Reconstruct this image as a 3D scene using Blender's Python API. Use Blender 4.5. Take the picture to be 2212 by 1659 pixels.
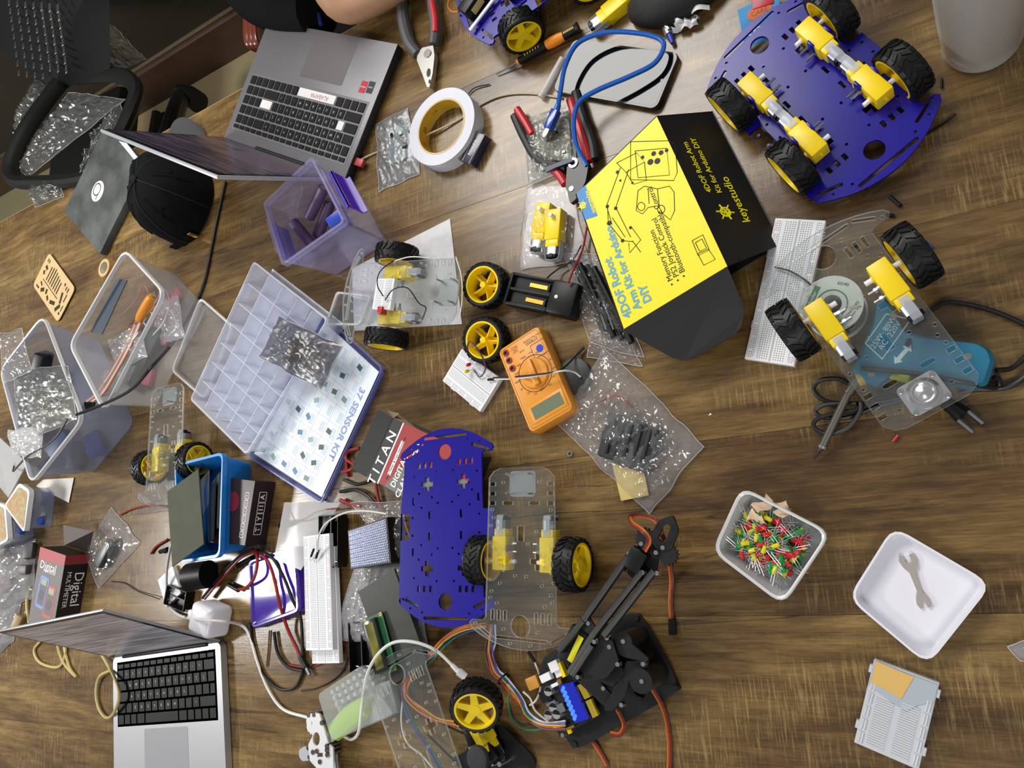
import bpy, bmesh, math, random
from mathutils import Vector, Matrix, Euler, noise
for o in list(bpy.data.objects): bpy.data.objects.remove(o, do_unlink=True)
SC = bpy.context.scene
PI = math.pi; rad = math.radians
random.seed(11)
# ---------------------------------------------------------------- camera (table top is z = 0, lengths in mm, 1 mm = .001)
S = .001
FPX, HC, TP, TA = 1583.4, 840.07, .573, .274          # focal length in px of a 2212 px wide frame, height, tilt, tilt direction
_dn = Vector((math.sin(TP)*math.cos(TA), math.sin(TP)*math.sin(TA), math.cos(TP)))
_up = -_dn; _ex = (Vector((1, 0, 0)) - _up*_up.x).normalized(); _ey = _up.cross(_ex)
cam = bpy.data.cameras.new('camera'); cam.sensor_width = 36; cam.lens = FPX/2212*36; cam.clip_start = .02; cam.clip_end = 60
co = bpy.data.objects.new('camera', cam); SC.collection.objects.link(co); SC.camera = co
_r = Vector((_ex.x, _ey.x, _up.x)); _d = Vector((_ex.y, _ey.y, _up.y)); _f = Vector((_ex.z, _ey.z, _up.z))
co.matrix_world = Matrix(((_r.x, -_d.x, -_f.x, 0), (_r.y, -_d.y, -_f.y, 0), (_r.z, -_d.z, -_f.z, HC*S), (0, 0, 0, 1)))
# ---------------------------------------------------------------- light
SC.view_settings.view_transform = 'Standard'; SC.view_settings.look = 'None'; SC.view_settings.gamma = 1
SC.view_settings.exposure = -0.08; SC.view_settings.use_curve_mapping = False
wd = bpy.data.worlds.new('world'); SC.world = wd; wd.use_nodes = True
wd.node_tree.nodes['Background'].inputs[0].default_value = (.95, .97, 1, 1); wd.node_tree.nodes['Background'].inputs[1].default_value = .30
def area(name, loc, size, power, target, col=(1, .975, .93)):
    l = bpy.data.lights.new(name, 'AREA'); l.shape = 'RECTANGLE'; l.size, l.size_y = size; l.energy = power; l.color = col
    o = bpy.data.objects.new(name, l); SC.collection.objects.link(o); o.location = [v*S for v in loc]
    o.rotation_euler = (Vector(target) - Vector(loc)).to_track_quat('-Z', 'Y').to_euler(); return o
area('ceiling_panel_lamp', (-2950, -190, 1640), (.6, .6), 62, (-2950, -190, 0))
area('ceiling_panel_lamp', (-1080, 1560, 1640), (1.3, .85), 42, (-900, 900, 0))
area('ceiling_panel_lamp', (250, -1500, 1640), (.62, .62), 20, (0, -900, 0))
try:
    SC.cycles.transparent_max_bounces = 32; SC.cycles.max_bounces = 10
except Exception: pass
# ---------------------------------------------------------------- helpers
def at(px, py, z=0):
    "point of the room, at height z above the table, that the photograph shows at this pixel"
    c = Vector(((px-1106)/FPX, (py-829.5)/FPX, 1)); d = Vector((_ex.dot(c), _ey.dot(c), _up.dot(c))); t = (z-HC)/d.z
    return Vector((d.x*t, d.y*t, z))
def lin(h):
    h = h.lstrip('#'); r = [int(h[i:i+2], 16)/255 for i in (0, 2, 4)]
    return tuple(c/12.92 if c <= .04045 else ((c+.055)/1.055)**2.4 for c in r) + (1,)
MATS = {}
def mat(name, col='808080', rough=.5, metal=0, spec=.5, coat=0, bump=0, bscale=300, var=0, vscale=40, emit=0, col2=None):
    if name in MATS: return MATS[name]
    m = bpy.data.materials.new(name); m.use_nodes = True; nt = m.node_tree; N = nt.nodes; L = nt.links; p = N['Principled BSDF']
    p.inputs['Base Color'].default_value = lin(col); p.inputs['Roughness'].default_value = rough; p.inputs['Metallic'].default_value = metal
    p.inputs['Specular IOR Level'].default_value = spec; p.inputs['Coat Weight'].default_value = coat; p.inputs['Coat Roughness'].default_value = .08
    if emit: p.inputs['Emission Color'].default_value = lin(col); p.inputs['Emission Strength'].default_value = emit
    if bump or var:
        tc = N.new('ShaderNodeTexCoord')
    if bump:
        n = N.new('ShaderNodeTexNoise'); n.inputs['Scale'].default_value = bscale; n.inputs['Detail'].default_value = 3; b = N.new('ShaderNodeBump')
        b.inputs['Strength'].default_value = bump; b.inputs['Distance'].default_value = .002; L.new(tc.outputs['Object'], n.inputs['Vector']); L.new(n.outputs[0], b.inputs['Height']); L.new(b.outputs[0], p.inputs['Normal'])
    if var:
        n = N.new('ShaderNodeTexNoise'); n.inputs['Scale'].default_value = vscale; n.inputs['Detail'].default_value = 5; r = N.new('ShaderNodeValToRGB')
        r.color_ramp.elements[0].position = .35; r.color_ramp.elements[1].position = .68
        c = lin(col); r.color_ramp.elements[0].color = c; r.color_ramp.elements[1].color = lin(col2) if col2 else tuple(min(1, v*(1+var)) for v in c[:3])+(1,)
        L.new(tc.outputs['Object'], n.inputs['Vector']); L.new(n.outputs[0], r.inputs[0]); L.new(r.outputs[0], p.inputs['Base Color'])
    MATS[name] = m; return m
def clear(name, tint='f4f6fa', haze=.06, rough=.08, ior=1.45, body='e8ecf4', bump=0, bscale=60):
    "thin clear or frosted plastic: mostly see-through, a little milk, a fresnel gloss"
    if name in MATS: return MATS[name]
    m = bpy.data.materials.new(name); m.use_nodes = True; nt = m.node_tree; N = nt.nodes; L = nt.links
    N.remove(N['Principled BSDF']); out = N['Material Output']
    t = N.new('ShaderNodeBsdfTransparent'); t.inputs[0].default_value = lin(tint)
    d = N.new('ShaderNodeBsdfDiffuse'); d.inputs[0].default_value = lin(body); g = N.new('ShaderNodeBsdfGlossy'); g.inputs['Roughness'].default_value = rough
    f = N.new('ShaderNodeLayerWeight'); f.inputs['Blend'].default_value = .5; pw = N.new('ShaderNodeMath'); pw.operation = 'POWER'; pw.inputs[1].default_value = 4.; L.new(f.outputs['Facing'], pw.inputs[0]); f0 = ((ior-1)/(ior+1))**2
    ml = N.new('ShaderNodeMath'); ml.operation = 'MULTIPLY_ADD'; ml.inputs[1].default_value = .85-f0; ml.inputs[2].default_value = f0; L.new(pw.outputs[0], ml.inputs[0]); m1 = N.new('ShaderNodeMixShader'); m2 = N.new('ShaderNodeMixShader')
    m1.inputs[0].default_value = haze; L.new(t.outputs[0], m1.inputs[1]); L.new(d.outputs[0], m1.inputs[2])
    L.new(ml.outputs[0], m2.inputs[0]); L.new(m1.outputs[0], m2.inputs[1]); L.new(g.outputs[0], m2.inputs[2]); L.new(m2.outputs[0], out.inputs[0])
    if bump:
        tc = N.new('ShaderNodeTexCoord'); n = N.new('ShaderNodeTexNoise'); n.inputs['Scale'].default_value = bscale; b = N.new('ShaderNodeBump'); b.inputs['Strength'].default_value = bump; b.inputs['Distance'].default_value = .003
        L.new(tc.outputs['Object'], n.inputs['Vector']); L.new(n.outputs[0], b.inputs['Height'])
        for q in (g, f): L.new(b.outputs[0], q.inputs['Normal'])
    MATS[name] = m; return m
def T4(x=0, y=0, z=0, rx=0, ry=0, rz=0): return Matrix.Translation((x, y, z)) @ Euler((rad(rx), rad(ry), rad(rz))).to_matrix().to_4x4()
def rr(w, h, r, n=4, cx=0, cy=0):
    "rounded rectangle outline"
    o = []
    for sx, sy, a0 in ((1, 1, 0), (-1, 1, 90), (-1, -1, 180), (1, -1, 270)):
        for k in range(n+1):
            a = rad(a0+90*k/n); o.append((cx+sx*(w/2-r)+r*math.cos(a), cy+sy*(h/2-r)+r*math.sin(a)))
    return o
def circ(r, n=20, cx=0, cy=0): return [(cx+r*math.cos(2*PI*k/n), cy+r*math.sin(2*PI*k/n)) for k in range(n)]
def rect(x, y, w, h, a=0):
    c, s = math.cos(rad(a)), math.sin(rad(a)); return [(x+c*u-s*v, y+s*u+c*v) for u, v in ((-w/2, -h/2), (w/2, -h/2), (w/2, h/2), (-w/2, h/2))]
def crom(P, n=6):
    "smooth curve through points"
    P = [Vector(p) for p in P]
    if len(P) < 3: return P
    Q = [P[0]*2-P[1]]+P+[P[-1]*2-P[-2]]; o = []
    for i in range(1, len(Q)-2):
        a, b, c, d = Q[i-1:i+3]
        for k in range(n):
            t = k/n; o.append(.5*((2*b)+(c-a)*t+(2*a-5*b+4*c-d)*t*t+(3*b-a-3*c+d)*t**3))
    return o+[P[-1]]
def link(name, me, parent=None, M=None):
    o = bpy.data.objects.new(name, me); SC.collection.objects.link(o)
    if M is not None:
        M = M.copy(); M.translation = M.translation*S; o.matrix_local = M
    if parent: o.parent = parent
    return o
def tag(o, label=None, cat=None, group=None, kind=None):
    if label: o['label'] = label
    if cat: o['category'] = cat
    if group: o['group'] = group
    if kind: o['kind'] = kind
    return o
def thing(name, label, cat, loc=(0, 0, 0), rz=0, group=None, rot=None):
    o = bpy.data.objects.new(name, None); SC.collection.objects.link(o); o.empty_display_size = .02
    M = Matrix.Translation(Vector(loc)*S) @ (rot.to_4x4() if rot is not None else Matrix.Rotation(rad(rz), 4, 'Z')); o.matrix_world = M
    INV[o.name] = M.inverted(); return tag(o, label, cat, group)
INV = {}
def loc(o, v):
    "a point of the room in the local mm of thing o"
    return (INV[o.name] @ (Vector(v)*S))/S
def pl(o, px, py, z=0): return loc(o, at(px, py, z))
def frame(a, b, z=0):
    "origin and heading from two pixels at height z"
    A, Bp = at(*a, z), at(*b, z); return A, math.degrees(math.atan2(Bp.y-A.y, Bp.x-A.x)), (Bp-A).length
class B:
    def __init__(s, M=None): s.bm = bmesh.new(); s.M = M or Matrix()
    def v(s, p): return s.bm.verts.new(s.M @ Vector(p))
    def fc(s, vs):
        try: return s.bm.faces.new(vs)
        except ValueError: return None
    def loft(s, loops, cap0=True, cap1=True, closed=False):
        V = [[s.v(p) for p in l] for l in loops]; n = len(V[0])
        for a, b in zip(V, V[1:]+([V[0]] if closed else [])):
            for i in range(n): s.fc((a[i], a[(i+1) % n], b[(i+1) % n], b[i]))
        if not closed:
            if cap0: s.fc(V[0][::-1])
            if cap1: s.fc(V[-1])
        return s
    def prism(s, P, z0, z1, cap0=True): return s.loft([[(x, y, z0) for x, y in P], [(x, y, z1) for x, y in P]], cap0)
    def box(s, c, sz, bev=0, M=None, seg=2):
        W = s.M @ Matrix.Translation(c) @ (M or Matrix()); b = s.bm
        vs = [b.verts.new(W @ Vector((sx*sz[0]/2, sy*sz[1]/2, sz_*sz[2]/2))) for sx in (-1, 1) for sy in (-1, 1) for sz_ in (-1, 1)]
        fs = [b.faces.new([vs[i] for i in q]) for q in ((0, 1, 3, 2), (4, 6, 7, 5), (0, 4, 5, 1), (2, 3, 7, 6), (0, 2, 6, 4), (1, 5, 7, 3))]
        if bev: bmesh.ops.bevel(b, geom=list({e for f in fs for e in f.edges}), offset=bev, segments=seg, affect='EDGES', profile=.5)
        return s
    def cyl(s, p0, p1, r0, r1=None, n=16, caps=True):
        p0, p1 = Vector(p0), Vector(p1); r1 = r0 if r1 is None else r1; d = (p1-p0).normalized(); u = d.orthogonal().normalized(); w = d.cross(u)
        ring = lambda p, r: [p+u*r*math.cos(2*PI*k/n)+w*r*math.sin(2*PI*k/n) for k in range(n)]
        return s.loft([ring(p0, r0), ring(p1, r1)], caps, caps)
    def tube(s, P, r, n=8, closed=False, flat=1):
        P = [Vector(p) for p in P]; m = len(P); u = None; loops = []
        for i, p in enumerate(P):
            t = (P[(i+1) % m]-P[i-1]) if closed else (P[min(i+1, m-1)]-P[max(i-1, 0)])
            t = t.normalized() if t.length else Vector((0, 0, 1))
            u = (Vector((0, 0, 1)).cross(t) if u is None else u-t*u.dot(t)); u = u.normalized() if u.length > 1e-6 else t.orthogonal().normalized(); w = t.cross(u)
            rr_ = r(i/(m-1)) if callable(r) else r
            loops.append([p+u*rr_*flat*math.cos(2*PI*k/n)+w*rr_*math.sin(2*PI*k/n) for k in range(n)])
        return s.loft(loops, closed=closed)
    def lathe(s, prof, n=24, M=None, cap0=True, cap1=True):
        M = M or Matrix(); return s.loft([[M @ Vector((r*math.cos(2*PI*k/n), r*math.sin(2*PI*k/n), z)) for k in range(n)] for r, z in prof], cap0, cap1)
    def sph(s, c, r, n=12, sc=(1, 1, 1)):
        return s.lathe([(max(r*math.sin(PI*k/n), .01), -r*math.cos(PI*k/n)) for k in range(n+1)], n+4, Matrix.Translation(c) @ Matrix.Diagonal((*sc, 1)))
    def quad(s, P, th=0):
        "flat panel through a ring of 3-D points, thickened along its normal"
        P = [Vector(p) for p in P]
        if not th: s.fc([s.v(p) for p in P]); return s
        n = (P[1]-P[0]).cross(P[-1]-P[0]).normalized()*th; return s.loft([[p-n for p in P], P])
    def grid(s, fn, nu, nv):
        V = [[s.v(fn(i/nu, j/nv)) for j in range(nv+1)] for i in range(nu+1)]
        for i in range(nu):
            for j in range(nv): s.fc((V[i][j], V[i+1][j], V[i+1][j+1], V[i][j+1]))
        return s
    def mesh(s, name, m, smooth=.6):
        b = s.bm; bmesh.ops.remove_doubles(b, verts=b.verts, dist=1e-5); bmesh.ops.recalc_face_normals(b, faces=b.faces)
        for f in b.faces: f.smooth = smooth > 0
        for e in b.edges:
            if smooth and len(e.link_faces) == 2 and e.calc_face_angle(0) > smooth: e.smooth = False
        bmesh.ops.scale(b, vec=(S, S, S), verts=b.verts); me = bpy.data.meshes.new(name); b.to_mesh(me); b.free()
        if m: me.materials.append(m)
        return me
    def build(s, name, m, parent=None, M=None, smooth=.6, **t):
        o = link(name, s.mesh(name, m, smooth), parent, M)
        if parent is None: INV[o.name] = o.matrix_basis.inverted()
        return tag(o, **t) if t else o
def plate_mesh(name, outline, holes, th, m, bev=0):
    "flat plate with holes cut through it, z 0..th"
    cu = bpy.data.curves.new(name, 'CURVE'); cu.dimensions = '2D'; cu.fill_mode = 'BOTH'; cu.extrude = th*S/2; cu.bevel_depth = bev*S; cu.bevel_resolution = 1
    for P in [outline]+list(holes):
        sp = cu.splines.new('POLY'); sp.points.add(len(P)-1); sp.use_cyclic_u = True
        for q, (x, y) in zip(sp.points, P): q.co = (x*S, y*S, 0, 1)
    o = bpy.data.objects.new(name, cu); SC.collection.objects.link(o); dg = bpy.context.evaluated_depsgraph_get()
    me = bpy.data.meshes.new_from_object(o.evaluated_get(dg)); bpy.data.objects.remove(o); bpy.data.curves.remove(cu)
    for v in me.vertices: v.co.z += th*S/2
    me.materials.clear(); me.materials.append(m); me.name = name
    if m.name == 'clear_acrylic':
        me.materials.append(ACEDGE)
        for p in me.polygons: p.material_index = 1 if abs(p.normal.z) < .8 else 0
    return me
def text(name, s, size, m, parent, M, align='CENTER', ext=0, bold=0, sx=1, shear=0):
    "flat printed lettering as a mesh"
    cu = bpy.data.curves.new(name, 'FONT'); cu.body = s; cu.size = size*S; cu.align_x = align; cu.align_y = 'CENTER'; cu.extrude = ext*S; cu.offset = bold*S; cu.shear = shear; cu.resolution_u = 2; cu.space_line = .85
    o = bpy.data.objects.new(name, cu); SC.collection.objects.link(o); dg = bpy.context.evaluated_depsgraph_get()
    me = bpy.data.meshes.new_from_object(o.evaluated_get(dg)); bpy.data.objects.remove(o); bpy.data.curves.remove(cu)
    for v in me.vertices: v.co.x *= sx
    me.materials.clear(); me.materials.append(m); return link(name, me, parent, M)
def nz(x, y, z=0, s=1): return noise.noise(Vector((x*s, y*s, z)))
def up_to(v): return Vector(v)
# ---------------------------------------------------------------- common materials
WHITE = mat('white_plastic', 'e9e9ee', .45); BLACK = mat('black_plastic', '0d0d0e', .42, spec=.3); BLACKG = mat('black_gloss', '0c0c0d', .12)
YEL = mat('yellow_plastic', 'f4d410', .38); BLUE = mat('blue_acrylic', '190f86', .25, spec=.35); STEEL = mat('steel', 'b9b9bb', .25, 1); CHROME = mat('chrome', 'd8d8da', .12, 1)
RUBBER = mat('tyre_rubber', '101011', .45, spec=.35); SILVER = mat('motor_can', 'aeaeb0', .3, .9); GOLD = mat('brass', 'c7a34c', .3, 1)
ACRYL = clear('clear_acrylic', 'f6f8f8', .03, .06, 1.5, 'dfe2e0'); ACEDGE = clear('acrylic_edge', 'f6f8f8', .55, .1, 1.5, 'f2f4f2'); PETC = clear('clear_box_plastic', 'f2f4f8', .11, .15, 1.45, 'e6eaf2'); CAPC = clear('clear_strap', 'f0f2f6', .28, .35, 1.4)
BAGM = clear('clear_bag', 'fcfcfe', .05, .13, 1.6, 'ffffff'); REDW = mat('red_wire', '8e1f1c', .45); BLKW = mat('black_wire', '161416', .42); WHTW = mat('white_wire', 'dcdbd6', .45)
RED = mat('red_plastic', 'b3222a', .4); INKW = mat('white_print', 'eeeeee', .6); INKK = mat('black_print', '1a1a18', .6)
# ================================================================ the room
def wood_mat():
    m = bpy.data.materials.new('rustic_wood_laminate'); m.use_nodes = True; nt = m.node_tree; N = nt.nodes; L = nt.links; p = N['Principled BSDF']
    tc = N.new('ShaderNodeTexCoord'); oi = N.new('ShaderNodeObjectInfo'); ad = N.new('ShaderNodeVectorMath'); ad.operation = 'ADD'; cb = N.new('ShaderNodeCombineXYZ'); mu = N.new('ShaderNodeMath'); mu.operation = 'MULTIPLY'; mu.inputs[1].default_value = 37.
    L.new(oi.outputs['Random'], mu.inputs[0]); L.new(mu.outputs[0], cb.inputs[0]); L.new(mu.outputs[0], cb.inputs[2]); L.new(tc.outputs['Object'], ad.inputs[0]); L.new(cb.outputs[0], ad.inputs[1])
    def nse(sc, scale, detail=5, rough=.6, dist=0):
        mp = N.new('ShaderNodeMapping'); mp.inputs['Scale'].default_value = sc; L.new(ad.outputs[0], mp.inputs[0])
        n = N.new('ShaderNodeTexNoise'); n.inputs['Scale'].default_value = scale; n.inputs['Detail'].default_value = detail; n.inputs['Roughness'].default_value = rough; n.inputs['Distortion'].default_value = dist; L.new(mp.outputs[0], n.inputs['Vector']); return n.outputs[0]
    def ramp(src, *st):
        r = N.new('ShaderNodeValToRGB'); e = r.color_ramp.elements
        while len(e) < len(st): e.new(.5)
        for q, (pos, c) in zip(e, st): q.position = pos; q.color = lin(c) if isinstance(c, str) else (c, c, c, 1)
        L.new(src, r.inputs[0]); return r.outputs[0]
    def mix(a, b, f, mode='MIX'):
        x = N.new('ShaderNodeMix'); x.data_type = 'RGBA'; x.blend_type = mode
        if isinstance(f, float): x.inputs[0].default_value = f
        else: L.new(f, x.inputs[0])
        L.new(a, x.inputs[6]); L.new(b, x.inputs[7]); return x.outputs[2]
    base = ramp(nse((.9, 4.6, 1), 2.3, 10, .7, .35), (.27, '3a291a'), (.42, '5c4429'), (.54, '7a6039'), (.66, '94794b'), (.8, 'ab9160'))
    mid = ramp(nse((4.5, 60, 1), 2.0, 8, .74, .15), (.30, .42), (.5, .92), (.70, 1.45))
    fine = ramp(nse((22, 420, 1), 1.5, 5, .75), (.28, .55), (.68, 1.18))
    c1 = mix(mix(base, mid, .85, 'MULTIPLY'), fine, .85, 'MULTIPLY')
    saw = ramp(nse((210, 12, 1), 2.0, 4, .7), (.50, 0.), (.66, 1.)); sawm = ramp(nse((2.4, 5, 1), 1.6, 4), (.47, 0.), (.62, .55)); sm = N.new('ShaderNodeMath'); sm.operation = 'MULTIPLY'; L.new(saw, sm.inputs[0]); L.new(sawm, sm.inputs[1])
    tan = N.new('ShaderNodeRGB'); tan.outputs[0].default_value = lin('ad9560'); c2 = mix(c1, tan.outputs[0], sm.outputs[0])
    dk = ramp(nse((1.3, 10, 1), 2.0, 9, .74, 1.0), (.60, 0.), (.70, .8)); drk = N.new('ShaderNodeRGB'); drk.outputs[0].default_value = lin('2c1f15'); c3 = mix(c2, drk.outputs[0], dk)
    ck = ramp(nse((.7, 20, 1), 1.5, 3, .5, .5), (.488, 0.), (.5, .8), (.512, 0.)); ckm = ramp(nse((1.2, 3, 1), 1.1, 2), (.56, 0.), (.62, 1.)); km = N.new('ShaderNodeMath'); km.operation = 'MULTIPLY'; L.new(ck, km.inputs[0]); L.new(ckm, km.inputs[1])
    c4 = mix(c3, drk.outputs[0], km.outputs[0]); L.new(c4, p.inputs['Base Color'])
    ro = ramp(fine, (0., .28), (1., .17)); L.new(ro, p.inputs['Roughness']); p.inputs['Specular IOR Level'].default_value = .5
    b = N.new('ShaderNodeBump'); b.inputs['Strength'].default_value = .10; b.inputs['Distance'].default_value = .0006; L.new(fine, b.inputs['Height']); L.new(b.outputs[0], p.inputs['Normal'])
    return m
WOOD = wood_mat(); TR = 4.5
table = thing('long_table', 'long rustic brown wood table top covered with electronics and tools', 'table', (0, 0, -750), TR)
B().box((-900, -10, 715), (4000, 1780, 20)).build('under_panel', mat('table_core', '4a3a2a', .7), table)
W_ = 195.2; y = 882
EDGE = mat('table_edge_band', '9a8158', .5)
while y > -880:
    ex_ = 15 if y > 880 else 0; B().box((-900, y-W_/2+ex_/2, 737.5), (4000, W_+ex_-.22, 25), .25, seg=1).build('board', WOOD, table, smooth=0); y -= W_
B().box((-900, 898.2, 737), (4000, 2, 24)).build('edge_band', EDGE, table)
for x in (-2800, 1000):
    for yy in (-780, 780): B().box((x, yy, 352), (70, 70, 704), 4).build('leg', mat('table_leg', '2a2622', .5), table)
RM = T4(0, 0, -750, 0, 0, TR)
FL = mat('floor_tile', '8d8668', .35, var=1, vscale=.9, col2='8a6848')
B(RM).box((-900, 300, -10), (8000, 6000, 20)).build('floor', FL, kind='structure')
B(RM).box((-900, 1910, 900), (8000, 100, 1840)).build('wall_back', mat('dark_wall', '25221a', .55, var=.2, vscale=4), kind='structure')
sk = B(RM); sk.loft([[(x, 1862, 0), (x, 1840, 0), (x, 1840, 150), (x, 1848, 160), (x, 1850, 168), (x, 1862, 168)] for x in (-4800, 3000)]); sk.build('baseboard_back', mat('brown_skirting', '3c2719', .45, var=.3, vscale=12), kind='structure')
cp = B(RM); cp.box((-900, 1853, 169.5), (7800, 16, 5), 1); cp.build('trim_1', mat('skirting_cap', '584a34', .6), kind='structure')
# ================================================================ robot-car kit parts shared by several things
def tyre_mesh():
    b = B(); prof = [(25.5, -12.5), (29.5, -13), (31, -11.5), (31.3, 0), (31, 11.5), (29.5, 13), (25.5, 12.5), (25.2, 0)]
    b.loft([[(r*math.cos(2*PI*k/40), r*math.sin(2*PI*k/40), z) for k in range(40)] for r, z in prof], closed=True)
    for k in range(22):
        for sgn in (1, -1):
            a0 = 2*PI*(k+(.5 if sgn > 0 else 0))/22
            P = []
            for (da, z) in ((-.10, .6), (.03, .6), (.20, 8.2), (.07, 8.2)):
                P.append((a0+da, z*sgn))
            lo = [Vector((30.9*math.cos(a), 30.9*math.sin(a), z)) for a, z in P]; hi = [Vector((32.8*math.cos(a), 32.8*math.sin(a), z)) for a, z in P]; b.loft([lo, hi], False)
            P = [(a0+.02, 9*sgn), (a0+.2, 9*sgn), (a0+.2, 12.6*sgn), (a0+.02, 12.6*sgn)]
            lo = [Vector((30.6*math.cos(a), 30.6*math.sin(a), z)) for a, z in P]; hi = [Vector(((32.6 if abs(z) < 10 else 31.6)*math.cos(a), (32.6 if abs(z) < 10 else 31.6)*math.sin(a), z)) for a, z in P]; b.loft([lo, hi], False)
    return b.mesh('tyre', RUBBER)
def rim_mesh():
    b = B(); n = 40
    b.loft([[(r*math.cos(2*PI*k/n), r*math.sin(2*PI*k/n), z) for k in range(n)] for r, z in ((25.8, -12.6), (25.8, 12.6), (23.4, 12.6), (22.6, 8), (22.6, -8), (23.4, -12.6))], closed=True)
    star = []
    for k in range(10):
        a = 2*PI*k/10; star.append((a, 22.9 if k % 2 == 0 else 8.6))
    P = []
    for a, r in star:
        if r > 20: P += [(r*math.cos(a-.17), r*math.sin(a-.17)), (r*math.cos(a+.17), r*math.sin(a+.17))]
        else: P.append((r*math.cos(a), r*math.sin(a)))
    b.prism(P, 6, 9); b.cyl((0, 0, 8), (0, 0, 10.5), 7.4, 6.6, 24)
    for k in range(5):
        a = 2*PI*k/5; b.box((12*math.cos(a), 12*math.sin(a), 2), (20, 1.6, 9), M=Matrix.Rotation(a, 4, 'Z'))
    b.cyl((0, 0, 8), (0, 0, -11), 5, 4.4, 16); return b.mesh('rim', YEL)
TYRE, RIM = tyre_mesh(), rim_mesh()
def wheel(parent, M):
    t = link('tyre', TYRE, parent, M); link('rim', RIM, t); return t
def motor_meshes():
    g = B(); g.box((10, 0, 0), (42, 20.4, 22.4), 1.6); g.box((35, 0, 0), (11, 17, 19.5), 1.5); g.cyl((-13.5, 0, 0), (-10, 0, 0), 2, n=10); g.cyl((0, -9, 0), (0, -11.5, 0), 4, n=14); g.cyl((0, 9, 0), (0, 11.5, 0), 4, n=14)
    gm = g.mesh('gearbox', YEL)
    s = B(); s.cyl((0, -18.5, 0), (0, 18.5, 0), 2.7, n=12); sm = s.mesh('shaft', WHITE)
    c = B(); P = [(max(-7.6, min(7.6, 10*math.cos(a))), 10*math.sin(a)) for a in [2*PI*k/24 for k in range(24)]]
    c.loft([[(x, u, v) for u, v in P] for x in (38, 51)]); cm = c.mesh('motor_can', SILVER)
    e = B(); e.loft([[(x, u*k, v*k) for u, v in P] for x, k in ((51, .96), (54.5, .93), (55.5, .4), (57.5, .38))]); e.box((52.5, 7.7, 0), (5, 1.2, 5)); em = e.mesh('end_cap', BLACK)
    st = B(); Q = [(x, z) for x, z in ((32, 10.6), (50, 11), (56.5, 8.5), (57.6, 0), (56.5, -8.5), (50, -11), (32, -10.6))]
    st.loft([[(x, -4.8, z), (x, 4.8, z), (x+(.9 if abs(z) < 9 else 0), 4.8, z*1.05), (x+(.9 if abs(z) < 9 else 0), -4.8, z*1.05)] for x, z in Q]); tm = st.mesh('strap', CAPC)
    return gm, sm, cm, em, tm
MOT = motor_meshes()
def motor(parent, M):
    g = link('gearbox', MOT[0], parent, M)
    for nm, me in zip(('shaft', 'motor_can', 'end_cap', 'strap'), MOT[1:]): link(nm, me, g)
    return g
def slot(x0, y0, x1, y1, r):
    a = math.atan2(y1-y0, x1-x0); o = []
    for cx, cy, s in ((x1, y1, -90), (x0, y0, 90)): o += [(cx+r*math.cos(a+rad(s+30*k)), cy+r*math.sin(a+rad(s+30*k))) for k in range(7)]
    return o
def cross(x, y, w=7, l=20): h, k = w/2, l/2; return [(x+u, y+v) for u, v in ((h, h), (k, h), (k, -h), (h, -h), (h, -k), (-h, -k), (-h, -h), (-k, -h), (-k, h), (-h, h), (-h, k), (h, k))]
def arc4(s, full=True):
    "bumper end of a four-wheel plate, s = +-1"
    o = [(92, 60), (95, 66), (93, 74), (97, 78), (103, 75)]
    for k in range(1, 12): yy = 75-75*2*k/12; o.append((130-28*(yy/76)**2, yy))
    o += [(103, -75), (97, -78), (93, -74), (95, -66), (92, -60)]
    return o if s > 0 else [(-x, -y) for x, y in o]
def plate4(mname, m):
    out = arc4(1)+[(18, -60), (18, -76), (-18, -76), (-18, -60)]+arc4(-1)+[(-18, 60), (-18, 76), (18, 76), (18, 60)]
    h = [circ(11, 24, 98, 0), circ(11, 24, -98, 0)]
    for s in (1, -1):
        for t in (1, -1):
            h.append(cross(s*56, t*30)); h.append(slot(s*104, t*46, s*95, t*70, 2.2))
            for k in range(3): h.append(rect(s*82, t*(24+10*k), 8.5, 5))
            for x, y in ((30, 12), (38, 22), (44, 44), (72, 14), (68, 52), (25, 40), (12, 55)): h.append(circ(1.9, 8, s*x, t*y))
            h.append(rect(s*14, t*26, 11, 4)); h.append(rect(s*34, t*54, 11, 4)); h.append(circ(1.9, 8, s*9, t*69)); h.append(circ(1.9, 8, s*112, t*38)); h.append(circ(1.9, 8, s*107, t*58))
        h.append(slot(s*119, -34, s*119, 34, 2.2))
    return plate_mesh(mname, out, h, 3, m, .25)
def plate2(mname, m):
    "two-wheel plate: round-cornered tail at -x, wide bumper at +x"
    out = [(-108, -30), (-104, -40), (-96, -47), (76, -50), (80, -54), (80, -70), (84, -74), (90, -71)]
    for k in range(1, 12): yy = -71+142*k/12; out.append((110-20*(yy/72)**2, yy))
    out += [(90, 71), (84, 74), (80, 70), (80, 54), (76, 50), (-96, 47), (-104, 40), (-108, 30)]
    h = [circ(13, 24, 83, 0), cross(6, 24, 7, 21), cross(6, -24, 7, 21), rect(-27, 0, 19, 9), slot(98, -36, 98, 36, 1.9)]
    for t in (1, -1):
        h.append(slot(98, t*43, 88, t*60, 1.9)); h.append(slot(-64, t*14, -64, t*24, 2.6))
        for k in range(3): h += [rect(72, t*(22+9*k), 13, 4.4), rect(-(88-12*k), t*42, 5.5, 8.5)]
        for x, y in ((-100, 18), (-90, 26), (-56, 42), (-46, 40), (-36, 44), (-30, 22), (-10, 40), (-15, 10), (24, 8), (34, 30), (44, 42), (52, 44), (30, 46), (88, 24), (104, 14), (84, 66), (58, 34)): h.append(circ(2, 8, x, t*y))
    return plate_mesh(mname, out, h, 3, m, .2)
P4, P2 = plate4('chassis_plate', BLUE), plate2('chassis_plate', ACRYL)
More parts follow.
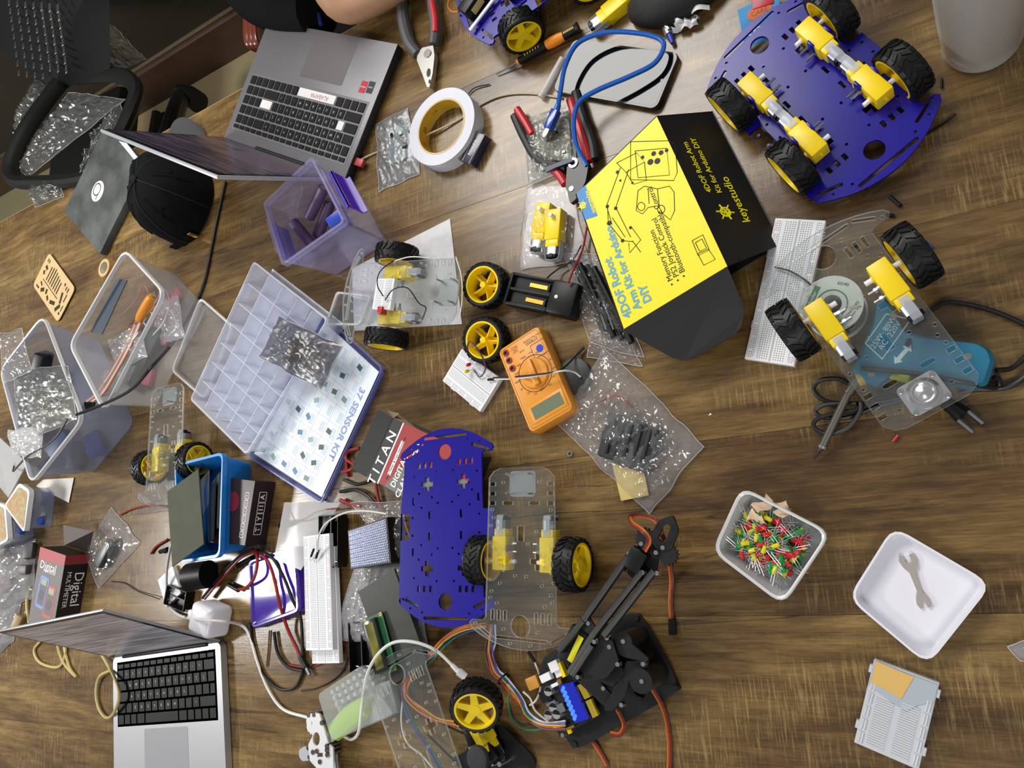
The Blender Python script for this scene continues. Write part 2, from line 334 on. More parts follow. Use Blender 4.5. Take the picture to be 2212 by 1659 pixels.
def screw(b, x, y, z0, z1, r=1.5): b.cyl((x, y, z0), (x, y, z1), r, n=8); b.cyl((x, y, z1), (x, y, z1+1.6), r*1.9, n=10)
def caster(parent, M, m=None):
    b = B(); b.prism(rr(38, 32, 5), 0, 2.4); b.lathe([(15.5, 2), (15, 5), (12.5, 7), (11, 9), (9.5, 9), (8, 7.5), (5, 8), (3, 9.5), (.1, 9.8)], 28, cap0=False)
    o = b.build('caster', m or mat('caster_steel', 'd2d3d4', .22, .85), parent, M)
    for x in (-15.5, 15.5):
        for y in (-12, 12): c = B(); c.cyl((x, y, 2), (x, y, 4.4), 2.9, 2.2, 10); c.cyl((x, y, -14), (x, y, 2), 1.5, n=8); c.build('screw', CHROME, o)
    return o
RX90 = lambda s: Matrix.Rotation(s*PI/2, 4, 'X')
def place2(px_tail, px_nose, z):
    "frame of a two-wheel plate from the pixels of tail centre and bumper centre"
    A, a, d = frame(px_tail, px_nose, z); Bn = at(*px_nose, z); return (A+Bn)/2, a
# ---------------------------------------------------------------- blue four-wheel car lying on its back (upper right)
ctr = at(1769, 215, 20)+Vector((-4.5, 6.6, 0)); ctr.z = 0
car = thing('robot_car', 'large blue four-wheeled robot car lying upside down, motors up, by the yellow box', 'robot car', ctr, -56)
link('chassis_plate', P4, car, T4(0, 0, 18))
for x, y, d in ((-56, 50, 1), (56, 50, -1), (-56, -50, 1), (56, -50, -1)):
    s = 1 if y > 0 else -1
    motor(car, T4(x, y-s*10, 33, 0, 0, 0 if d > 0 else 180)); wheel(car, T4(x, y+s*19, 33.4) @ RX90(-s))
    for xx in (14, 22):
        c = B(); c.cyl((x+d*xx, y-s*20, 36-(xx-14)*.8), (x+d*xx, y-s*33, 36-(xx-14)*.8), 1.5, n=8); c.cyl((x+d*xx, y-s*21, 36-(xx-14)*.8), (x+d*xx, y-s*24, 36-(xx-14)*.8), 2.7, n=6); c.build('bolt', STEEL, car)
    for ys in (-1.6, 19.5): B().box((x+d*18, y-s*(ys+1), 33), (10, 3, 25), .4).build('bracket', BLUE, car)
# ---------------------------------------------------------------- loose blue plate under the clear car (centre)
A, a, d = frame((955, 927), (966, 1353), 40); mid = (A+at(966, 1353, 40))/2
o = link('chassis_plate', P4, None, T4(mid.x, mid.y, 36, 0, -2.2, a)); tag(o, 'bare blue four-wheel chassis plate lying on the red and black box', 'chassis plate'); INV[o.name] = o.matrix_basis.inverted()
# ---------------------------------------------------------------- clear two-wheel cars
def clear_car(label, c, a, up=True, z=46, rot=None, cast=True, wh=(1, -1), mx=0, mt=(1, -1), wz=None):
    t = thing('clear_robot_car', label, 'robot car', c, a, 'clear two-wheel robot cars', rot=rot)
    link('chassis_plate', P2, t, T4(0, 0, z))
    zz = z-13 if up else z+16
    for s in mt:
        motor(t, T4(mx+8, s*34, zz, 0, 0, 180))
        for ys in (22.5, 45): B().box((mx-8, s*ys, zz+(1 if up else -1)), (9, 2.6, 27), .3).build('bracket', ACRYL, t)
        for xx in (-4, -14): c_ = B(); c_.cyl((mx+xx, s*12, zz+4), (mx+xx, s*24, zz+4), 1.5, n=8); c_.cyl((mx+xx, s*18, zz+4), (mx+xx, s*21, zz+4), 2.8, n=6); c_.build('bolt', STEEL, t)
    for s in wh: wheel(t, T4(mx+8, s*64, zz) @ RX90(-s))
    if cast: caster(t, T4(-88, 0, z+(-2 if up else 5), 180 if up else 0, 0, 90))
    return t
c, a = place2((1127, 1008), (1125, 1402), 46); c.z = 0
carM = clear_car('clear acrylic two-wheel robot car overlapping the bare blue chassis plate', c, a, True, 46)
c, a = place2((985, 630), (752, 640), 46); c.z = 0
carT = clear_car('clear two-wheel robot car carrying a mini white breadboard, on a sheet of paper', c, a, True, 46, mx=18)
mb = B(); mb.box((0, 0, 4.5), (46, 35, 9), .6); mbo = mb.build('mini_breadboard', mat('breadboard_white', 'e6e7ea', .5), carT, T4(20, 2, 49, 0, 0, 88))
hb = B()
for i in range(17):
    for j in list(range(5))+list(range(6, 11)): hb.box((-20.3+i*2.54, -12.7+j*2.54, 9.05), (1.1, 1.1, .2))
hb.build('contact_holes', mat('hole_dark', '6a6d74', .8), mbo, smooth=0, kind='stuff')
def wire(parent, P, r, m, name='wire', n=6, flat=1): return B().tube(crom(P, 5), r, n, flat=flat).build(name, m, parent)
wire(carT, [pl(carT, *p) for p in ((828, 640, 60), (815, 615, 75), (822, 585, 75), (855, 560, 60))], .9, BLKW)
wire(carT, [pl(carT, *p) for p in ((832, 648, 60), (850, 625, 72), (880, 622, 72), (905, 655, 62), (920, 665, 55), (912, 690, 50))], .9, BLKW)
wire(carT, [pl(carT, *p) for p in ((848, 565, 60), (885, 555, 68), (930, 557, 60))], .9, WHTW)
wire(carT, [pl(carT, *p) for p in ((985, 555, 50), (997, 600, 56), (998, 650, 52), (992, 690, 50))], .9, WHTW)
B().box((0, 0, 7), (9, 11, 12), 1).build('red_block', RED, carT, T4(20, 27, 49))
c, a = place2((2012, 873), (1760, 532), 44); c.z = 0
carR = clear_car('clear two-wheel robot car upside down over the teal soldering gun', c, a, False, 44, mx=22)
def small_clear():
    c, a = place2((362, 826), (350, 1100), 50); c.z = 0
    t = clear_car('small clear robot car tipped beside the blue bin, at far left', c, a, True, 48, mx=26, wh=(-1, 1)); return t
carL = small_clear()
c, a = place2((1010, 1640), (905, 1470), 26); c.z = 0
carB = clear_car('clear robot car chassis with one wheel at the bottom edge, under the ribbon wires', at(925, 1585, 20).to_3d() * 1, 118, True, 18, cast=False, wh=(), mt=())
INVB = carB
# its single wheel, tilted, with the yellow motor behind it
tw = thing('toy_wheel', 'black tyre and yellow rim wheel tilted on its motor, beside the joystick', 'wheel', at(1035, 1520, 40)+Vector((0, 0, -12)), 0)
wheel(tw, T4(0, 0, 18, 32, 14, 20)); motor(tw, T4(-14, -22, 0, 30, 10, -60))
# ---------------------------------------------------------------- two loose wheels, inner side up
for p, lab, rx, ry in (((1052, 618), 'loose yellow-rimmed wheel lying flat against the black battery charger', 6, -4), ((1052, 735), 'loose yellow-rimmed wheel leaning on the small breadboard with two LEDs', 10, -8)):
    w = thing('toy_wheel', lab, 'wheel', at(p[0], p[1], 14)+Vector((0, 0, 1.5)), 20, 'loose wheels'); wheel(w, T4(0, 0, 0, 180+rx, ry, 40))
# ---------------------------------------------------------------- blue car cut by the top edge
w1, w2 = at(1120, 55, 38), at(1248, -45, 38); wa = math.degrees(math.atan2((w2-w1).y, (w2-w1).x)); wd_ = (w2-w1).normalized(); wn_ = Vector((-wd_.y, wd_.x, 0)); ctr = (w1+wd_*56)+wn_*70; ctr.z = 0
car2 = thing('robot_car', 'blue four-wheeled robot car with a servo, cut off by the top edge', 'robot car', ctr, wa)
link('chassis_plate', P4, car2, T4(0, 0, 46))
for x in (-56, 56):
    for s in (1, -1): wheel(car2, T4(x, s*76, 33.4, 0, 0, 0) @ RX90(-s)); motor(car2, T4(x, s*46, 33.4, 0, 0, 0 if x < 0 else 180))
sv = B(); sv.box((0, 0, 11), (40, 20, 26), 1); sv.cyl((8, 0, 24), (8, 0, 28), 6); svo = sv.build('servo', BLACK, car2, T4(-98, -8, 50, 0, 0, 25)); B().box((0, -10.2, 12), (22, .5, 12)).build('servo_label', mat('servo_label', 'b9a66a', .4), svo)
B().box((0, 0, 0), (60, 5, 3), .5).build('servo_horn', WHITE, car2, T4(-92, -28, 56, 0, 0, 20)); wire(car2, [pl(car2, *p) for p in ((975, -10, 70), (968, 10, 60), (975, 24, 55), (990, 26, 55))], 1.6, mat('orange_wire', 'c06a22', .45))
bp = B(); bp.box((0, 0, 7), (70, 42, 14), 1.5); bp.build('battery_pack', BLACK, car2, T4(-15, -20, 50))
# ================================================================ containers, laptops and boxes
def rpoly(P, r, n=4):
    o = []; m = len(P)
    for i in range(m):
        p, a, b = Vector(P[i]), Vector(P[i-1]), Vector(P[(i+1) % m]); q0 = p+(a-p).normalized()*r; q1 = p+(b-p).normalized()*r
        for k in range(n+1):
            t = k/n; o.append(q0*(1-t)**2+p*2*t*(1-t)+q1*t*t)
    return o
def ring(P, z, grow=0):
    c = sum((Vector(p) for p in P), Vector((0, 0)))/len(P); o = []
    for p in P:
        d = Vector(p)-c; o.append(((c+d*(1+grow/d.length)).x, (c+d*(1+grow/d.length)).y, z))
    return o
def quadloc(t, pxs, z): return [Vector(pl(t, x, y, z)[:2]) for x, y in pxs]
def shell(b, P, z0, z1, inset=0, wall=1.5, lip=2, floor=2, r=10, liph=4):
    "open container whose rim is the rounded polygon P at z1 and whose base is smaller by inset"
    R = rpoly(P, r); b.loft([ring(R, z0, -inset), ring(R, z1-liph, -1), ring(R, z1-liph, lip), ring(R, z1, lip), ring(R, z1, -wall), ring(R, z0+floor, -inset-wall)]); return b
def from_rim(name, label, cat, pxs, z, group=None, z0=0):
    P = [at(x, y, z) for x, y in pxs]; c = sum(P, Vector())/len(P); c.z = z0
    return thing(name, label, cat, c, 0, group)
# ---------------------------------------------------------------- laptops
ROWS = [[1]*18, [1]*13+[1.7]+[1]*3, [1.5]+[1]*12+[1.2]+[1]*3, [1.8]+[1]*11+[1.9]+[1]*3, [2.3]+[1]*10+[2.4]+[1]*3, [1, 1, 1, 1.1, 5.6, 1, 1, .95, .95, .95, 1, 1, 1]]
LETT = {1: '1234567890-=', 2: 'QWERTYUIOP[]', 3: 'ASDFGHJKL;', 4: 'ZXCVBNM,./'}
def glyphs(name, L, size, m, parent, M=None):
    cache = {}; V = []; F = []
    for ch, x, y, z in L:
        if ch not in cache:
            cu = bpy.data.curves.new('g', 'FONT'); cu.body = ch; cu.size = size; cu.align_x = 'CENTER'; cu.align_y = 'CENTER'; cu.resolution_u = 1
            o = bpy.data.objects.new('g', cu); SC.collection.objects.link(o); me = bpy.data.meshes.new_from_object(o.evaluated_get(bpy.context.evaluated_depsgraph_get()))
            cache[ch] = ([v.co.copy() for v in me.vertices], [list(p.vertices) for p in me.polygons]); bpy.data.objects.remove(o); bpy.data.curves.remove(cu); bpy.data.meshes.remove(me)
        vs, fs = cache[ch]; k = len(V); V += [((v.x+x)*S, (v.y+y)*S, z*S) for v in vs]; F += [[i+k for i in f] for f in fs]
    me = bpy.data.meshes.new(name); me.from_pydata(V, [], F); me.materials.append(m); return link(name, me, parent, M)
def keyboard(parent, x0, x1, ytop, ybot, z, rows, km, plate, offs, h=1.2, gap=2.2, fnh=.55, white=lambda x, y, w: False, kw=None, plate_m=.0):
    "rows of single keys; ytop is the function row side"
    b = B(); b.box(((x0+x1)/2, (ytop+ybot)/2, z+.1), (x1-x0+5, abs(ytop-ybot)+5, .6), .2, seg=1); kb = b.build('keyboard', plate, parent)
    tot = fnh+len(rows)-1; u = (ytop-ybot)/tot; yy = ytop; cache = {}; leg = []
    for ri, row in enumerate(rows):
        hh = u*(fnh if ri == 0 else 1); ux = (x1-x0)/sum(row); x = x0
        for ki, w in enumerate(row):
            kx, ky = x+w*ux/2, yy-hh/2; sz = (round(w*ux-gap, 1), round(abs(hh)-gap, 1)); wh = white(kx, ky, w)
            if (sz, wh) not in cache: cache[(sz, wh)] = B().box((0, 0, h/2), (sz[0], sz[1], h), .5, seg=1).mesh('key', kw if wh else km)
            link('key', cache[(sz, wh)], kb, T4(kx, ky, z+.3))
            s = LETT.get(ri, ''); j = ki-offs.get(ri, 1)
            if 0 <= j < len(s) and not wh: leg.append((s[j], kx, ky, z+h+.38))
            x += w*ux
        yy -= hh
    glyphs('key_legends', leg, abs(u)*.34, mat('legend', 'c9c9c9', .6), kb); return kb
# grey laptop, its user sits at the far side
A, a, d = frame((859, 95), (578, 45), 18); A.z = 0
lt = thing('laptop', 'dark grey open laptop with stickers, in front of the person', 'laptop', A, a); Wd, Dp = 362, 236
GREY = mat('laptop_grey', '77767a', .42, .3); DG = mat('laptop_dark', '1d1d22', .45)
B().box((Wd/2, Dp/2, 9.5), (Wd, Dp, 15), 2).build('base', DG, lt); B().box((Wd/2, Dp/2, 17.3), (Wd, Dp, 1.6), .5).build('deck', GREY, lt)
tp = [pl(lt, x, y, 18) for x, y in ((683, 78), (765, 91), (737, 182), (654, 165))]; tx = [p.x for p in tp]; ty = [p.y for p in tp]
B().prism(rr(118, 78, 4, cx=sum(tx)/4, cy=sum(ty)/4), 18, 18.35).build('touchpad', mat('touchpad_grey', '6b6869', .35, .2), lt)
spots = [pl(lt, x, y, 20) for x, y in ((590, 210), (576, 231), (738, 278))]
q0, q1, q2 = pl(lt, 787, 240, 18), pl(lt, 742, 353, 18), pl(lt, 545, 163, 18)
kb = keyboard(lt, 14, 346, Dp-26, Dp-132, 18.1, ROWS, mat('key_black', '0d0d0f', .55, spec=.25), mat('kb_well', '77767a', .42, .3), {1: 1, 2: 1, 3: 1, 4: 1}, white=lambda x, y, w: w > 5 or any(math.hypot(x-s.x, y-s.y) < 8.5 for s in spots), kw=mat('key_sticker', 'e8e6e6', .5), gap=3.6, h=1.6)
text('sticker_text', 'ALABAMA', 11, mat('faded_red', 'b06a70', .6), kb, T4(135, Dp-122, 20))
for px_, c in (((785, 188), 'b5202a'), ((801, 189), '26242a')):
    p = pl(lt, *px_, 18); s = B().box((p.x, p.y, 18.4), (15, 20, .4), .1, seg=1).build('sticker', mat('sticker_'+c, c, .4), lt); text('sticker_text', 'RADEON' if c[0] == 'b' else 'RYZEN', 3.2, INKW, s, T4(p.x, p.y, 18.75))
B().cyl((Wd*.3, Dp-2, 17), (Wd*.7, Dp-2, 17), 6, n=12).build('hinge', DG, lt)
LM = T4(0, Dp-1, 17, 69, 0, 0); ld = B(); ld.box((Wd/2, 113, 0), (Wd, 226, 6), 1.5); ldo = ld.build('lid', mat('lid_edge', 'b9bcc2', .4, .4), lt, LM)
B().box((Wd/2, 113, 3.2), (Wd-4, 221, .8), .2, seg=1).build('bezel', BLACKG, ldo)
def screen_mat(name, c1, c2, c3, rough=.22, em=.35):
    m = bpy.data.materials.new(name); m.use_nodes = True; N = m.node_tree.nodes; L = m.node_tree.links; p = N['Principled BSDF']; tc = N.new('ShaderNodeTexCoord'); mp = N.new('ShaderNodeMapping'); mp.inputs['Scale'].default_value = (2, 30, 1)
    n = N.new('ShaderNodeTexNoise'); n.inputs['Scale'].default_value = 4; r = N.new('ShaderNodeValToRGB'); e = r.color_ramp.elements; e.new(.5)
    for q, (a_, c) in zip(e, ((.38, c1), (.5, c2), (.66, c3))): q.position = a_; q.color = lin(c)
    L.new(tc.outputs['Object'], mp.inputs[0]); L.new(mp.outputs[0], n.inputs['Vector']); L.new(n.outputs[0], r.inputs[0]); L.new(r.outputs[0], p.inputs['Emission Color']); p.inputs['Emission Strength'].default_value = em
    p.inputs['Base Color'].default_value = (.004, .004, .005, 1); p.inputs['Roughness'].default_value = rough; return m
B().box((Wd/2, 116, 3.75), (Wd-22, 198, .5)).build('display', screen_mat('dim_screen', '2b2838', '4b4152', '6a5a60', em=.5), ldo)
B().box((Wd*.32, 70, 4.1), (Wd*.5, 90, .3)).build('window', mat('screen_window', '5a4c58', .3, emit=.10), ldo)
um = pl(lt, 768, 348, 12); u_ = B(); u_.box((um.x-6, um.y, 9), (22, 13, 7), 1); u_.build('usb_dongle', mat('red_dongle', 'b23a40', .4), lt)
# silver laptop at the lower left
A, a, d = frame((244, 1421), (477, 1387), 14); A.z = 0
mb_ = thing('laptop', 'silver open laptop with black keys, beside the white charger', 'laptop', A, a); Wm, Dm = 304, 212
ALU = mat('aluminium', 'b4b5b9', .38, .55)
b = B(); b.prism(rr(Wm, Dm, 9, cx=Wm/2, cy=-Dm/2), 2, 14); b.build('base', ALU, mb_); B().prism(rr(Wm-10, Dm-10, 9, cx=Wm/2, cy=-Dm/2), 0, 2).build('foot', BLACK, mb_)
MR = [[1]*14, [1]*13+[1.55], [1.5]+[1]*12+[1.05], [1.75]+[1]*12+[.8], [1.3]+[1]*11+[2.25], [1, 1, 1, 1.25, 5, 1.25, 1, 1, 1, 1]]
keyboard(mb_, 15.5, 288.5, -12, -117, 13.6, MR, mat('mac_key', '070708', .5, spec=.25), mat('mac_well', '9a9ba0', .4, .4), {1: 1, 2: 1, 3: 1, 4: 2}, h=.9, gap=2.9)
B().prism(rr(120, 82, 4, cx=Wm/2, cy=-Dm+46), 14, 14.3).build('touchpad', mat('mac_touchpad', 'a9aaae', .3, .4), mb_)
B().box((Wm/2, 0, 13), (240, 7, 8), 2).build('hinge', BLACK, mb_)
ldo = B().box((Wm/2, 104, 0), (Wm, 208, 4.5), 1.6).build('lid', ALU, mb_, T4(0, 2, 13, 70, 0, 0))
B().box((Wm/2, 104, 2.4), (Wm-3, 205, .6), .2, seg=1).build('bezel', BLACKG, ldo); B().box((Wm/2, 108, 2.9), (Wm-20, 182, .4)).build('display', screen_mat('lit_screen', '6f6a70', '8f8a90', 'a9a6aa', em=.55), ldo)
# ---------------------------------------------------------------- black box with the round sticker, paper, cap, plaque, tape
A, a, d = frame((215, 548), (312, 352), 16); A.z = 0
nb = thing('black_box', 'flat black box with a round white logo beside the cap', 'box', A, a)
B().box((d/2, 108, 8), (d, 216, 16), 1).build('body', mat('scuffed_black', '363a39', .6, var=1, vscale=16, bump=.2, col2='5a5f5d'), nb)
p = pl(nb, 211, 413, 16); B().prism(circ(24, 32, p.x, p.y), 16, 16.3).build('logo_disc', INKW, nb)
lg = plate_mesh('logo_ring', circ(15, 24), [circ(12.5, 24)], .2, INKK); lgo = link('logo_ring', lg, nb, T4(p.x+2, p.y+5, 16.35)); text('logo_digit', '1', 26, INKK, nb, T4(p.x-8, p.y-9, 16.4, 0, 0, 100), shear=.2)
P = [at(x, y, 18) for x, y in ((258, 305), (275, 310), (308, 352), (300, 356))]
B().quad([v+Vector((0, 0, 1)) for v in P], .5).build('folded_paper', mat('paper', 'd9dbe4', .7), label='small folded white paper poking out behind the laptop lid', cat='paper')
CAPM = mat('black_cotton', '131415', .9, spec=.08, bump=.3, bscale=900)
c0 = at(405, 432, 0); cap = thing('cap', 'black cotton baseball cap behind the grey laptop', 'cap', c0, 100)
b = B(); n = 48; loops = []
for k in range(13):
    ph = k/12*PI/2; z = 108*math.sin(ph)**.92; lp = []
    for i in range(n):
        t = 2*PI*i/n; r = math.cos(ph)**.72; seam = 1-.018*max(0, math.cos(6*t))**30; wob = 1+.05*nz(math.cos(t)*2, math.sin(t)*2, k*.25)
        lp.append((98*r*seam*wob*math.cos(t), 82*r*seam*wob*math.sin(t), 2+z*(1+.05*nz(math.cos(t)*1.5+5, math.sin(t)*1.5, k*.2))))
    loops.append(lp)
b.loft(loops, False); b.build('crown', CAPM, cap, smooth=2); B().sph((0, 0, 112), 8, sc=(1, 1, .6)).build('button', mat('cap_button', '232425', .9, spec=.1), cap)
for i in range(6):
    b = B(); b.tube([Vector(lp[i*8])+Vector((0, 0, .8)) for lp in loops], 1.3, 5); b.build('seam', mat('cap_seam', '2a2b2c', .9, spec=.1), cap)
    b = B(); b.tube([Vector(loops[k][(i*8+3) % 48])*1.005 for k in (3, 5, 7, 9)], 1.6, 5); b.build('crease', CAPM, cap)
b = B(); b.grid(lambda u, v: (66+112*u*(1-.35*(2*v-1)**2)+28*(1-(2*v-1)**2)*(1-u), (2*v-1)*(78-20*u*u), 3+26*math.sin(u*1.4)*0+16*(1-(2*v-1)**2)), 8, 16); b.build('brim', mat('grey_brim', '3a3a3c', .85), cap, smooth=2)
b = B(); b.box((-95, 8, 10), (3, 60, 16), 1); b.build('strap', CAPM, cap); B().box((-97, -34, 16), (3, 9, 20), 1).build('buckle', GOLD, cap)
for i in range(6):
    t = rad(30+60*i); B().cyl((72*math.cos(t), 60*math.sin(t), 78), (78*math.cos(t), 65*math.sin(t), 82), 3.5, n=10).build('eyelet', CAPM, cap)
# laser-cut wooden plaque
A, a, d = frame((125, 697), (158, 632), 4); A.z = 0
pq = thing('wood_plaque', 'laser-cut pale plywood plaque with dark cut-out shapes', 'plaque', A, a)
hs = []
Wp, Hp = 92, 172
for k in range(7): hs.append(slot(42, 62+11*k, 80-abs(k-4)*3, 62+11*k, 2.7))
for x, y, w, h_, r in ((35, 96, 2.6, 96, 0), (18, 60, 9, 26, 20), (14, 88, 8, 14, -30), (22, 104, 12, 9, 20), (16, 124, 10, 18, 35), (24, 140, 6, 14, -20), (48, 152, 10, 9, 30), (62, 150, 9, 14, -20), (78, 150, 9, 5, 0), (78, 158, 9, 5, 0), (22, 30, 10, 24, 60), (46, 34, 26, 9, 20), (54, 18, 20, 5, 0), (72, 22, 12, 5, 0), (72, 32, 10, 5, 0), (76, 44, 7, 7, 30), (30, 12, 16, 4, 0), (10, 150, 5, 18, 0), (16, 14, 6, 8, 0)): hs.append(rect(x, y, w, h_, r))
PLY = mat('plywood', 'c3a878', .6, var=.15, vscale=60); pm = plate_mesh('face', rr(Wp, Hp, 12, cx=Wp/2, cy=Hp/2), hs, 1.4, PLY); link('face', pm, pq, T4(0, 0, 3)); B().prism(rr(Wp, Hp, 12, cx=Wp/2, cy=Hp/2), 0, 3).build('backing', mat('charred_ply', '2b1d12', .7), pq)
b = B(); b.lathe([(21, 0), (21, 16), (17, 16), (17, 0)], 28, cap0=False, cap1=False)
tr_ = b.build('tape_ring', mat('tan_tape', 'b98a4e', .5), M=T4(*(at(240, 583, 0)), 0, 0, 0), label='small tan tape ring beside the clear wire box', cat='tape'); bb = B(); bb.lathe([(17.2, .3), (17.2, 16.3), (14.5, 16.3), (14.5, .3)], 28, cap0=False, cap1=False); bb.build('core', mat('cream_core', 'd9cdb0', .6), tr_)
# ---------------------------------------------------------------- tall clear boxes on the left
FROST = clear('frosted_box', 'fafafc', .16, .3, 1.25, 'eeeeee'); SMOKE = clear('blue_grey_box', 'f0f3fa', .22, .25, 1.25, 'c4cbdc'); LIPM = clear('milky_rim', 'f8f8f8', .72, .25, 1.45, 'f0f0ee')
def tub(name, label, pxs, z, inset, m, r=22, wall=1.6, lip=3, group=None, rimh=7, cat='box'):
    t = from_rim(name, label, cat, pxs, z, group); P = quadloc(t, pxs, z); b = B(); shell(b, P, 0, z-1, inset, wall, 0, 2, r, .5); b.build('body', m, t)
    R = rpoly(P, r); b = B(); b.loft([ring(R, z-rimh, lip), ring(R, z, lip), ring(R, z+1.2, lip*.4), ring(R, z, -wall), ring(R, z-rimh, -wall)], closed=True); b.build('rim', LIPM, t); return t
tubA = tub('storage_box', 'clear tall box of jumper wires and an orange screwdriver, behind the flat lid', ((268, 540), (352, 632), (222, 886), (150, 745)), 100, 10, FROST)
tubB = tub('storage_box', 'clear tall box stuffed with silver antistatic bags, at far left', ((92, 682), (176, 905), (66, 1045), (0, 800)), 115, 18, SMOKE, 26)
lidF = tub('box_lid', 'clear plastic lid lying flat between the wire box and the sorter', ((432, 645), (500, 705), (440, 860), (372, 800)), 10, 2, FROST, 12, rimh=4, cat='lid'); 
def inner(t, px, py, z): return pl(t, px, py, z)
def contain(name, label, cat, P, r, m, group=None): return B().tube(crom(P, 5), r, 8).build(name, m, label=label, cat=cat, **({'group': group} if group else {}))
# things inside the wire box
ORG = mat('orange_wire', 'c06a22', .45)
sd = thing('screwdriver', 'orange handled screwdriver standing in the clear wire box', 'screwdriver', at(318, 668, 45), 0)
a1, a2, a3 = [pl(sd, *p) for p in ((328, 640, 70), (300, 690, 45), (285, 715, 30))]
b = B(); b.tube([a1, a1.lerp(a2, .15), a1.lerp(a2, .5), a1.lerp(a2, .85), a2], lambda u: 7+2.5*math.sin(u*PI), 12); b.build('handle', mat('orange_handle', 'd98a16', .35), sd); B().cyl(a2, a3, 3, 2.4, 10).build('shank', STEEL, sd); B().cyl(a1, a1+(a1-a2).normalized()*14, 3.4, 2, 10).build('tip', CHROME, sd)
cols = ['c0794e', 'd9d4cf', '8c7a90', 'c98a5e', 'e2ded9', 'a8694a']
for k, c in enumerate(cols):
    w = [(300+k*3-6, 690, 40), (270+k*3, 745, 40), (240+k*3, 800, 55), (205+k*4, 850, 85), (183+k*4, 868, 98)]
    o = B().tube(crom([at(*p) for p in w], 5), 1.7, 6).build('jumper_wire', mat('jumper_'+c, c, .5), label='%s jumper wire, %s in the wire box bundle' % (('copper brown', 'white', 'dull purple', 'light orange', 'off-white', 'dark brown')[k], ('leftmost', 'second from left', 'third from left', 'third from right', 'second from right', 'rightmost')[k]), cat='wire', group='dupont wires in the wire box')
    e0 = at(*w[-1]); B().box((0, 0, 0), (3.2, 16, 3.2), .3, seg=1).build('connector', BLACK, o, T4(e0.x-3, e0.y-8, e0.z-1, -8, 0, -20))
rng = random.Random(3); POUCH = []
for k in range(9):
    x, y = 330+rng.uniform(-30, 40), 700+rng.uniform(-45, 60)-20; c = rng.choice(['d8d5d0', 'c8785a', 'e6e3df', 'b06048', '9c8ca4'])
    P = [at(x-40, y+45, 12+k), at(x-10, y+10, 24+k*2), at(x+6, y-20, 20+k), at(x+20, y+14, 12+k), at(x, y+40, 10)]
    B().tube(crom(P, 6), 1.4, 6).build('jumper_wire', mat('jumper_'+c, c, .5), label='loose jumper wire tangled at the bottom of the wire box', cat='wire', group='tangled wires in the wire box')
P = [at(x, y, 14) for x, y in ((335, 708), (362, 712), (300, 838), (276, 830))]
B().quad(P, 12).build('green_case', mat('dark_green', '0f2a20', .5), label='dark green slim case inside the clear wire box', cat='case')
for k, (x, y, w) in enumerate(((352, 735, 9), (380, 640, 7), (322, 815, 8))):
    p = at(x, y, 9); B().box((0, 0, 0), (34, 22, 14), 4).build('red_block', mat('pink_red', 'b4475a', .5), M=T4(p.x, p.y, 9, 8, 4, 40*k), label=('red plastic block showing through the side of the wire box', 'small red block low in the corner of the wire box', 'red block under the wires at the near end of the wire box')[k], cat='block')
for k_, (pts_, z_, lab_) in enumerate((([(235, 735), (300, 700), (320, 770), (255, 800)], 30, 'crumpled clear pouch among the jumper wires in the wire box'), ([(230, 800), (300, 790), (270, 850), (225, 845)], 22, 'clear pouch at the near end of the wire box'), ([(330, 650), (385, 640), (400, 730), (345, 745)], 14, 'hazy pouch low in the corner of the wire box'))): POUCH.append((pts_, z_, lab_))
P = [at(x, y, 78) for x, y in ((252, 602), (276, 606), (222, 722), (198, 718))]
B().quad(P, 2).build('blue_strip', mat('slate_strip', '3f4a56', .5), label='slate grey strip leaning inside the wire box', cat='strip')
# ---------------------------------------------------------------- clear sorter with the printed lid insert
t = from_rim('parts_sorter', 'open clear parts sorter with a sensor kit sheet in its lid', 'sorter', ((550, 565), (412, 862), (532, 980), (708, 684)), 42)
CLR = clear('sorter_plastic', 'fafbff', .42, .25, 1.3, 'eef0f8'); P = quadloc(t, ((548, 566), (412, 862), (532, 980), (706, 690)), 42)
b = B(); shell(b, P, 0, 42, 3, 1.6, 2, 1.6, 8); b.build('tray', CLR, t)
p00, p10, p11, p01 = P
bil = lambda u, v: p00*(1-u)*(1-v)+p10*u*(1-v)+p11*u*v+p01*(1-u)*v
for k in range(1, 7):
    a_, c_ = bil(k/7, .02), bil(k/7, .98); B().quad([(*a_, 2), (*c_, 2), (*c_, 38), (*a_, 38)], 1.3).build('divider', CLR, t)
for k in range(1, 5):
    a_, c_ = bil(.02, k/5), bil(.98, k/5); B().quad([(*a_, 2), (*c_, 2), (*c_, 37), (*a_, 37)], 1.3).build('divider', CLR, t)
b = B(); b.loft([[(q.x, q.y, z) for q in P] for z in (.4, 1.3)]); b.build('tray_floor', mat('tray_frost', 'dcdde0', .6), t)
pxl = ((700, 682), (826, 796), (692, 1088), (536, 986)); Q = quadloc(t, pxl, 12); b = B(); shell(b, Q, 0, 12, 2, 1.6, 1, 1.4, 8); b.build('lid', clear('sorter_lid', 'dfe3fa', .35, .2, 1.45, '8f97d6'), t)
def inset(Q, k): c = sum(Q, Vector((0, 0)))/4; return [c+(q-c)*k for q in Q]
I = inset(Q, .93); b = B(); b.loft([[(q.x, q.y, z) for q in I] for z in (8.5, 9)]); sheet = b.build('insert_sheet', mat('insert_white', 'dfe6ee', .35, coat=.6, var=.05, vscale=25), t)
q00, q10, q11, q01 = I      # q00 near hinge top, q10 right top, q11 right bottom, q01 hinge bottom
bl = lambda u, v: q00*(1-u)*(1-v)+q10*u*(1-v)+q11*u*v+q01*(1-u)*v
ang = math.degrees(math.atan2((q11-q10).y, (q11-q10).x))
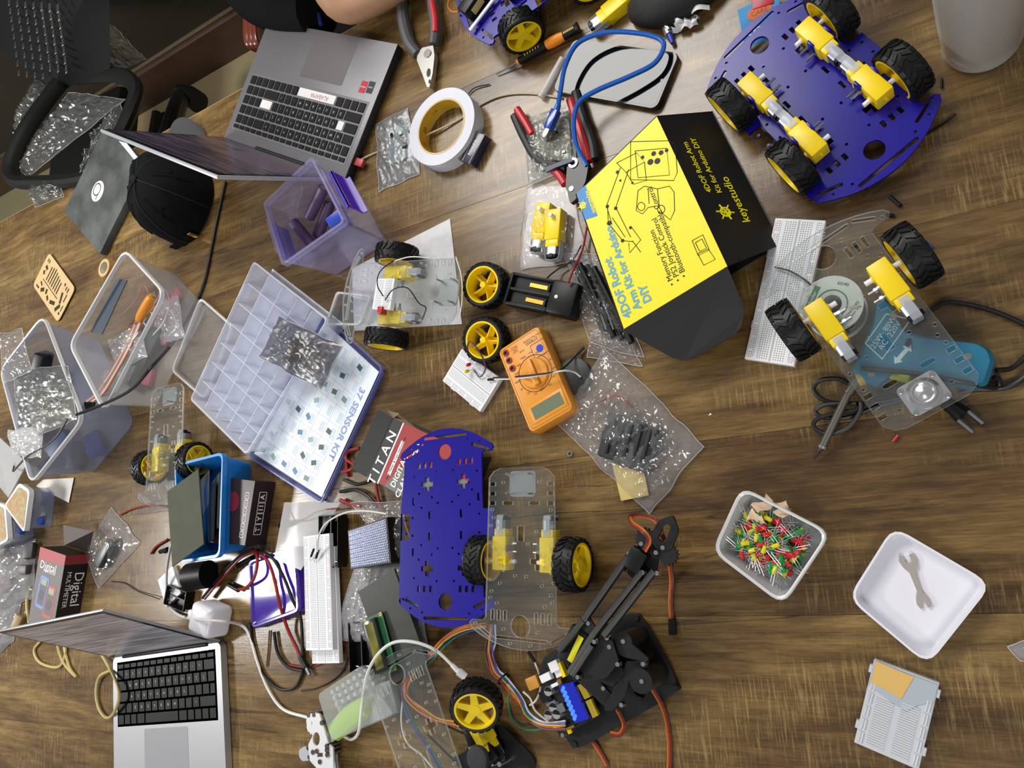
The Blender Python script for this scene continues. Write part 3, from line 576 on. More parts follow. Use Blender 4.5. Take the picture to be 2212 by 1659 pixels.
c_ = bl(.9, .45); text('sheet_title', '37 SENSOR KIT', 17, mat('title_blue', '8a9cc8', .6), sheet, T4(c_.x, c_.y, 9.3, 0, 0, ang), bold=.5, sx=1.1)
ICN = [mat('icon_'+c, c, .5) for c in ('3f5f66', '6f8f86', '8fb0a6', '5f7f9f', '4b5a52')]; LN = mat('table_line', '9aa6b0', .6)
for i in range(5):
    for j in range(8):
        if j in (2, 3) and i in (0, 1): continue
        c_ = bl(.08+i*.165, .07+j*.125)
        if rng.random() < .8: B().box((c_.x, c_.y, 9.15), (8, 11, .2), M=Matrix.Rotation(rng.uniform(-.6, .6)+rad(ang), 4, 'Z')).build('icon', rng.choice(ICN), sheet)
        for w in range(3): c2 = bl(.115+i*.165+.02*w, .07+j*.125); B().box((c2.x, c2.y, 9.12), (17, 1.0, .12), M=Matrix.Rotation(rad(ang), 4, 'Z')).build('caption_line', mat('caption_blue', '9fc0e0', .6), sheet)
for j in range(9): c1, c2 = bl(.03, .005+j*.125), bl(.84, .005+j*.125); B().quad([(*c1, 9.2), (*c2, 9.2), (*(c2+Vector((.5, -.5))), 9.2), (*(c1+Vector((.5, -.5))), 9.2)], .1).build('rule', LN, sheet)
for i in range(6): c1, c2 = bl(.03+i*.162, .005), bl(.03+i*.162, .995); B().quad([(*c1, 9.2), (*c2, 9.2), (*(c2+Vector((.5, .4))), 9.2), (*(c1+Vector((.5, .4))), 9.2)], .1).build('rule', LN, sheet)
for v in (.2, .8):
    c_ = bil(v, 0)-Vector((3, -2)); B().box((c_.x, c_.y, 30), (24, 5, 18), 1.5, M=Matrix.Rotation(math.atan2((p10-p00).y, (p10-p00).x), 4, 'Z')).build('latch', CLR, t)
# ---------------------------------------------------------------- deep lilac clear box with cells
LIL = clear('lilac_plastic', 'f8f6ff', .12, .18, 1.45, 'dcd8fa'); PUR = mat('purple_plastic', '4a1fae', .3)
pxp = ((572, 440), (674, 343), (742, 478), (612, 570)); t = from_rim('snap_box', 'deep lilac clear box with purple clips holding purple battery cells', 'box', pxp, 108)
P = quadloc(t, pxp, 108); b = B(); shell(b, P, 0, 107, 10, 1.8, 0, 2, 7, .5); b.build('body', LIL, t)
R_ = rpoly(P, 7); b = B(); b.loft([ring(R_, 100, 4), ring(R_, 109, 4), ring(R_, 109, -2), ring(R_, 100, -2)], closed=True); b.build('rim', LIL, t)
def clip(i0, i1, nm):
    a_, c_ = P[i0].lerp(P[i1], .22), P[i0].lerp(P[i1], .78); d_ = (c_-a_).normalized(); n_ = Vector((d_.y, -d_.x)); n_ = n_ if n_.dot(a_-sum(P, Vector((0, 0)))/4) > 0 else -n_
    A3 = lambda p, o, z: Vector((*(p+n_*o), z))
    b = B(); b.quad([A3(a_, 7, 108), A3(c_, 7, 108), A3(c_, 9, 78), A3(a_, 9, 78)], 1.8); b.build('hook', LIL, t)
    b = B(); b.quad([A3(a_, 12, 92), A3(c_, 12, 92), A3(c_, 12, 60), A3(a_, 12, 60)], 2.4); b.quad([A3(a_, 5, 92), A3(c_, 5, 92), A3(c_, 13, 92), A3(a_, 13, 92)], 2.4); b.quad([A3(a_, 12, 60), A3(c_, 12, 60), A3(c_, 18, 58), A3(a_, 18, 58)], 2.4); b.build('clip', PUR, t)
clip(1, 2, 'r'); clip(3, 0, 'l')
CELL = mat('purple_cell', '5d4464', .45)
for (p0, p1), lab in zip((((700, 405, 62), (668, 470, 40)), ((640, 488, 50), (675, 530, 40)), ((708, 452, 34), (690, 500, 24)), ((720, 520, 12), (665, 560, 12))), ('purple battery cell leaning highest in the lilac box', 'purple battery cell at the left side of the lilac box', 'purple battery cell half hidden under the upright cell', 'purple battery cell flat on the floor of the lilac box')):
    a_, c_ = at(*p0), at(*p1); d_ = (c_-a_).normalized(); m_ = (a_+c_)/2; a_, c_ = m_-d_*32, m_+d_*32
    o = B().cyl(a_, c_, 9, n=20).build('battery_cell', CELL, label=lab, cat='battery', group='purple cells in the lilac box'); B().cyl(a_, a_-d_*1.2, 6, n=16).build('terminal', STEEL, o)
B().box((0, 0, 0), (26, 18, 44), 1.5).build('block_battery', mat('battery_blue', '2c49b4', .35), M=T4(*at(735, 478, 40), 20, 10, 30), label='blue topped block battery against the side of the lilac box', cat='battery')
bagp = [at(x, y, z) for x, y, z in ((630, 402, 70), (655, 405, 72), (640, 480, 20), (618, 470, 22))]
B().grid(lambda u, v: bagp[0].lerp(bagp[1], u).lerp(bagp[3].lerp(bagp[2], u), v)+Vector((2*math.sin(v*9), 3*math.cos(u*7), 0)), 6, 10).build('zip_bag', BAGM, label='small red-striped zip bag standing in the lilac box', cat='bag', smooth=2)
# ---------------------------------------------------------------- blue bin with panels
BIN = mat('blue_bin', '1f7fd0', .32); pxb = ((378, 1006), (480, 980), (473, 1200), (387, 1213)); t = from_rim('blue_bin', 'bright blue plastic bin holding dark panels', 'bin', pxb, 62)
P = quadloc(t, pxb, 62); b = B(); shell(b, P, 0, 62, 10, 2, 3, 2.5, 12, 9); b.build('body', BIN, t)
def panel(name, label, cat, pts, th, m, **k): P = [at(*p) for p in pts]; return B().quad(P, th).build(name, m, label=label, cat=cat, **k)
panel('solar_panel', 'olive grey glass panel sticking out over the blue bin', 'panel', ((361, 1062, 84), (372, 1224, 84), (440, 1175, 66), (428, 1013, 66)), 3, mat('olive_glass', '55584a', .25, coat=.5, var=.15, vscale=30))
panel('glass_sheet', 'black glass sheet standing inside the blue bin behind the olive one', 'panel', ((440, 1060, 8), (445, 1180, 8), (458, 1165, 62), (463, 1040, 62)), 3, mat('dark_panel', '23262a', .25))
panel('metal_sheet', 'dark grey sheet at the right inside of the blue bin', 'panel', ((452, 1050, 6), (456, 1150, 6), (470, 1140, 60), (474, 1020, 60)), 2, mat('grey_sheet', '3e4245', .4))
panel('clear_sleeve', 'clear plastic sleeve tucked into the blue bin', 'sleeve', ((430, 1040, 30), (434, 1120, 30), (450, 1090, 58), (452, 1015, 60)), .6, BAGM)
# ---------------------------------------------------------------- cardboard boxes
def pbox(name, label, pxs, z, m, cat='box', z0=0):
    t = from_rim(name, label, cat, pxs, z); P = quadloc(t, pxs, z); b = B(); b.loft([[(q.x, q.y, zz) for q in P] for zz in (z0, z)]); b.build('carton', m, t, smooth=.3); return t, P
t, P = pbox('meter_box', 'grey and red box printed DIGITAL MULTIMETER with two meters', ((88, 1181), (143, 1200), (119, 1338), (60, 1350)), 46, mat('carton_black', '161214', .5))
ta = math.degrees(math.atan2((P[1]-P[0]).y, (P[1]-P[0]).x))
mp_ = lambda u, v: P[0]*(1-u)*(1-v)+P[1]*u*(1-v)+P[2]*u*v+P[3]*(1-u)*v
def face(name, u0, u1, v0, v1, m, z=46.2, pr=None, th=.3): q = [mp_(u0, v0), mp_(u1, v0), mp_(u1, v1), mp_(u0, v1)]; b = B(); b.loft([[(w.x, w.y, zz) for w in q] for zz in (z-.15, z+th-.2)]); return b.build(name, m, pr or t, smooth=0)
gf = face('grey_front', 0, 1, 0, 1, mat('front_grey', '58514f', .5)); face('red_band', 0, 1, 0, .16, mat('band_red', '9c2f38', .5), 46.5)
c_ = mp_(.42, .23); text('front_title', 'Digital', 22, INKW, gf, T4(c_.x, c_.y, 46.6, 0, 0, ta), sx=1.1); c_ = mp_(.5, .3); text('front_title', 'MULTIMETER', 8, INKW, gf, T4(c_.x, c_.y, 46.6, 0, 0, ta))
for u, v, c in ((.35, .58, '5b7fc4'), (.68, .72, 'a63a3e')):
    c_ = mp_(u, v); mm = B(); mm.prism([tuple(Matrix.Rotation(rad(ta-4), 2) @ Vector(q)+c_) for q in rr(34, 62, 7)], 46.3, 46.6); o = mm.build('meter_picture', mat('print_'+c, c, .5), gf)
    for (dx, dy, w, h_, cc) in ((0, 8, 25, 50, '4c4a4c'), (0, 20, 20, 12, '8a9280'), (0, -6, 0, 10, '3a383a')):
        d_ = Matrix.Rotation(rad(ta-4), 2) @ Vector((dx, dy-8 if w == 25 else dy)); pts = rr(w, h_, 2) if w else circ(h_, 16); B().prism([tuple(Matrix.Rotation(rad(ta-4), 2) @ Vector(q)+c_+d_) for q in pts], 46.6, 46.8+(.15 if w != 25 else 0)).build('print_patch', mat('print_'+cc, cc, .5), o)
# dark side and end faces with print
def sideM(A3, B3, up=Vector((0, 0, 1))):
    x = (B3-A3).normalized(); y = up; z = x.cross(y).normalized(); return Matrix(((x.x, y.x, z.x, 0), (x.y, y.y, z.y, 0), (x.z, y.z, z.z, 0), (0, 0, 0, 1)))
A3, B3 = Vector((*P[2], 0)), Vector((*P[1], 0)); M_ = sideM(A3, B3); c3 = A3.lerp(B3, .45)+M_.col[2].to_3d()*.4
text('side_title', 'Digital', 26, INKW, t, Matrix.Translation(c3+Vector((0, 0, 15))) @ M_ @ Matrix.Rotation(PI, 4, 'Z')); text('side_title', 'MULTIMETER', 12, INKW, t, Matrix.Translation(c3+Vector((0, 0, 34))) @ M_ @ Matrix.Rotation(PI, 4, 'Z'))
b = B(); b.quad([Vector((*P[1], 46))+M_.col[2].to_3d()*.3, Vector((*P[1], 0))+M_.col[2].to_3d()*.3, Vector((*P[1].lerp(P[2], .15), 0))+M_.col[2].to_3d()*.3, Vector((*P[1].lerp(P[2], .15), 46))+M_.col[2].to_3d()*.3], .2); b.build('red_band', mat('band_red'), t, smooth=0)
P_ = [at(x, y, z) for x, y, z in ((137, 1134, 40), (202, 1148, 22), (192, 1192, 2), (140, 1178, 44))]
b = B(); b.quad([loc(t, v) for v in P_], 1); b.build('open_flap', mat('grey_flap', '5c5350', .6), t, smooth=0)
s_ = loc(t, (P_[0]+P_[1])/2*.6+(P_[2]+P_[3])/2*.4); B().box(tuple(s_+Vector((0, 0, 1))), (22, 8, 2), 1, M=Matrix.Rotation(rad(ta), 4, 'Z')).build('hang_slot', BLACK, t)
# ================================================================ more cartons
# tuck box of the robot-arm kit: yellow lid panel, slanted black side, open flap
YB = mat('carton_yellow', 'f0e208', .45); KB = mat('carton_matte_black', '131214', .5, bump=.05); HK = 62
t = from_rim('kit_box', 'yellow and black 4DOF robot arm kit box with an open flap', 'box', ((1418, 250), (1243, 420), (1345, 712), (1571, 575)), HK)
Y = [pl(t, *p, HK) for p in ((1345, 712), (1571, 575), (1418, 250), (1243, 420))]; G = [pl(t, *p, 2) for p in ((1690, 527), (1540, 240))]
b = B(); b.quad([Y[0], Y[1], Y[2], Y[3]], 1.2); yp = b.build('top_panel', YB, t, smooth=0)
b = B(); b.quad([Y[1], G[0], G[1], Y[2]], 1.2); b.build('side_panel', KB, t, smooth=0)
off = G[0]-Y[1]; H0, H3 = Y[0]+off, Y[3]+off
b = B(); b.quad([Y[3], H3, H0, Y[0]], 1.2); b.build('back_panel', KB, t, smooth=0); b = B(); b.quad([H0, H3, G[1], G[0]], 1.2); b.build('bottom_panel', KB, t, smooth=0); b = B(); b.quad([Y[2], G[1], H3, Y[3]], 1.2); b.build('end_panel', KB, t, smooth=0)
fl = [pl(t, *p) for p in ((1345, 713, HK), (1432, 762, 46), (1455, 774, 43), (1480, 779, 40), (1500, 774, 39), (1585, 724, 38), (1601, 705, 40), (1606, 680, 42), (1604, 655, 46), (1571, 576, HK))]
b = B(); b.loft([[p+Vector((0, 0, -1.2)) for p in fl], fl]); b.build('open_flap', KB, t, smooth=0)
def onq(u, v, Q): return Q[0]*(1-u)*(1-v)+Q[1]*u*(1-v)+Q[2]*u*v+Q[3]*(1-u)*v
ya = math.degrees(math.atan2((Y[3]-Y[0]).y, (Y[3]-Y[0]).x)); INKB = mat('title_blue_ink', '6aa6b4', .5)
def yt(s, px, py, size, m, al='LEFT', bold=0, sx=1): p = pl(t, px, py, HK); return text('lettering', s, size, m, yp, T4(p.x, p.y, HK+.35, 0, 0, ya), al, 0, bold, sx)
yt('4DOF Robot', 1358, 686, 15, INKB, bold=.5); yt('Arm Kit for Arduino', 1379, 668, 13.5, INKB, bold=.5); yt('DIY', 1401, 653, 14, INKB, bold=.5)
yt('\u2022 Memory Function', 1453, 617, 9.5, INKK); yt('\u2022 PS2 Joystick Control', 1466, 608, 9.5, INKK); yt('\u2022 Bluetooth-compatible Control', 1479, 599, 9.5, INKK)
def ribbon(P, w=.7, closed=False, m=INKK, pr=None, z=HK): return B().tube([pl(t, x, y, z+.25)*1 for x, y in (P+[P[0]] if closed else P)], w*.5, 4, flat=1).build('drawing_line', m, pr or yp)
for P, cl in (([(1362, 306), (1446, 304), (1458, 312), (1463, 372), (1455, 390), (1362, 388)], 1), ([(1372, 326), (1440, 320), (1446, 378), (1378, 384)], 1), ([(1340, 362), (1310, 445), (1322, 485)], 0), ([(1358, 366), (1330, 448)], 0), ([(1332, 352), (1375, 330), (1392, 350), (1352, 372)], 1), ([(1352, 372), (1368, 398), (1396, 390), (1392, 350)], 0), ([(1312, 445), (1314, 482), (1345, 520), (1368, 522)], 0), ([(1330, 448), (1362, 512)], 0), ([(1322, 470), (1350, 512)], 0), ([(1362, 488), (1384, 518), (1360, 546), (1358, 525)], 0), ([(1366, 520), (1384, 545)], 0), ([(1378, 412), (1392, 402), (1420, 408), (1446, 402), (1456, 415), (1457, 455), (1448, 475), (1432, 462), (1424, 448)], 0), ([(1378, 412), (1374, 455), (1388, 462), (1400, 448), (1424, 444)], 0), ([(1420, 408), (1424, 448)], 0), ([(1400, 408), (1402, 440)], 0), ([(1495, 520), (1518, 507), (1532, 540), (1508, 552)], 1), ([(1507, 548), (1530, 538), (1545, 560), (1520, 573)], 1), ([(1502, 524), (1516, 516), (1526, 536), (1511, 543)], 1)): ribbon(P, .8, bool(cl))
for x, y, r in ((1440, 325, 3), (1428, 330, 4), (1412, 332, 4), (1420, 348, 5), (1405, 350, 5), (1388, 340, 3), (1334, 372, 3), (1312, 446, 3), (1330, 450, 3), (1316, 482, 4), (1345, 520, 3), (1340, 390, 2), (1366, 395, 2), (1362, 492, 2.5)): p = pl(t, x, y, HK); b = B(); b.prism(circ(r*.75, 10, p.x, p.y), HK+.1, HK+.4); b.build('drawing_dot', INKK, yp)
for x, y, r in ((1385, 446, 9), (1428, 452, 9)): ribbon([(x+r*math.cos(k*.63)*.9, y+r*math.sin(k*.63)) for k in range(10)], .8, True)
Q = [pl(t, x, y, HK+.2) for x, y in ((1238, 432), (1264, 400), (1291, 466), (1260, 476))]; Q[0] = Y[3].lerp(Y[2], .02)+Vector((0, 0, .2)); b = B(); b.quad(Q, .2); bl_ = b.build('blue_label', mat('label_blue', '3f86c9', .5), yp, smooth=0)
p = pl(t, 1277, 436, HK); text('lettering', 'keyestudio', 7.5, YB, yp, T4(p.x, p.y, HK+.6, 0, 0, ya-180), bold=.15)
def bug(px_, M, r, m, par):
    b = B(); b.lathe([(r, 0), (r, .25), (.1, .25)], 20, M); 
    for k in range(6): a_ = k*PI/3+.3; b.box((0, 0, 0), (1, 1, .01)) if 0 else b.cyl(M @ Vector((r*.8*math.cos(a_), r*.8*math.sin(a_), .1)), M @ Vector((r*1.6*math.cos(a_), r*1.6*math.sin(a_), .1)), r*.13, n=6)
    o = b.build('bug_logo', m, par)
    for x, y in ((.3, .3), (-.4, .2), (.1, -.4), (-.2, .55), (.55, -.2)): d = B(); d.lathe([(r*.13, 0), (r*.13, .3), (.1, .3)], 10, M @ Matrix.Translation((x*r, y*r, .15))); d.build('spot', INKK if m == YB and par != yp else mat('label_blue'), o)
p = pl(t, 1259, 444, HK); bug(0, T4(p.x, p.y, HK+.5), 4.6, YB, yp)
# print on the slanted black side
sx_ = (G[1]-G[0]).normalized(); sz_ = (G[0]-Y[1]).cross(G[1]-G[0]).normalized(); sy_ = sz_.cross(sx_)
SM = Matrix(((sx_.x, sy_.x, sz_.x, 0), (sx_.y, sy_.y, sz_.y, 0), (sx_.z, sy_.z, sz_.z, 0), (0, 0, 0, 1))); SQ = [Y[1], G[0], G[1], Y[2]]
sgn = 1 if sz_.z > 0 else -1
for s_, u, v, sz2 in (('keyestudio', .62, .36, 15), ('Kit for Arduino DIY', .42, .62, 10), ('4DOF Robot Arm', .26, .62, 10)):
    q = onq(u, v, SQ)+sz_*.5*sgn; text('lettering', s_, sz2, YB, t, Matrix.Translation(q) @ SM, bold=.15)
q = onq(.36, .30, SQ)+sz_*.5; bug(0, Matrix.Translation(q) @ SM, 7, YB, t)
# red and black clamp meter box
RB = mat('carton_red', '9d2c2e', .5); GB = mat('carton_grey', '6e6e6c', .55, var=.1, vscale=30); HT = 34
t, P = pbox('clamp_meter_box', 'red and black box printed DIGITAL CLAMP METER, under the blue plate', ((848, 903), (1032, 985), (975, 1140), (792, 1030)), HT, mat('carton_dark', '1d1a1a', .5))
mp_ = lambda u, v: P[0]*(1-u)*(1-v)+P[1]*u*(1-v)+P[2]*u*v+P[3]*(1-u)*v
tf = face('black_strip', 0, .14, 0, 1, mat('strip_black', '2b2b2b', .5), HT+.3); face('red_field', .14, 1, 0, .98, RB, HT+.25); 
q = [mp_(.22, .98), mp_(.30, .62), mp_(.55, .40), mp_(1, .35), mp_(1, .98)]; b = B(); b.loft([[(w.x, w.y, z) for w in q] for z in (HT+.3, HT+.6)]); b.build('grey_field', GB, t, smooth=0)
face('white_rule', .135, .15, 0, 1, INKW, HT+.6); face('white_rule', .20, .235, .25, .8, INKW, HT+.6)
ta = math.degrees(math.atan2((P[0]-P[3]).y, (P[0]-P[3]).x))
for s_, u, v, z_, al in (('T I T A N', .08, .62, 21, 'CENTER'), ('Multi Meter & Test Instruments', .218, .53, 5.2, 'CENTER'), ('DIGITAL', .31, .68, 13, 'CENTER'), ('CLAMP METER', .40, .60, 13, 'CENTER')):
    c_ = mp_(u, v); text('lettering', s_, z_, INKK if 'Multi' in s_ else INKW, t, T4(c_.x, c_.y, HT+.95, 0, 0, ta), al, 0, .3 if z_ > 9 else 0)
hd = [loc(t, at(*p)) for p in ((848, 902, HT), (791, 1030, HT), (759, 1011, HT+16), (817, 884, HT+16))]; b = B(); b.quad(hd, 1.2); b.build('hang_tab', mat('tab_black', '262727', .45), t, smooth=0)
sl = [hd[2].lerp(hd[3], k).lerp(hd[1].lerp(hd[0], k), j)+Vector((0, 0, .8)) for k, j in ((.36, .42), (.36, .62), (.66, .62), (.66, .42))]; b = B(); b.quad(sl, .3); b.build('hang_slot', BLACK, t, smooth=0)
for pts in (((817, 884, HT+16), (850, 902, HT), (862, 893, HT), (836, 886, 24)), ((850, 902, HT), (905, 928, HT), (900, 922, 12), (858, 893, 20))):
    b = B(); b.quad([loc(t, at(*p)) for p in pts], 1); b.build('side_flap', mat('kraft', '8a7660', .7), t, smooth=0)
# dark charger box with handling icons
t, P = pbox('charger_box', 'dark maroon box with handling symbols beside the blue bin', ((470, 1030), (551, 1039), (529, 1178), (455, 1172)), 42, mat('carton_maroon', '2a1c20', .42))
A3, B3 = Vector((*P[2], 0)), Vector((*P[1], 0)); M_ = sideM(A3, B3); nrm = M_.col[2].to_3d()
for k, s_ in enumerate(('T', 'Y', '11', 'A')):
    c3 = A3.lerp(B3, .24+.17*k)+nrm*.4+Vector((0, 0, 22)); fm = plate_mesh('icon_frame', rr(17, 15, 1.5), [rr(15.2, 13.2, 1)], .2, INKW); link('icon_frame', fm, t, Matrix.Translation(c3) @ M_); text('icon', s_, 12, INKW, t, Matrix.Translation(c3+nrm*.2) @ M_ @ Matrix.Rotation(-PI/2 if 0 else 0, 4, 'Z'), bold=.3)
mp_ = lambda u, v: P[0]*(1-u)*(1-v)+P[1]*u*(1-v)+P[2]*u*v+P[3]*(1-u)*v
for k in range(6): c_ = mp_(.86, .24+.12*k); fm = plate_mesh('icon_frame', rr(9, 11, 2.5), [rr(7.4, 9.4, 2)], .2, INKW); link('icon_frame', fm, t, T4(c_.x, c_.y, 42.1, 0, 0, -8)); text('icon', '8DUOAV'[k], 5, INKW, t, T4(c_.x, c_.y, 42.3, 0, 0, 80))
c_ = mp_(.5, .35); b = B(); b.prism([(c_.x+x, c_.y+y) for x, y in circ(16, 16)], 42, 42.3); b.build('red_emblem', mat('maroon_red', '6a1e28', .4), t)
# ================================================================ breadboards
BBW = mat('breadboard_white'); HOLE = mat('hole_grey', '80828a', .8); LRED = mat('rail_red', 'd8b0b2', .6); LBLU = mat('rail_blue', 'b0bcd6', .6)
def bboard(label, a, b_, z0, L, W, cols, rails=True, group='white breadboards', pitch=2.54, tilt=(0, 0)):
    A, ang, d = frame(a, b_, z0+8.5); A.z = z0; t = thing('breadboard', label, 'breadboard', A, ang, group)
    b = B(); b.box((L/2, -W/2, 4.25), (L, W, 8.5), .5, seg=1); b.box((L*.25, -W-.8, 3), (8, 2, 4)); b.box((L*.75, -W-.8, 3), (8, 2, 4)); b.build('body', BBW, t)
    B().box((L/2, -W/2, 8.3), (L-3, 2, .6)).build('centre_groove', mat('groove', 'b4b6bb', .6), t)
    h = B(); x0 = (L-(cols-1)*pitch)/2
    def hole(x, y): h.quad([(x-.55, y-.55, 8.62), (x+.55, y-.55, 8.62), (x+.55, y+.55, 8.62), (x-.55, y+.55, 8.62)])
    for i in range(cols):
        for j in range(5): hole(x0+i*pitch, -W/2+3.8+j*pitch); hole(x0+i*pitch, -W/2-3.8-j*pitch)
    if rails:
        for i in range(cols):
            if i % 6 != 5:
                for s in (1, -1): hole(x0+i*pitch, -W/2+s*(W/2-3.6)); hole(x0+i*pitch, -W/2+s*(W/2-6.1))
        for s in (1, -1):
            for off, m in ((1.6, LRED), (8, LBLU)): B().box((L/2, -W/2+s*(W/2-off), 8.58), (L-8, .7, .2)).build('rail_line', m, t)
    h.build('contact_holes', HOLE, t, smooth=0, kind='stuff'); return t
bbR = bboard('long white breadboard half under the clear car, beside the yellow box', (1784, 476), (1714, 798), 0, 165, 54.6, 63)
bbS = bboard('small white breadboard with a red and a yellow LED plugged in', (960, 814), (1040, 889), 0, 82, 54.5, 30); 
A_, an_, d_ = frame((997, 753), (1083, 820), 8.5); bbS.matrix_world = Matrix.Translation(A_*S-Vector((0, 0, .0085))) @ Matrix.Rotation(rad(an_), 4, 'Z'); INV[bbS.name] = bbS.matrix_world.inverted()
bboard('upper long breadboard of the stack beside the purple lid', (711, 1152), (719, 1406), 21, 166, 55, 63); bboard('lower long breadboard of the stack beside the purple lid', (722, 1180), (732, 1416), 12, 166, 55, 63)
bboard('small breadboard lying near the multimeter carton and charger plug', (372, 1222), (388, 1272), 0, 55, 48, 17, False)
for (x, y, c, m2) in ((1015, 787, 'red', 'c8202a'), (1011, 801, 'yellow', 'd8cf18')):
    p = at(x, y, 14); o = B().lathe([(2.5, 0), (2.5, 5.5), (1.8, 7.4), (.1, 8.1)], 14).build('led', mat('led_'+c, m2, .25), M=T4(p.x, p.y, 14, 20, 0, 0), label='small %s LED plugged into the small breadboard' % c, cat='LED'); g = B()
    for s in (-1.2, 1.2): g.cyl((s, 0, 0), (s, 0, -6), .3, n=5)
    g.build('leads', STEEL, o)
# breadboard lying face down with peeled tape
A, ang, d = frame((1888, 1424), (1844, 1606), 8); A.z = 0; t = thing('breadboard', 'breadboard face down with peeled tape and bare metal clips', 'breadboard', A, ang, 'white breadboards'); L, W = 84, 57
b = B(); b.box((L/2, W/2, 3.5), (L, W, 7), .5, seg=1)
for x in (10, 66): b.box((x, -1, 4), (8, 3, 6), .5, seg=1); b.box((x, W+1, 4), (8, 3, 6), .5, seg=1)
b.build('body', mat('bb_back', 'bfc3ca', .5), t); clip_ = B().box((0, 0, 0), (1.1, 16, 1.4), .3, seg=1).mesh('contact_clip', mat('clip_metal', 'f2f2f4', .35, .6)); railc = B().box((0, 0, 0), (11, 1.4, 1.6), .4, seg=1).mesh('rail_clip', mat('clip_metal'))
for i in range(25):
    x = 23+i*2.35
    if x > 34: link('contact_clip', clip_, t, T4(x, 17.5, 7.4))
    if x > 30+(i % 3): link('contact_clip', clip_, t, T4(x, 39, 7.4))
for i in range(5):
    for yy in (3, 5.8, W-5.8, W-3): link('rail_clip', railc, t, T4(24+i*13, yy, 7.5))
pk = [(2, 1), (2, 56), (18, 56), (27, 44), (36, 36), (33, 22), (26, 1)]; b = B(); b.prism(pk, 7.2, 8); b.build('foam_backing', mat('grey_foam', 'a9b2ba', .8), t); b = B(); b.prism([(1, 2), (3, 36), (14, 33), (27, 30), (24, 16), (22, 2)], 8, 8.5); b.build('tape_patch', mat('tan_paper', 'd6ae62', .7), t)
# ================================================================ right-hand things
# solder spool
c_ = at(1796, 655, 46); c_.z = 0; t = thing('solder_spool', 'white solder wire spool with a green label under the clear car', 'spool', c_, 20)
SPW = mat('spool_white', 'd6d8d4', .5); b = B(); b.lathe([(30, 0), (30, 3), (11, 3), (11, 40), (30, 40), (30, 43), (9.5, 43), (9.5, 0)], 36, cap0=False, cap1=False); b.build('reel', SPW, t); b = B(); b.lathe([(12, 3.2), (28, 3.2), (28, 39.8), (12, 39.8)], 36, cap0=False, cap1=False); b.build('solder', mat('solder_grey', 'a8a9aa', .35, .7), t)
lb = plate_mesh('label', circ(28.5, 36), [circ(15, 30)], .2, mat('label_paper', 'd0d4cc', .6)); lo = link('label', lb, t, T4(0, 0, 43)); gb = plate_mesh('label_ring', circ(15.5, 30), [circ(14.2, 30)], .2, mat('label_green', '2f7a58', .6)); link('label_ring', gb, lo, T4(0, 0, .15)); B().box((-14, 15, .3), (26, 6, .3), M=Matrix.Rotation(rad(42), 4, 'Z')).build('green_bar', mat('label_green'), lo)
text('lettering', 'Solder', 5.5, INKW, lo, T4(-14, 15, .55, 0, 0, 42)); text('lettering', 'ROSIN CORE\n0.8mm 50g', 4, INKK, lo, T4(14, -17, .4, 0, 0, 30)); text('lettering', '60/40', 5, INKK, lo, T4(18, 14, .4, 0, 0, -40))
# teal soldering gun
TEAL = mat('teal_plastic', '1d6c8a', .45, var=.1, vscale=30); gpt = [(1905, 640), (1922, 655), (1950, 712), (1990, 722), (2120, 742), (2142, 756), (2150, 780), (2133, 830), (2100, 838), (1990, 812), (1930, 805), (1895, 835), (1868, 825), (1838, 800), (1858, 755), (1880, 700), (1890, 650)]
ZG = 30; c_ = at(1980, 765, ZG); c_.z = 0; t = thing('soldering_gun', 'teal pistol-grip soldering gun with its cord, under the clear car', 'soldering gun', c_, 0)
Q = [Vector(pl(t, x, y, ZG)[:2]) for x, y in gpt]; Rg = rpoly(Q, 3, 2); b = B(); b.loft([ring(Rg, 3, -4), ring(Rg, 8, 0), ring(Rg, ZG-5, 0), ring(Rg, ZG, -4)]); gun = b.build('body', TEAL, t)
pw = pl(t, 1915, 722, ZG); ga = math.degrees(math.atan2((pl(t, 1945, 690, ZG)-pl(t, 1895, 760, ZG)).y, (pl(t, 1945, 690, ZG)-pl(t, 1895, 760, ZG)).x)); PRT = mat('teal_print', 'b9cdd2', .5)
text('lettering', '25W  80W\nAC  220V', 8, PRT, gun, T4(pw.x, pw.y, ZG+.3, 0, 0, ga)); fr = plate_mesh('print_frame', [(-24, -11), (24, -11), (18, 12), (-18, 12)], [[(-22.6, -10), (22.6, -10), (17, 11), (-17, 11)]], .2, PRT); link('print_frame', fr, gun, T4(pw.x, pw.y, ZG+.1, 0, 0, ga))
p = pl(t, 1950, 765, ZG); b = B(); b.prism([(-12, 0), (-6, 5), (-6, 2), (6, 2), (6, 5), (12, 0), (6, -5), (6, -2), (-6, -2), (-6, -5)], 0, .3); b.build('arrow_print', PRT, gun, T4(p.x, p.y, ZG, 0, 0, ga-5))
for x, y in ((1930, 682), (2091, 770), (1882, 808)): p = pl(t, x, y, ZG); b = B(); b.cyl((p.x, p.y, ZG-3), (p.x, p.y, ZG+.4), 3.4, n=14); b.build('screw', STEEL, gun)
p = pl(t, 1935, 810, 22); B().box((p.x, p.y, 18), (26, 9, 14), 2, M=Matrix.Rotation(rad(-20), 4, 'Z')).build('trigger', mat('lime_plastic', 'cfd81c', .4), gun)
a0, a1, a2, a3 = [pl(t, *p) for p in ((1852, 820, 20), (1832, 850, 19), (1778, 962, 12), (1757, 992, 5))]
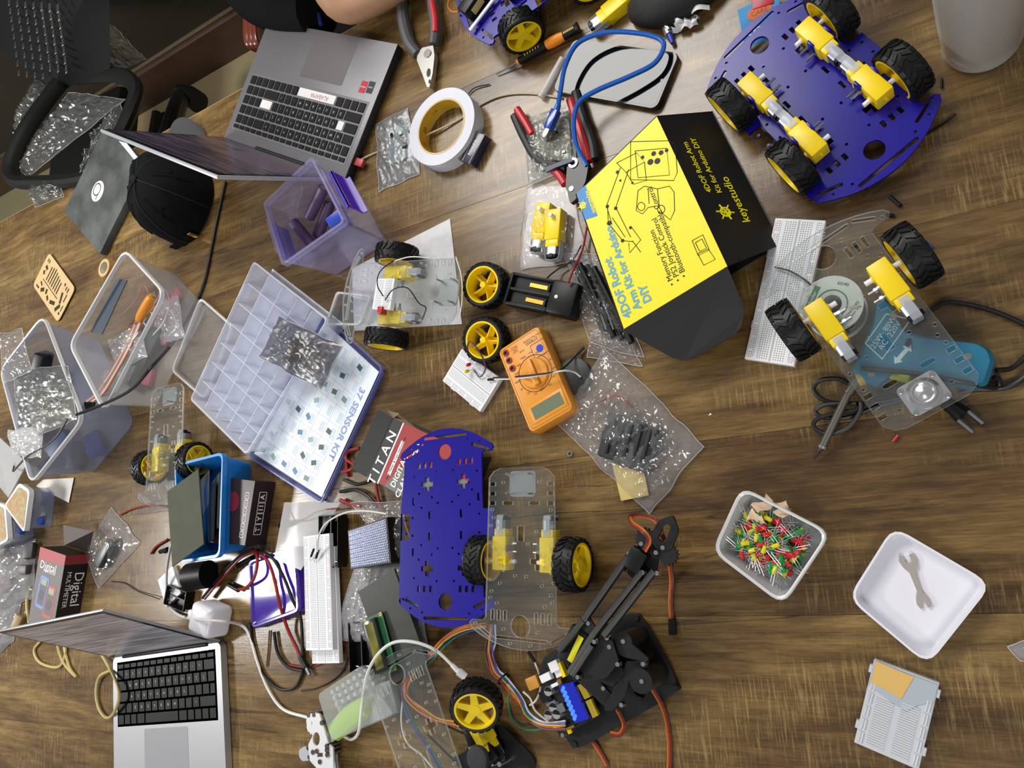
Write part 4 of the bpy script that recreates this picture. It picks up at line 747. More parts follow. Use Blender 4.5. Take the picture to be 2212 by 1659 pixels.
B().cyl(pl(t, 1866, 815, 20), a0, 8, n=14).build('collar', mat('mica_tan', 'c2a35e', .5), t); b = B(); b.cyl(a0, a1, 5.5, n=14); b.cyl(a1, a2, 4.3, n=14); b.build('barrel', mat('gunmetal', '77736a', .35, .8), t); b = B(); b.cyl(a2, a2.lerp(a3, .3), 3, n=12); b.cyl(a2.lerp(a3, .3), a3, 2.6, .7, 12); b.build('tip', mat('tip_dark', '4a4540', .4, .8), t); B().cyl(a2, a2+(a2-a1).normalized()*3, 5.2, n=12).build('tip_ring', STEEL, t)
for nm, P in (('cord', ((2152, 800, 16), (2185, 795, 8), (2215, 770, 4), (2250, 730, 4), (2190, 690, 4), (2110, 662, 4), (2040, 655, 4), (1990, 690, 4), (1960, 745, 34))), ('cord', ((2146, 815, 14), (2158, 820, 8), (2150, 838, 6), (2080, 825, 34), (1960, 805, 34), (1860, 795, 34))), ('cord', ((2246, 725, 4), (2235, 790, 4), (2180, 835, 4), (2100, 842, 5), (2070, 850, 6))), ('cord', ((1985, 850, 10), (1900, 868, 8), (1850, 872, 6), (1790, 868, 6), (1758, 845, 6), (1770, 822, 6), (1810, 818, 6), (1832, 828, 6))), ('cord', ((1960, 862, 10), (1890, 880, 8), (1830, 902, 10), (1775, 900, 10), (1762, 885, 10), (1790, 873, 12), (1850, 872, 14))), ('cord', ((1860, 868, 20), (1858, 890, 18), (1830, 925, 14), (1790, 938, 12), (1760, 925, 12), (1762, 908, 12), (1795, 895, 14), (1850, 885, 14), (1900, 860, 12), (1985, 852, 8)))):
    wire(t, [pl(t, *p) for p in P], 2.5, mat('cord_black', '17171a', .45), nm, 8)
a0, a1, a2 = [pl(t, *p) for p in ((2040, 868, 9), (2062, 882, 9), (2085, 905, 9))]; d_ = (a2-a0).normalized(); b = B(); b.tube([a0, a1, a1+d_*10], lambda u: 6+3*u, 10); b.build('plug', BLACK, t); s_ = Vector((-d_.y, d_.x, 0))*6
for k in (-1, 1): B().cyl(a1+d_*8+s_*k, a1+d_*27+s_*k, 2.3, n=10).build('plug_pin', STEEL, t)
# LED box with its LEDs
pxl = ((1604, 1056), (1790, 1152), (1690, 1302), (1543, 1190)); tubL = tub('led_box', 'square frosted box full of loose coloured LEDs', pxl, 38, 5, clear('led_box_plastic', 'fafafc', .6, .25, 1.3, 'f0f2f8'), 14, 1.6, 2.5, rimh=5)
P = quadloc(tubL, pxl, 38); cP = sum(P, Vector((0, 0)))/4; B().loft([[(*(cP+(q-cP)*.86), z) for q in P] for z in (2, 3)]).build('floor_pad', mat('led_box_floor', 'b8bcba', .8), tubL)
lm = {}
for c, h_ in (('red', 'c4121c'), ('green', '1c8a44'), ('yellow', 'd6c414')):
    b = B(); b.lathe([(2.9, 0), (2.9, 1), (2.5, 1), (2.5, 6), (1.8, 8), (.1, 8.7)], 10); lm[c] = (b.mesh('led', mat('led_'+c, h_, .2)))
b = B()
for s in (-1.27, 1.27): b.cyl((s, 0, 0), (s*1.1, 0, -19+s*1.5), .3, n=4)
leads = b.mesh('leads', mat('lead_wire', 'dadada', .35, .7)); rl = random.Random(5); base = tubL.matrix_world.copy()
for k in range(260):
    u, v = rl.uniform(-.72, .72), rl.uniform(-.72, .72); c = rl.choice(['red', 'green', 'yellow', 'green', 'red'])
    p = cP+(P[0]-P[3])*.5*v*.88+(P[1]-P[0])*.5*u*.88; z = rl.uniform(4, 30)*(1-.25*max(abs(u), abs(v)))
    o = link('led', lm[c], None, T4(tubL.location.x*1000+p.x, tubL.location.y*1000+p.y, z+2, rl.uniform(60, 120), 0, 0)); o.rotation_euler.z = rl.uniform(0, 6.28); tag(o, '%s LED in the heap inside the square frosted box' % c, 'LED', '%s LEDs in the frosted box' % c); link('leads', leads, o)
for k, (x, y) in enumerate(((1632, 1115), (1650, 1090), (1690, 1100))): p = at(x, y, 30); B().grid(lambda u, v: ((20*(u-.5))*(1-.5*v*(k != 1)), 11*(v-.5)+3*math.sin(u*6+k), 3*math.sin(u*7+v*4+k)), 7, 5).build('tape_scrap', mat('masking_scrap', 'd9bfa2', .7), M=T4(p.x, p.y, 31+k, 12, 10*k, 40*k), label='crumpled tan tape scrap on the LED heap, %s' % ('nearest the left wall', 'nearest the upper corner', 'at the upper right wall')[k], cat='tape', smooth=2)
# white tray with spanner
TRY = mat('tray_white', 'e2e1ea', .45); pxl = ((1930, 1138), (2142, 1262), (2004, 1436), (1833, 1292)); t = from_rim('white_tray', 'square white plastic tray lid holding a small spanner', 'tray', pxl, 16); P = quadloc(t, pxl, 16); b = B(); shell(b, P, 0, 16, 4, 2, .5, 2, 15, 3); b.build('body', TRY, t)
A, ang, d = frame((1964, 1215), (1995, 1300), 4); t = thing('spanner', 'small steel open-ended spanner lying in the white tray', 'spanner', Vector((A.x, A.y, 2.4)), ang)
pts = [(-7, 2), (-8, 6), (-3, 8.5), (4, 6.5), (9, 3), (d-9, 2.2), (d-4, 5), (d+2, 6.5), (d+6, 4), (d+5, 1.6), (d+0, 2), (d-1, -1.6), (d+5, -2), (d+6, -4.4), (d+1, -6.5), (d-5, -5), (d-10, -2.2), (9, -3), (4, -6.5), (-3, -8.5), (-8, -6), (-7, -2.6), (-1, -3), (1, 0), (-1, 2.6)]
B().prism(pts, 0, 2.6).build('blade', mat('spanner_steel', 'd2c9c0', .35, .75), t)
# small loose bits
def bit(name, label, a, b_, r, m, z=2, cat='scrap'): P, Q = at(*a, z), at(*b_, z); o = B().cyl(P, Q, r, n=8).build(name, m, label=label, cat=cat); return o
bit('wire_scrap', 'black sleeve scrap right of the blue car near the cup', (2034, 170), (2035, 190), 1.4, BLACK); bit('wire_scrap', 'black pin header scrap just below the blue car', (1922, 424), (1945, 444), 2.2, BLACK); bit('wire_scrap', 'tiny black scrap above the clear car wheel', (1915, 463), (1931, 466), 2, BLACK); bit('wire_scrap', 'tiny blue wire scrap beside the clear car tyre', (2000, 522), (2015, 534), 1.2, mat('blue_scrap', '26329a', .5)); bit('wire_scrap', 'tiny red wire scrap below the clear car', (1929, 954), (1940, 940), 1.6, RED); bit('wire_scrap', 'thin black offcut seen through the clear plate', (1838, 535), (1852, 530), 1, BLACK)
B().tube(crom([at(2065, 246, 4), at(2045, 262, 3), at(2010, 285, 2), at(1980, 300, 2)], 4), 1.3, 6).build('cable_tie', BLACK, label='black cable tie poking out from under the blue car', cat='cable tie')
p = at(1233, 980, 0); nm_ = plate_mesh('hex_nut', circ(4.2, 6), [circ(2, 12)], 3, CHROME); o = link('hex_nut', nm_, None, T4(p.x, p.y, 0, 0, 0, 20)); tag(o, 'tiny steel hex nut on the bare wood', 'nut')
B().prism([(0, 0), (4, 1), (3, 3)], 0, .6).build('paper_bit', INKW, M=T4(*at(1530, 898, 0)), label='tiny white paper speck on the wood', cat='scrap')
# frosted cup at the top right corner: standing, rim out of frame
c_ = at(2120, 92, 0); CUP = clear('frosted_cup', 'f2f2f2', .78, .4, 1.3, 'd9d6d4'); b = B(); b.lathe([(.1, 0), (30, 0), (34, 2), (36, 8), (37, 30), (37.6, 31), (45, 175), (46, 177), (44, 177), (35, 12), (33, 4), (.1, 3)], 40); b.build('plastic_cup', CUP, M=T4(c_.x, c_.y, 0), label='frosted plastic cup standing at the top right corner', cat='cup')
# ================================================================ meter, charger, phone, tools
A, ang, d = frame((1162, 700), (1080, 753), 26); A.z = 0; t = thing('multimeter', 'orange digital multimeter with a grey display and rotary dial', 'multimeter', A, ang)
OR = mat('orange_plastic', 'e0942c', .42); Wm, Hm = 70, 127; b = B(); b.prism(rr(Wm-4, Hm-4, 6, cx=Wm/2, cy=Hm/2), 0, 3); b.loft([[(x, y, z) for x, y in rr(Wm+g, Hm+g, 7, cx=Wm/2, cy=Hm/2)] for z, g in ((2, -3), (5, 0), (20, 0), (25, -3), (26, -6))]); body = b.build('case', OR, t)
fm = plate_mesh('front_line', rr(Wm-8, Hm-8, 5), [rr(Wm-9.4, Hm-9.4, 4.5)], .2, mat('orange_dark', 'b06a14', .5)); link('front_line', fm, body, T4(Wm/2, Hm/2, 26))
def mloc(px, py, z=26): return pl(t, px, py, z)
p = mloc(1183, 877); fr = B(); fr.box((p.x, p.y, 26.2), (54, 25, 1.2), .5); lf = fr.build('display_frame', OR, t); B().box((p.x, p.y, 26.9), (46, 17, .6), .2, seg=1).build('display', mat('lcd_grey', '6f7a62', .25), lf)
p = mloc(1156, 806); b = B(); b.lathe([(20.5, 26), (20.5, 28), (19, 29.5), (.1, 29.5)], 36, T4(p.x, p.y, 0)); dl = b.build('dial', OR, t); B().box((p.x, p.y, 32), (9, 37, 6), 2, M=Matrix.Rotation(rad(0), 4, 'Z')).build('dial_grip', OR, dl); ringm = plate_mesh('dial_ring', circ(25, 40), [circ(24.2, 40)], .2, INKK); link('dial_ring', ringm, body, T4(p.x, p.y, 26.1))
for x, y in ((1093, 763), (1100, 779), (1107, 796)):
    q = mloc(x, y); jk = plate_mesh('jack', circ(4.6, 18), [circ(2.6, 14)], 1.4, mat('jack_red', '8c2a1c', .5)); link('jack', jk, t, T4(q.x, q.y, 25.8)); B().cyl((q.x, q.y, 25), (q.x, q.y, 26.15), 2.7, n=12).build('jack_hole', BLACK, t)
q = mloc(1166, 752); B().cyl((q.x, q.y, 25.5), (q.x, q.y, 26.8), 5.2, n=8).build('transistor_socket', mat('socket_blue', '2136c4', .4), t); sq_ = plate_mesh('socket_frame', rr(24, 20, 2), [rr(23, 19, 1.6)], .2, INKK); link('socket_frame', sq_, body, T4(q.x, q.y, 26.1))
marks = [('OFF', 0, 24), ('750', 22, 27), ('200', 45, 27), ('20', 70, 28), ('2000m', 95, 28), ('200m', 118, 28), ('200u', 142, 28), ('2000u', 165, 29), ('20m', 190, 29), ('200m', 212, 28), ('10A', 235, 28), ('hFE', 258, 28), ('2000k', 285, 28), ('20k', 308, 28), ('200', 332, 28)]
for s_, a_, r in marks: text('marking', s_, 3.4, INKK if len(s_) != 3 else mat('marking_red', 'a02a14', .5), body, T4(p.x+r*math.sin(rad(a_)), p.y+r*math.cos(rad(a_)), 26.25))
q = mloc(1152, 727); text('marking', 'DIGITAL MULTIMETER', 3.4, INKK, body, T4(q.x, q.y, 26.2)); q = mloc(1148, 737); text('marking', 'DT830D', 5.5, INKK, body, T4(q.x, q.y, 26.2)); q = mloc(1112, 755); text('marking', '10ADC\nMAX\n1000VDC\n750VAC', 3, mat('marking_red'), body, T4(q.x, q.y, 26.2)); q = mloc(1117, 765); text('marking', 'COM', 3.4, INKK, body, T4(q.x-8, q.y, 26.2))
# black two-bay battery charger
A, ang, d = frame((1083, 655), (1238, 690), 24); A.z = 0; t = thing('battery_charger', 'black two-bay battery charger between the loose wheel and the bag of bars', 'charger', A, ang); Lc, Wc = 112, 47
b = B(); b.loft([[(x, y, z) for x, y in rr(Lc+g, Wc+g, 5, cx=Lc/2, cy=Wc/2)] for z, g in ((0, -6), (5, 0), (14, 0), (16, -1))]); b.build('base', BLACK, t); b = B(); b.box((92, Wc/2, 20), (40, Wc-2, 18), 4); b.build('head', BLACK, t)
b = B()
for y in (3, Wc/2, Wc-3): b.box((36, y, 18), (68, 4, 8), 1.5)
b.box((3, Wc/2, 18), (5, Wc-3, 10), 2); b.build('bay_walls', BLACK, t)
for y in (13.3, 33.7): B().box((48, y, 17.2), (32, 6, 1), .3, seg=1).build('contact_strip', GOLD, t); B().box((66, y, 20), (4, 10, 8), .5, seg=1).build('slider', BLACK, t)
B().cyl((84, Wc/2, 28.6), (84, Wc/2, 29.4), 2.6, n=14).build('screw', STEEL, t)
# phone
A, ang, d = frame((1193, 196), (1414, 236), 10); A.z = 0; t = thing('phone', 'large phone in a clear bumper case, bright reflection on its screen', 'phone', A, ang)
Lp, Wp = 167, 76; b = B(); b.loft([[(x, y, z) for x, y in rr(Lp+g, Wp+g, 9, cx=Lp/2, cy=Wp/2)] for z, g in ((0, -3), (2, 0), (8, 0), (10, -1.5))]); b.build('case', mat('case_dark', '2b2827', .12), t); b = B(); b.prism(rr(Lp-7, Wp-7, 6, cx=Lp/2, cy=Wp/2), 9.4, 10.2); scn = b.build('screen', mat('phone_glass', '0b0b0d', .05), t); B().prism(circ(1.8, 14, Lp-9, Wp/2), 10.2, 10.4).build('camera_hole', mat('lens_grey', '9a9aa0', .2), scn)
# pliers cut by the top edge
def bar(par, name, P, w, h, m, n=10): return B().tube(crom([pl(par, *p) for p in P], 5), w, n, flat=1).build(name, m, par)
t = thing('pliers', 'combination pliers with red and grey grips, upper middle', 'pliers', at(922, 110, 0), 0); GG = mat('grip_grey', '48484b', .5)
for P in (((903, 118, 12), (884, 92, 14), (871, 40, 15), (869, -30, 15)), ((938, 96, 12), (942, 60, 14), (936, 10, 15), (930, -40, 15))): bar(t, 'grip', P, lambda u: 8.5+1.5*math.sin(u*PI), 1, GG)
for P in (((894, 112, 15), (880, 84, 18)), ((941, 70, 18), (940, 40, 20), (934, 6, 20))): bar(t, 'grip_inlay', P, 5.8, 1, RED)
hp = [(915, 105), (938, 100), (941, 122), (937, 160), (930, 190), (925, 190), (914, 160), (903, 132), (904, 118)]; b = B(); b.prism([tuple(pl(t, x, y, 12)[:2]) for x, y in hp], 6, 15); b.build('head', mat('plier_steel', 'b5b4b0', .35, .8), t)
p = pl(t, 924, 116, 15); b = B(); b.cyl((p.x, p.y, 14), (p.x, p.y, 17), 7, n=18); b.build('pivot', STEEL, t)
for x, y, w in ((926, 157, 5), (928, 176, 2.6)): p = pl(t, x, y, 15); b = B(); b.prism([(p.x+w*math.cos(k)*.8, p.y+w*1.5*math.sin(k)) for k in [2*PI*i/14 for i in range(14)]], 14, 15.3); b.build('jaw_gap', mat('jaw_dark', '2a2826', .6), t)
# screwdriver
t = thing('screwdriver', 'black and orange precision screwdriver on the bare wood, upper middle', 'screwdriver', at(1180, 100, 0), 0)
pa, pb, pc, pd, pe = [pl(t, *p) for p in ((1250, 60, 9), (1218, 78, 9), (1180, 98, 9), (1122, 132, 8), (1072, 161, 3))]
b = B(); b.tube([pa, pa.lerp(pb, .25), pa.lerp(pb, .35), pb], lambda u: 8.5 if u < .3 else 6.2, 14); b.build('rear_grip', BLACK, t); b = B(); b.tube([pb, pb.lerp(pc, .3), pb.lerp(pc, .7), pc], lambda u: 6.5+1.6*math.sin(u*PI), 14); b.build('orange_grip', mat('orange_grip', 'e8891a', .4), t); b = B(); b.tube([pc, pc.lerp(pd, .5), pd], lambda u: 7-1.6*u, 14); b.build('front_grip', BLACK, t)
b = B(); b.tube([pd, pd.lerp(pe, .08)], 4.6, 12); b.build('collar', mat('orange_grip'), t); B().cyl(pd, pe, 1.3, .8, 8).build('shaft', STEEL, t)
for u0, q0, q1 in ((0, pb, pa), (1, pc, pd)):
    for k in range(7): u = .12+.1*k; v = q0.lerp(q1, u)+Vector((0, 0, 6.0)); B().box(tuple(v), (1.6, 3.4, 1.2), .2, seg=1, M=Matrix.Rotation(rad(15), 4, 'Z')).build('grip_dash', mat('dash_yellow', 'c9b04a', .5), t)
# clear pen tube, silver pen, tissue
o = B().cyl(at(1168, 211, 6), at(1216, 126, 6), 5.2, n=16).build('marker_tube', clear('tube_plastic', 'f4f4f4', .6, .3, 1.35, 'd8d4d2'), label='frosted empty marker tube beside the phone', cat='tube'); B().cyl(at(1205, 146, 6), at(1213, 131, 6), 1.4, n=8).build('refill', RED, o)
t = thing('pen', 'silver ballpoint pen with a blue tip beside the tissue', 'pen', at(1440, 60, 0), 0); a0, a1, a2 = [pl(t, *p) for p in ((1418, 15, 6), (1446, 75, 6), (1453, 93, 6))]
B().cyl(a0, a1, 4.6, 5.6, 14).build('barrel', mat('pen_silver', 'a9abae', .3, .7), t); B().cyl(a1, a2, 4, 2.8, 12).build('button', mat('pen_blue', '1d2f9e', .4), t); B().box(tuple(a0.lerp(a1, .6)+Vector((0, 0, 6))), (4, 34, 1.6), .6, M=Matrix.Rotation(rad(28), 4, 'Z')).build('clip', STEEL, t)
c_ = at(1485, 52, 0); b = B(); b.grid(lambda u, v: ((u-.5)*34+6*nz(u*4, v*4), (v-.5)*22+6*nz(u*4, v*4, 3), 7+14*nz(u*5, v*5, 7)+6*math.sin(v*6)), 14, 12); b.grid(lambda u, v: (10+u*22, 8-v*7, 14+5*math.sin(u*4)), 6, 3); b.build('tissue', mat('tissue_white', 'dcdcdc', .8), M=T4(c_.x, c_.y, 0), label='crumpled white tissue scrap beside the silver pen', cat='tissue', smooth=2)
c_ = at(1475, -5, 0); b = B(); b.loft([[(70*k*math.cos(a_)*(1+.08*math.sin(3*a_)), 38*k*math.sin(a_), z) for a_ in [2*PI*i/30 for i in range(30)]] for z, k in ((0, .9), (8, 1), (22, .95), (34, .7), (38, .3))]); b.build('black_pouch', mat('pouch_black', '131314', .7, bump=.2), M=T4(c_.x, c_.y, 0, 0, 0, 12), label='black soft pouch cut off by the top edge', cat='pouch', smooth=2)
t = thing('gear_motor', 'single yellow gear motor lying near the top edge by the pen', 'motor', at(1348, 22, 0), 0); motor(t, T4(6, 6, 10, 90, 0, 205))
# white tape roll, box battery, blue card, arduino bag
c_ = at(955, 275, 22); c_.z = 0; t = thing('tape_roll', 'wide roll of white foam tape with a yellow core', 'tape', c_, 0); b = B(); b.lathe([(61, 0), (61, 25), (44, 25), (44, 0)], 56, cap0=False, cap1=False); b.build('tape', mat('tape_white', 'd3d4de', .7), t); b = B(); b.lathe([(44, .2), (44, 25.4), (41.5, 25.4), (41.5, .2)], 56, cap0=False, cap1=False); co_ = b.build('core', mat('core_kraft', 'cdb377', .6), t); b = B(); b.lathe([(41.4, 1.5), (41.4, 24)], 56, cap0=False, cap1=False); b.build('core_print', mat('core_yellow', 'c9a02c', .5), co_)
for k, (s_, m_) in enumerate((('DUCK', mat('core_red', 'c2401c', .5)), ('MADE IN USA', INKK), ('20', INKK))):
    a_ = rad((200, 120, 165)[k]); text('core_lettering', s_, (13, 6, 10)[k], m_, co_, T4(41.1*math.cos(a_), 41.1*math.sin(a_), 13) @ Matrix.Rotation(a_-PI/2, 4, 'Z') @ Matrix.Rotation(PI/2, 4, 'X'))
A, ang, d = frame((990, 345), (1020, 283), 15); A.z = 0; t = thing('battery_pack', 'small dark blue battery pack leaning on the white tape roll', 'battery', A, ang); b = B(); b.box((24, -14, 8.5), (48, 28, 17), 2); b.build('body', mat('battery_navy', '152342', .35, coat=.5), t)
for y in (-4, -10, -24): B().box((24, y, 17.1), (46, 1, .3)).build('stripe', mat('stripe_gold', 'b99a55', .4), t)
text('lettering', 'POWER', 7, INKW, t, T4(24, -17, 17.4)); b = B(); b.cyl((48, -8, 8), (50, -8, 8), 4, n=14); b.cyl((48, -20, 8), (50, -20, 8), 4, n=6); b.build('terminals', STEEL, t)
A, ang, d = frame((1592, 22), (1632, 5), 14); t = thing('blue_card', 'small blue printed card tucked behind the blue car', 'card', Vector((A.x, A.y, 9)), ang, rot=Euler((rad(12), 0, rad(ang))).to_matrix()); b = B(); b.box((24, -22, 0), (48, 50, 1.2), .3, seg=1); b.build('card', mat('card_blue', '2f86c2', .5), t); b = B(); b.prism([(24+15*math.cos(k*.5), -10+9*math.sin(k*.5)) for k in range(13)], .6, 1); b.build('emblem', mat('emblem_orange', 'c8642a', .5), t); text('lettering', 'CARE', 8, mat('emblem_red', '9c2418', .5), t, T4(24, -10, 1.1)); text('lettering', 'EXTRA S', 9, INKW, t, T4(24, -30, .8), bold=.2)
t2 = B().box((0, 0, 0), (26, 30, 8), 2).build('red_box_scrap', RED, M=T4(*at(1648, -6, 6)), label='red scrap beside the blue card at the top edge', cat='scrap')
# ================================================================ bags
def bagsheet(name, label, pxs, z, h, m, seed=0, n=26, amp=6, fr=.045, ripple=0, cat='bag', base=None, zs=None, zipped=None):
    "crumpled pouch: upper skin pillowed over its contents, lower skin flat, optional zip strip near the first edge"
    n = int(n*1.9); zz = zs or [z]*4; C = [at(x, y, q) for (x, y), q in zip(pxs, zz)]; c = sum(C, Vector())/4; c.z = min(zz)-.5; q = [v-c for v in C]
    bi = lambda u, v: q[0]*(1-u)*(1-v)+q[1]*u*(1-v)+q[2]*u*v+q[3]*(1-u)*v
    ca, sa = math.cos(seed), math.sin(seed)
    def top(u, v):
        p = bi(u, v); e = (4*u*(1-u))**.5*(4*v*(1-v))**.5; X, Y_ = (p.x*ca+p.y*sa)*.45, -p.x*sa+p.y*ca
        N_ = 1-abs(nz(X*fr*1.6, Y_*fr*1.6, seed)*2); N2 = 1-abs(nz(p.x*fr*3.6, p.y*fr*3.6, seed+9)*2); N4 = nz(p.x*.3, p.y*.3, seed+3); N3 = nz(p.x*.02, p.y*.02, seed+4)
        return (p.x+3.5*nz(p.x*.03, p.y*.03, seed+5)*(1.2-e*.5), p.y+3.5*nz(p.x*.03, p.y*.03, seed+6)*(1.2-e*.5), p.z+1+e*h*(.8+.5*N3)+amp*(.2+e)*(.55*N_*N_*N_+.25*N2*N2)+.5*N4)
    b = B(); b.grid(top, n, n); b.grid(lambda u, v: (lambda a_: (a_[0], a_[1], q[0].z*(1-u)*(1-v)+q[1].z*u*(1-v)+q[2].z*u*v+q[3].z*(1-u)*v))(top(u, v)), 12, 12)
    o = b.build(name, m, M=T4(c.x, c.y, c.z), label=label, cat=cat, smooth=.5)
    E2 = [top(k/20, 0) for k in range(20)]+[top(1, k/20) for k in range(20)]+[top(1-k/20, 1) for k in range(20)]+[top(0, 1-k/20) for k in range(20)]
    B().tube(E2, .45, 4, closed=True).build('sealed_edge', clear('sealed_edge', 'fafafa', .5, .2, 1.5, 'f4f4f4'), o)
    if zipped is not None: B().tube([Vector(top(zipped, k/16))+Vector((0, 0, .6)) for k in range(1, 16)], .9, 4).build('zip_strip', clear('zip_white', 'fafafa', .65, .2, 1.5, 'f0f0f0'), o)
    return o
ASB = clear('antistatic_film', 'ccced0', .12, .3, 2.2, '8f9296'); ASD = clear('antistatic_dark', '8a8a92', .12, .1, 2.9, '3a3a44')
def pcb(name, label, pxs, z, m, th=1.6, chips=6, seed=1, cat='circuit board'):
    C = [at(x, y, z) for x, y in pxs]; c = sum(C, Vector())/4; q = [v-c for v in C]; b = B(); b.loft([[(v.x, v.y, k) for v in q] for k in (0, th)]); o = b.build(name, m, M=T4(c.x, c.y, z), label=label, cat=cat, smooth=0); r = random.Random(seed); a_ = math.atan2((q[1]-q[0]).y, (q[1]-q[0]).x)
    for k in range(chips):
        u, v = r.uniform(.15, .85), r.uniform(.15, .85); p = q[0]*(1-u)*(1-v)+q[1]*u*(1-v)+q[2]*u*v+q[3]*(1-u)*v; B().box((p.x, p.y, th+1.5), (r.uniform(4, 13), r.uniform(3, 8), 3), .3, seg=1, M=Matrix.Rotation(a_+(PI/2 if r.random() < .5 else 0), 4, 'Z')).build('chip', BLACK if r.random() < .6 else STEEL, o)
    return o
PCBK = mat('pcb_black', '111214', .35, coat=.3)
# arduino board in its antistatic bag
pcb('controller_board', 'grey-blue controller board inside the antistatic bag beside the tape roll', ((832, 285), (878, 262), (893, 335), (842, 358)), 3, mat('pcb_pale', '9aa6aa', .4), seed=4, chips=4); bagsheet('antistatic_bag', 'small antistatic bag with a board, left of the white tape roll', ((812, 272), (882, 232), (908, 375), (820, 416)), 1, 5, clear('antistatic_pale', 'dcdee0', .12, .34, 1.9, 'b4b8bb'), 2, amp=6, fr=.028)
# board bag, motor bag
pcb('controller_board', 'pale board inside the clear bag next to the wire stripper', ((1152, 268), (1228, 240), (1236, 345), (1160, 372)), 8, mat('pcb_greyish', '8c8c80', .45), seed=2, chips=3); bagsheet('antistatic_bag', 'silvery antistatic bag lying over the wire stripper', ((1134, 262), (1232, 226), (1245, 352), (1142, 402)), 6, 8, clear('antistatic_mid', 'd8d8d4', .14, .34, 2.0, 'a8a89e'), 3, amp=6)
for k, (x, y, a_) in enumerate(((1188, 478, 80), (1212, 492, 84))): t = thing('gear_motor', ('yellow gear motor inside the clear bag, nearer the wood', 'yellow gear motor inside the clear bag, nearer the yellow box')[k], 'motor', at(x, y, 0), 0); motor(t, T4(0, 8, 13, 90, 0, 180+a_+ (0 if k else -4)))
bagsheet('zip_bag', 'clear zip bag holding two yellow gear motors', ((1138, 405), (1235, 392), (1268, 560), (1126, 584)), 1, 24, BAGM, 5, 30, 7, zipped=None)
# bag of black bars
for k in range(4):
    P, Q = at(1238+k*15, 566+k*4, 8+4*(k % 2)), at(1308+k*19, 722+k*6, 8+4*(k % 2)); B().cyl(P, Q, 4.2, n=12).build('black_rod', BLACK, label='black rod %s in the clear bag beside the yellow box' % ('nearest the charger', 'second from the charger', 'third from the charger', 'nearest the yellow box')[k], cat='rod', group='rods in the bag')
for k in range(2): P, Q = at(1290+k*14, 650, 14), at(1310+k*16, 712, 14); B().cyl(P, Q, 1.5, n=8).build('steel_pin', CHROME, label='thin steel pin in the bag of black rods, %s' % ('left one', 'right one')[k], cat='pin')
bagsheet('plastic_bag', 'crinkled clear bag of black rods between charger and yellow box', ((1222, 545), (1305, 552), (1392, 775), (1275, 742)), 1, 14, BAGM, 6, 34, 8, .06)
bagsheet('plastic_bag', 'crinkled clear bag corner below the yellow box edge', ((1282, 715), (1352, 712), (1388, 792), (1268, 770)), 1, 10, BAGM, 16, 22, 9, .07)
# big zip bag with a dark module
t = thing('dark_module', 'black finned module inside the big clear zip bag', 'module', at(1368, 955, 0), -18); B().box((0, 0, 9), (72, 56, 16), 4).build('body', mat('module_black', '1c1e20', .6, bump=.5, bscale=120), t)
for k in range(5): B().box((-24+k*12, 0, 18), (5, 44, 3), 1).build('fin', mat('module_black'), t)
for k, P in enumerate((((1290, 870, 8), (1330, 855, 10), (1365, 880, 14)), ((1300, 930, 6), (1320, 985, 8), (1350, 1010, 8)))): B().tube(crom([at(*p) for p in P], 5), 1.4, 6).build('module_wire', (REDW, BLKW)[k], label=('red wire inside the big clear zip bag', 'black wire inside the big clear zip bag')[k], cat='wire')
p = [at(x, y, 4) for x, y in ((1322, 1000), (1392, 1022), (1402, 1070), (1342, 1082))]; B().quad(p, .6).build('tan_slip', mat('tan_slip', 'cdb66e', .7), label='tan paper slip inside the pointed end of the zip bag', cat='paper')
bagsheet('zip_bag', 'big clear zip bag with a black module, below the multimeter', ((1308, 752), (1520, 962), (1402, 1112), (1203, 915)), 1, 24, clear('zip_film', 'fafafc', .09, .07, 1.7, 'f4f4f6'), 7, 40, 8, .05)
# antistatic bag lying across the sorter
rs_ = pcb('rain_sensor', 'brown striped sensor board inside the silvery bag on the sorter', ((632, 722), (706, 752), (682, 808), (610, 776)), 48, mat('pcb_brown', '4a3236', .4), seed=8, chips=2)
for k in range(9): a_, c_ = at(640+k*6.4, 742+k*2.6, 50.5), at(626+k*6.4, 774+k*2.8, 50.5); B().cyl(loc(rs_, a_), loc(rs_, c_), .9, n=6).build('copper_trace', mat('trace_pink', '9a6a62', .4), rs_)
bagsheet('antistatic_bag', 'shiny silvery antistatic bag lying across the parts sorter', ((604, 684), (742, 748), (694, 842), (560, 772)), 45, 9, clear('antistatic_shiny', 'c0c0c8', .14, .36, 2.1, '5c5c68'), 8, 26, 9, .022)
# left-hand bags and small boxes
bagsheet('zip_bag', 'small zip bag with a grey connector beside the meter carton', ((242, 1096), (304, 1172), (214, 1272), (184, 1192)), 1, 16, BAGM, 9, 24, 5)
t = thing('connector', 'grey block connector inside the small zip bag', 'connector', at(240, 1195, 0), 52); B().box((0, 0, 11), (58, 24, 18), 5).build('shell', mat('connector_grey', '54585a', .4), t); B().box((4, -13, 8), (44, 5, 9), 1).build('plug_face', BLACK, t)
for s in (-1, 1): B().cyl((s*34, -6, 8), (s*34, 4, 8), 3, n=10).build('screw', STEEL, t)
bagsheet('zip_bag', 'large hazy bag of parts at the left edge behind the meter carton', ((-30, 1175), (78, 1165), (72, 1290), (-40, 1345)), 1, 40, clear('hazy_bag', 'f0f0f2', .28, .12, 1.8, 'c9c9cc'), 10, 30, 10, .03); bagsheet('zip_bag', 'crumpled hazy bag at the left edge below the larger bag', ((-40, 1330), (48, 1300), (30, 1385), (-40, 1440)), 1, 26, clear('hazy_bag'), 11, 24, 9, .04)
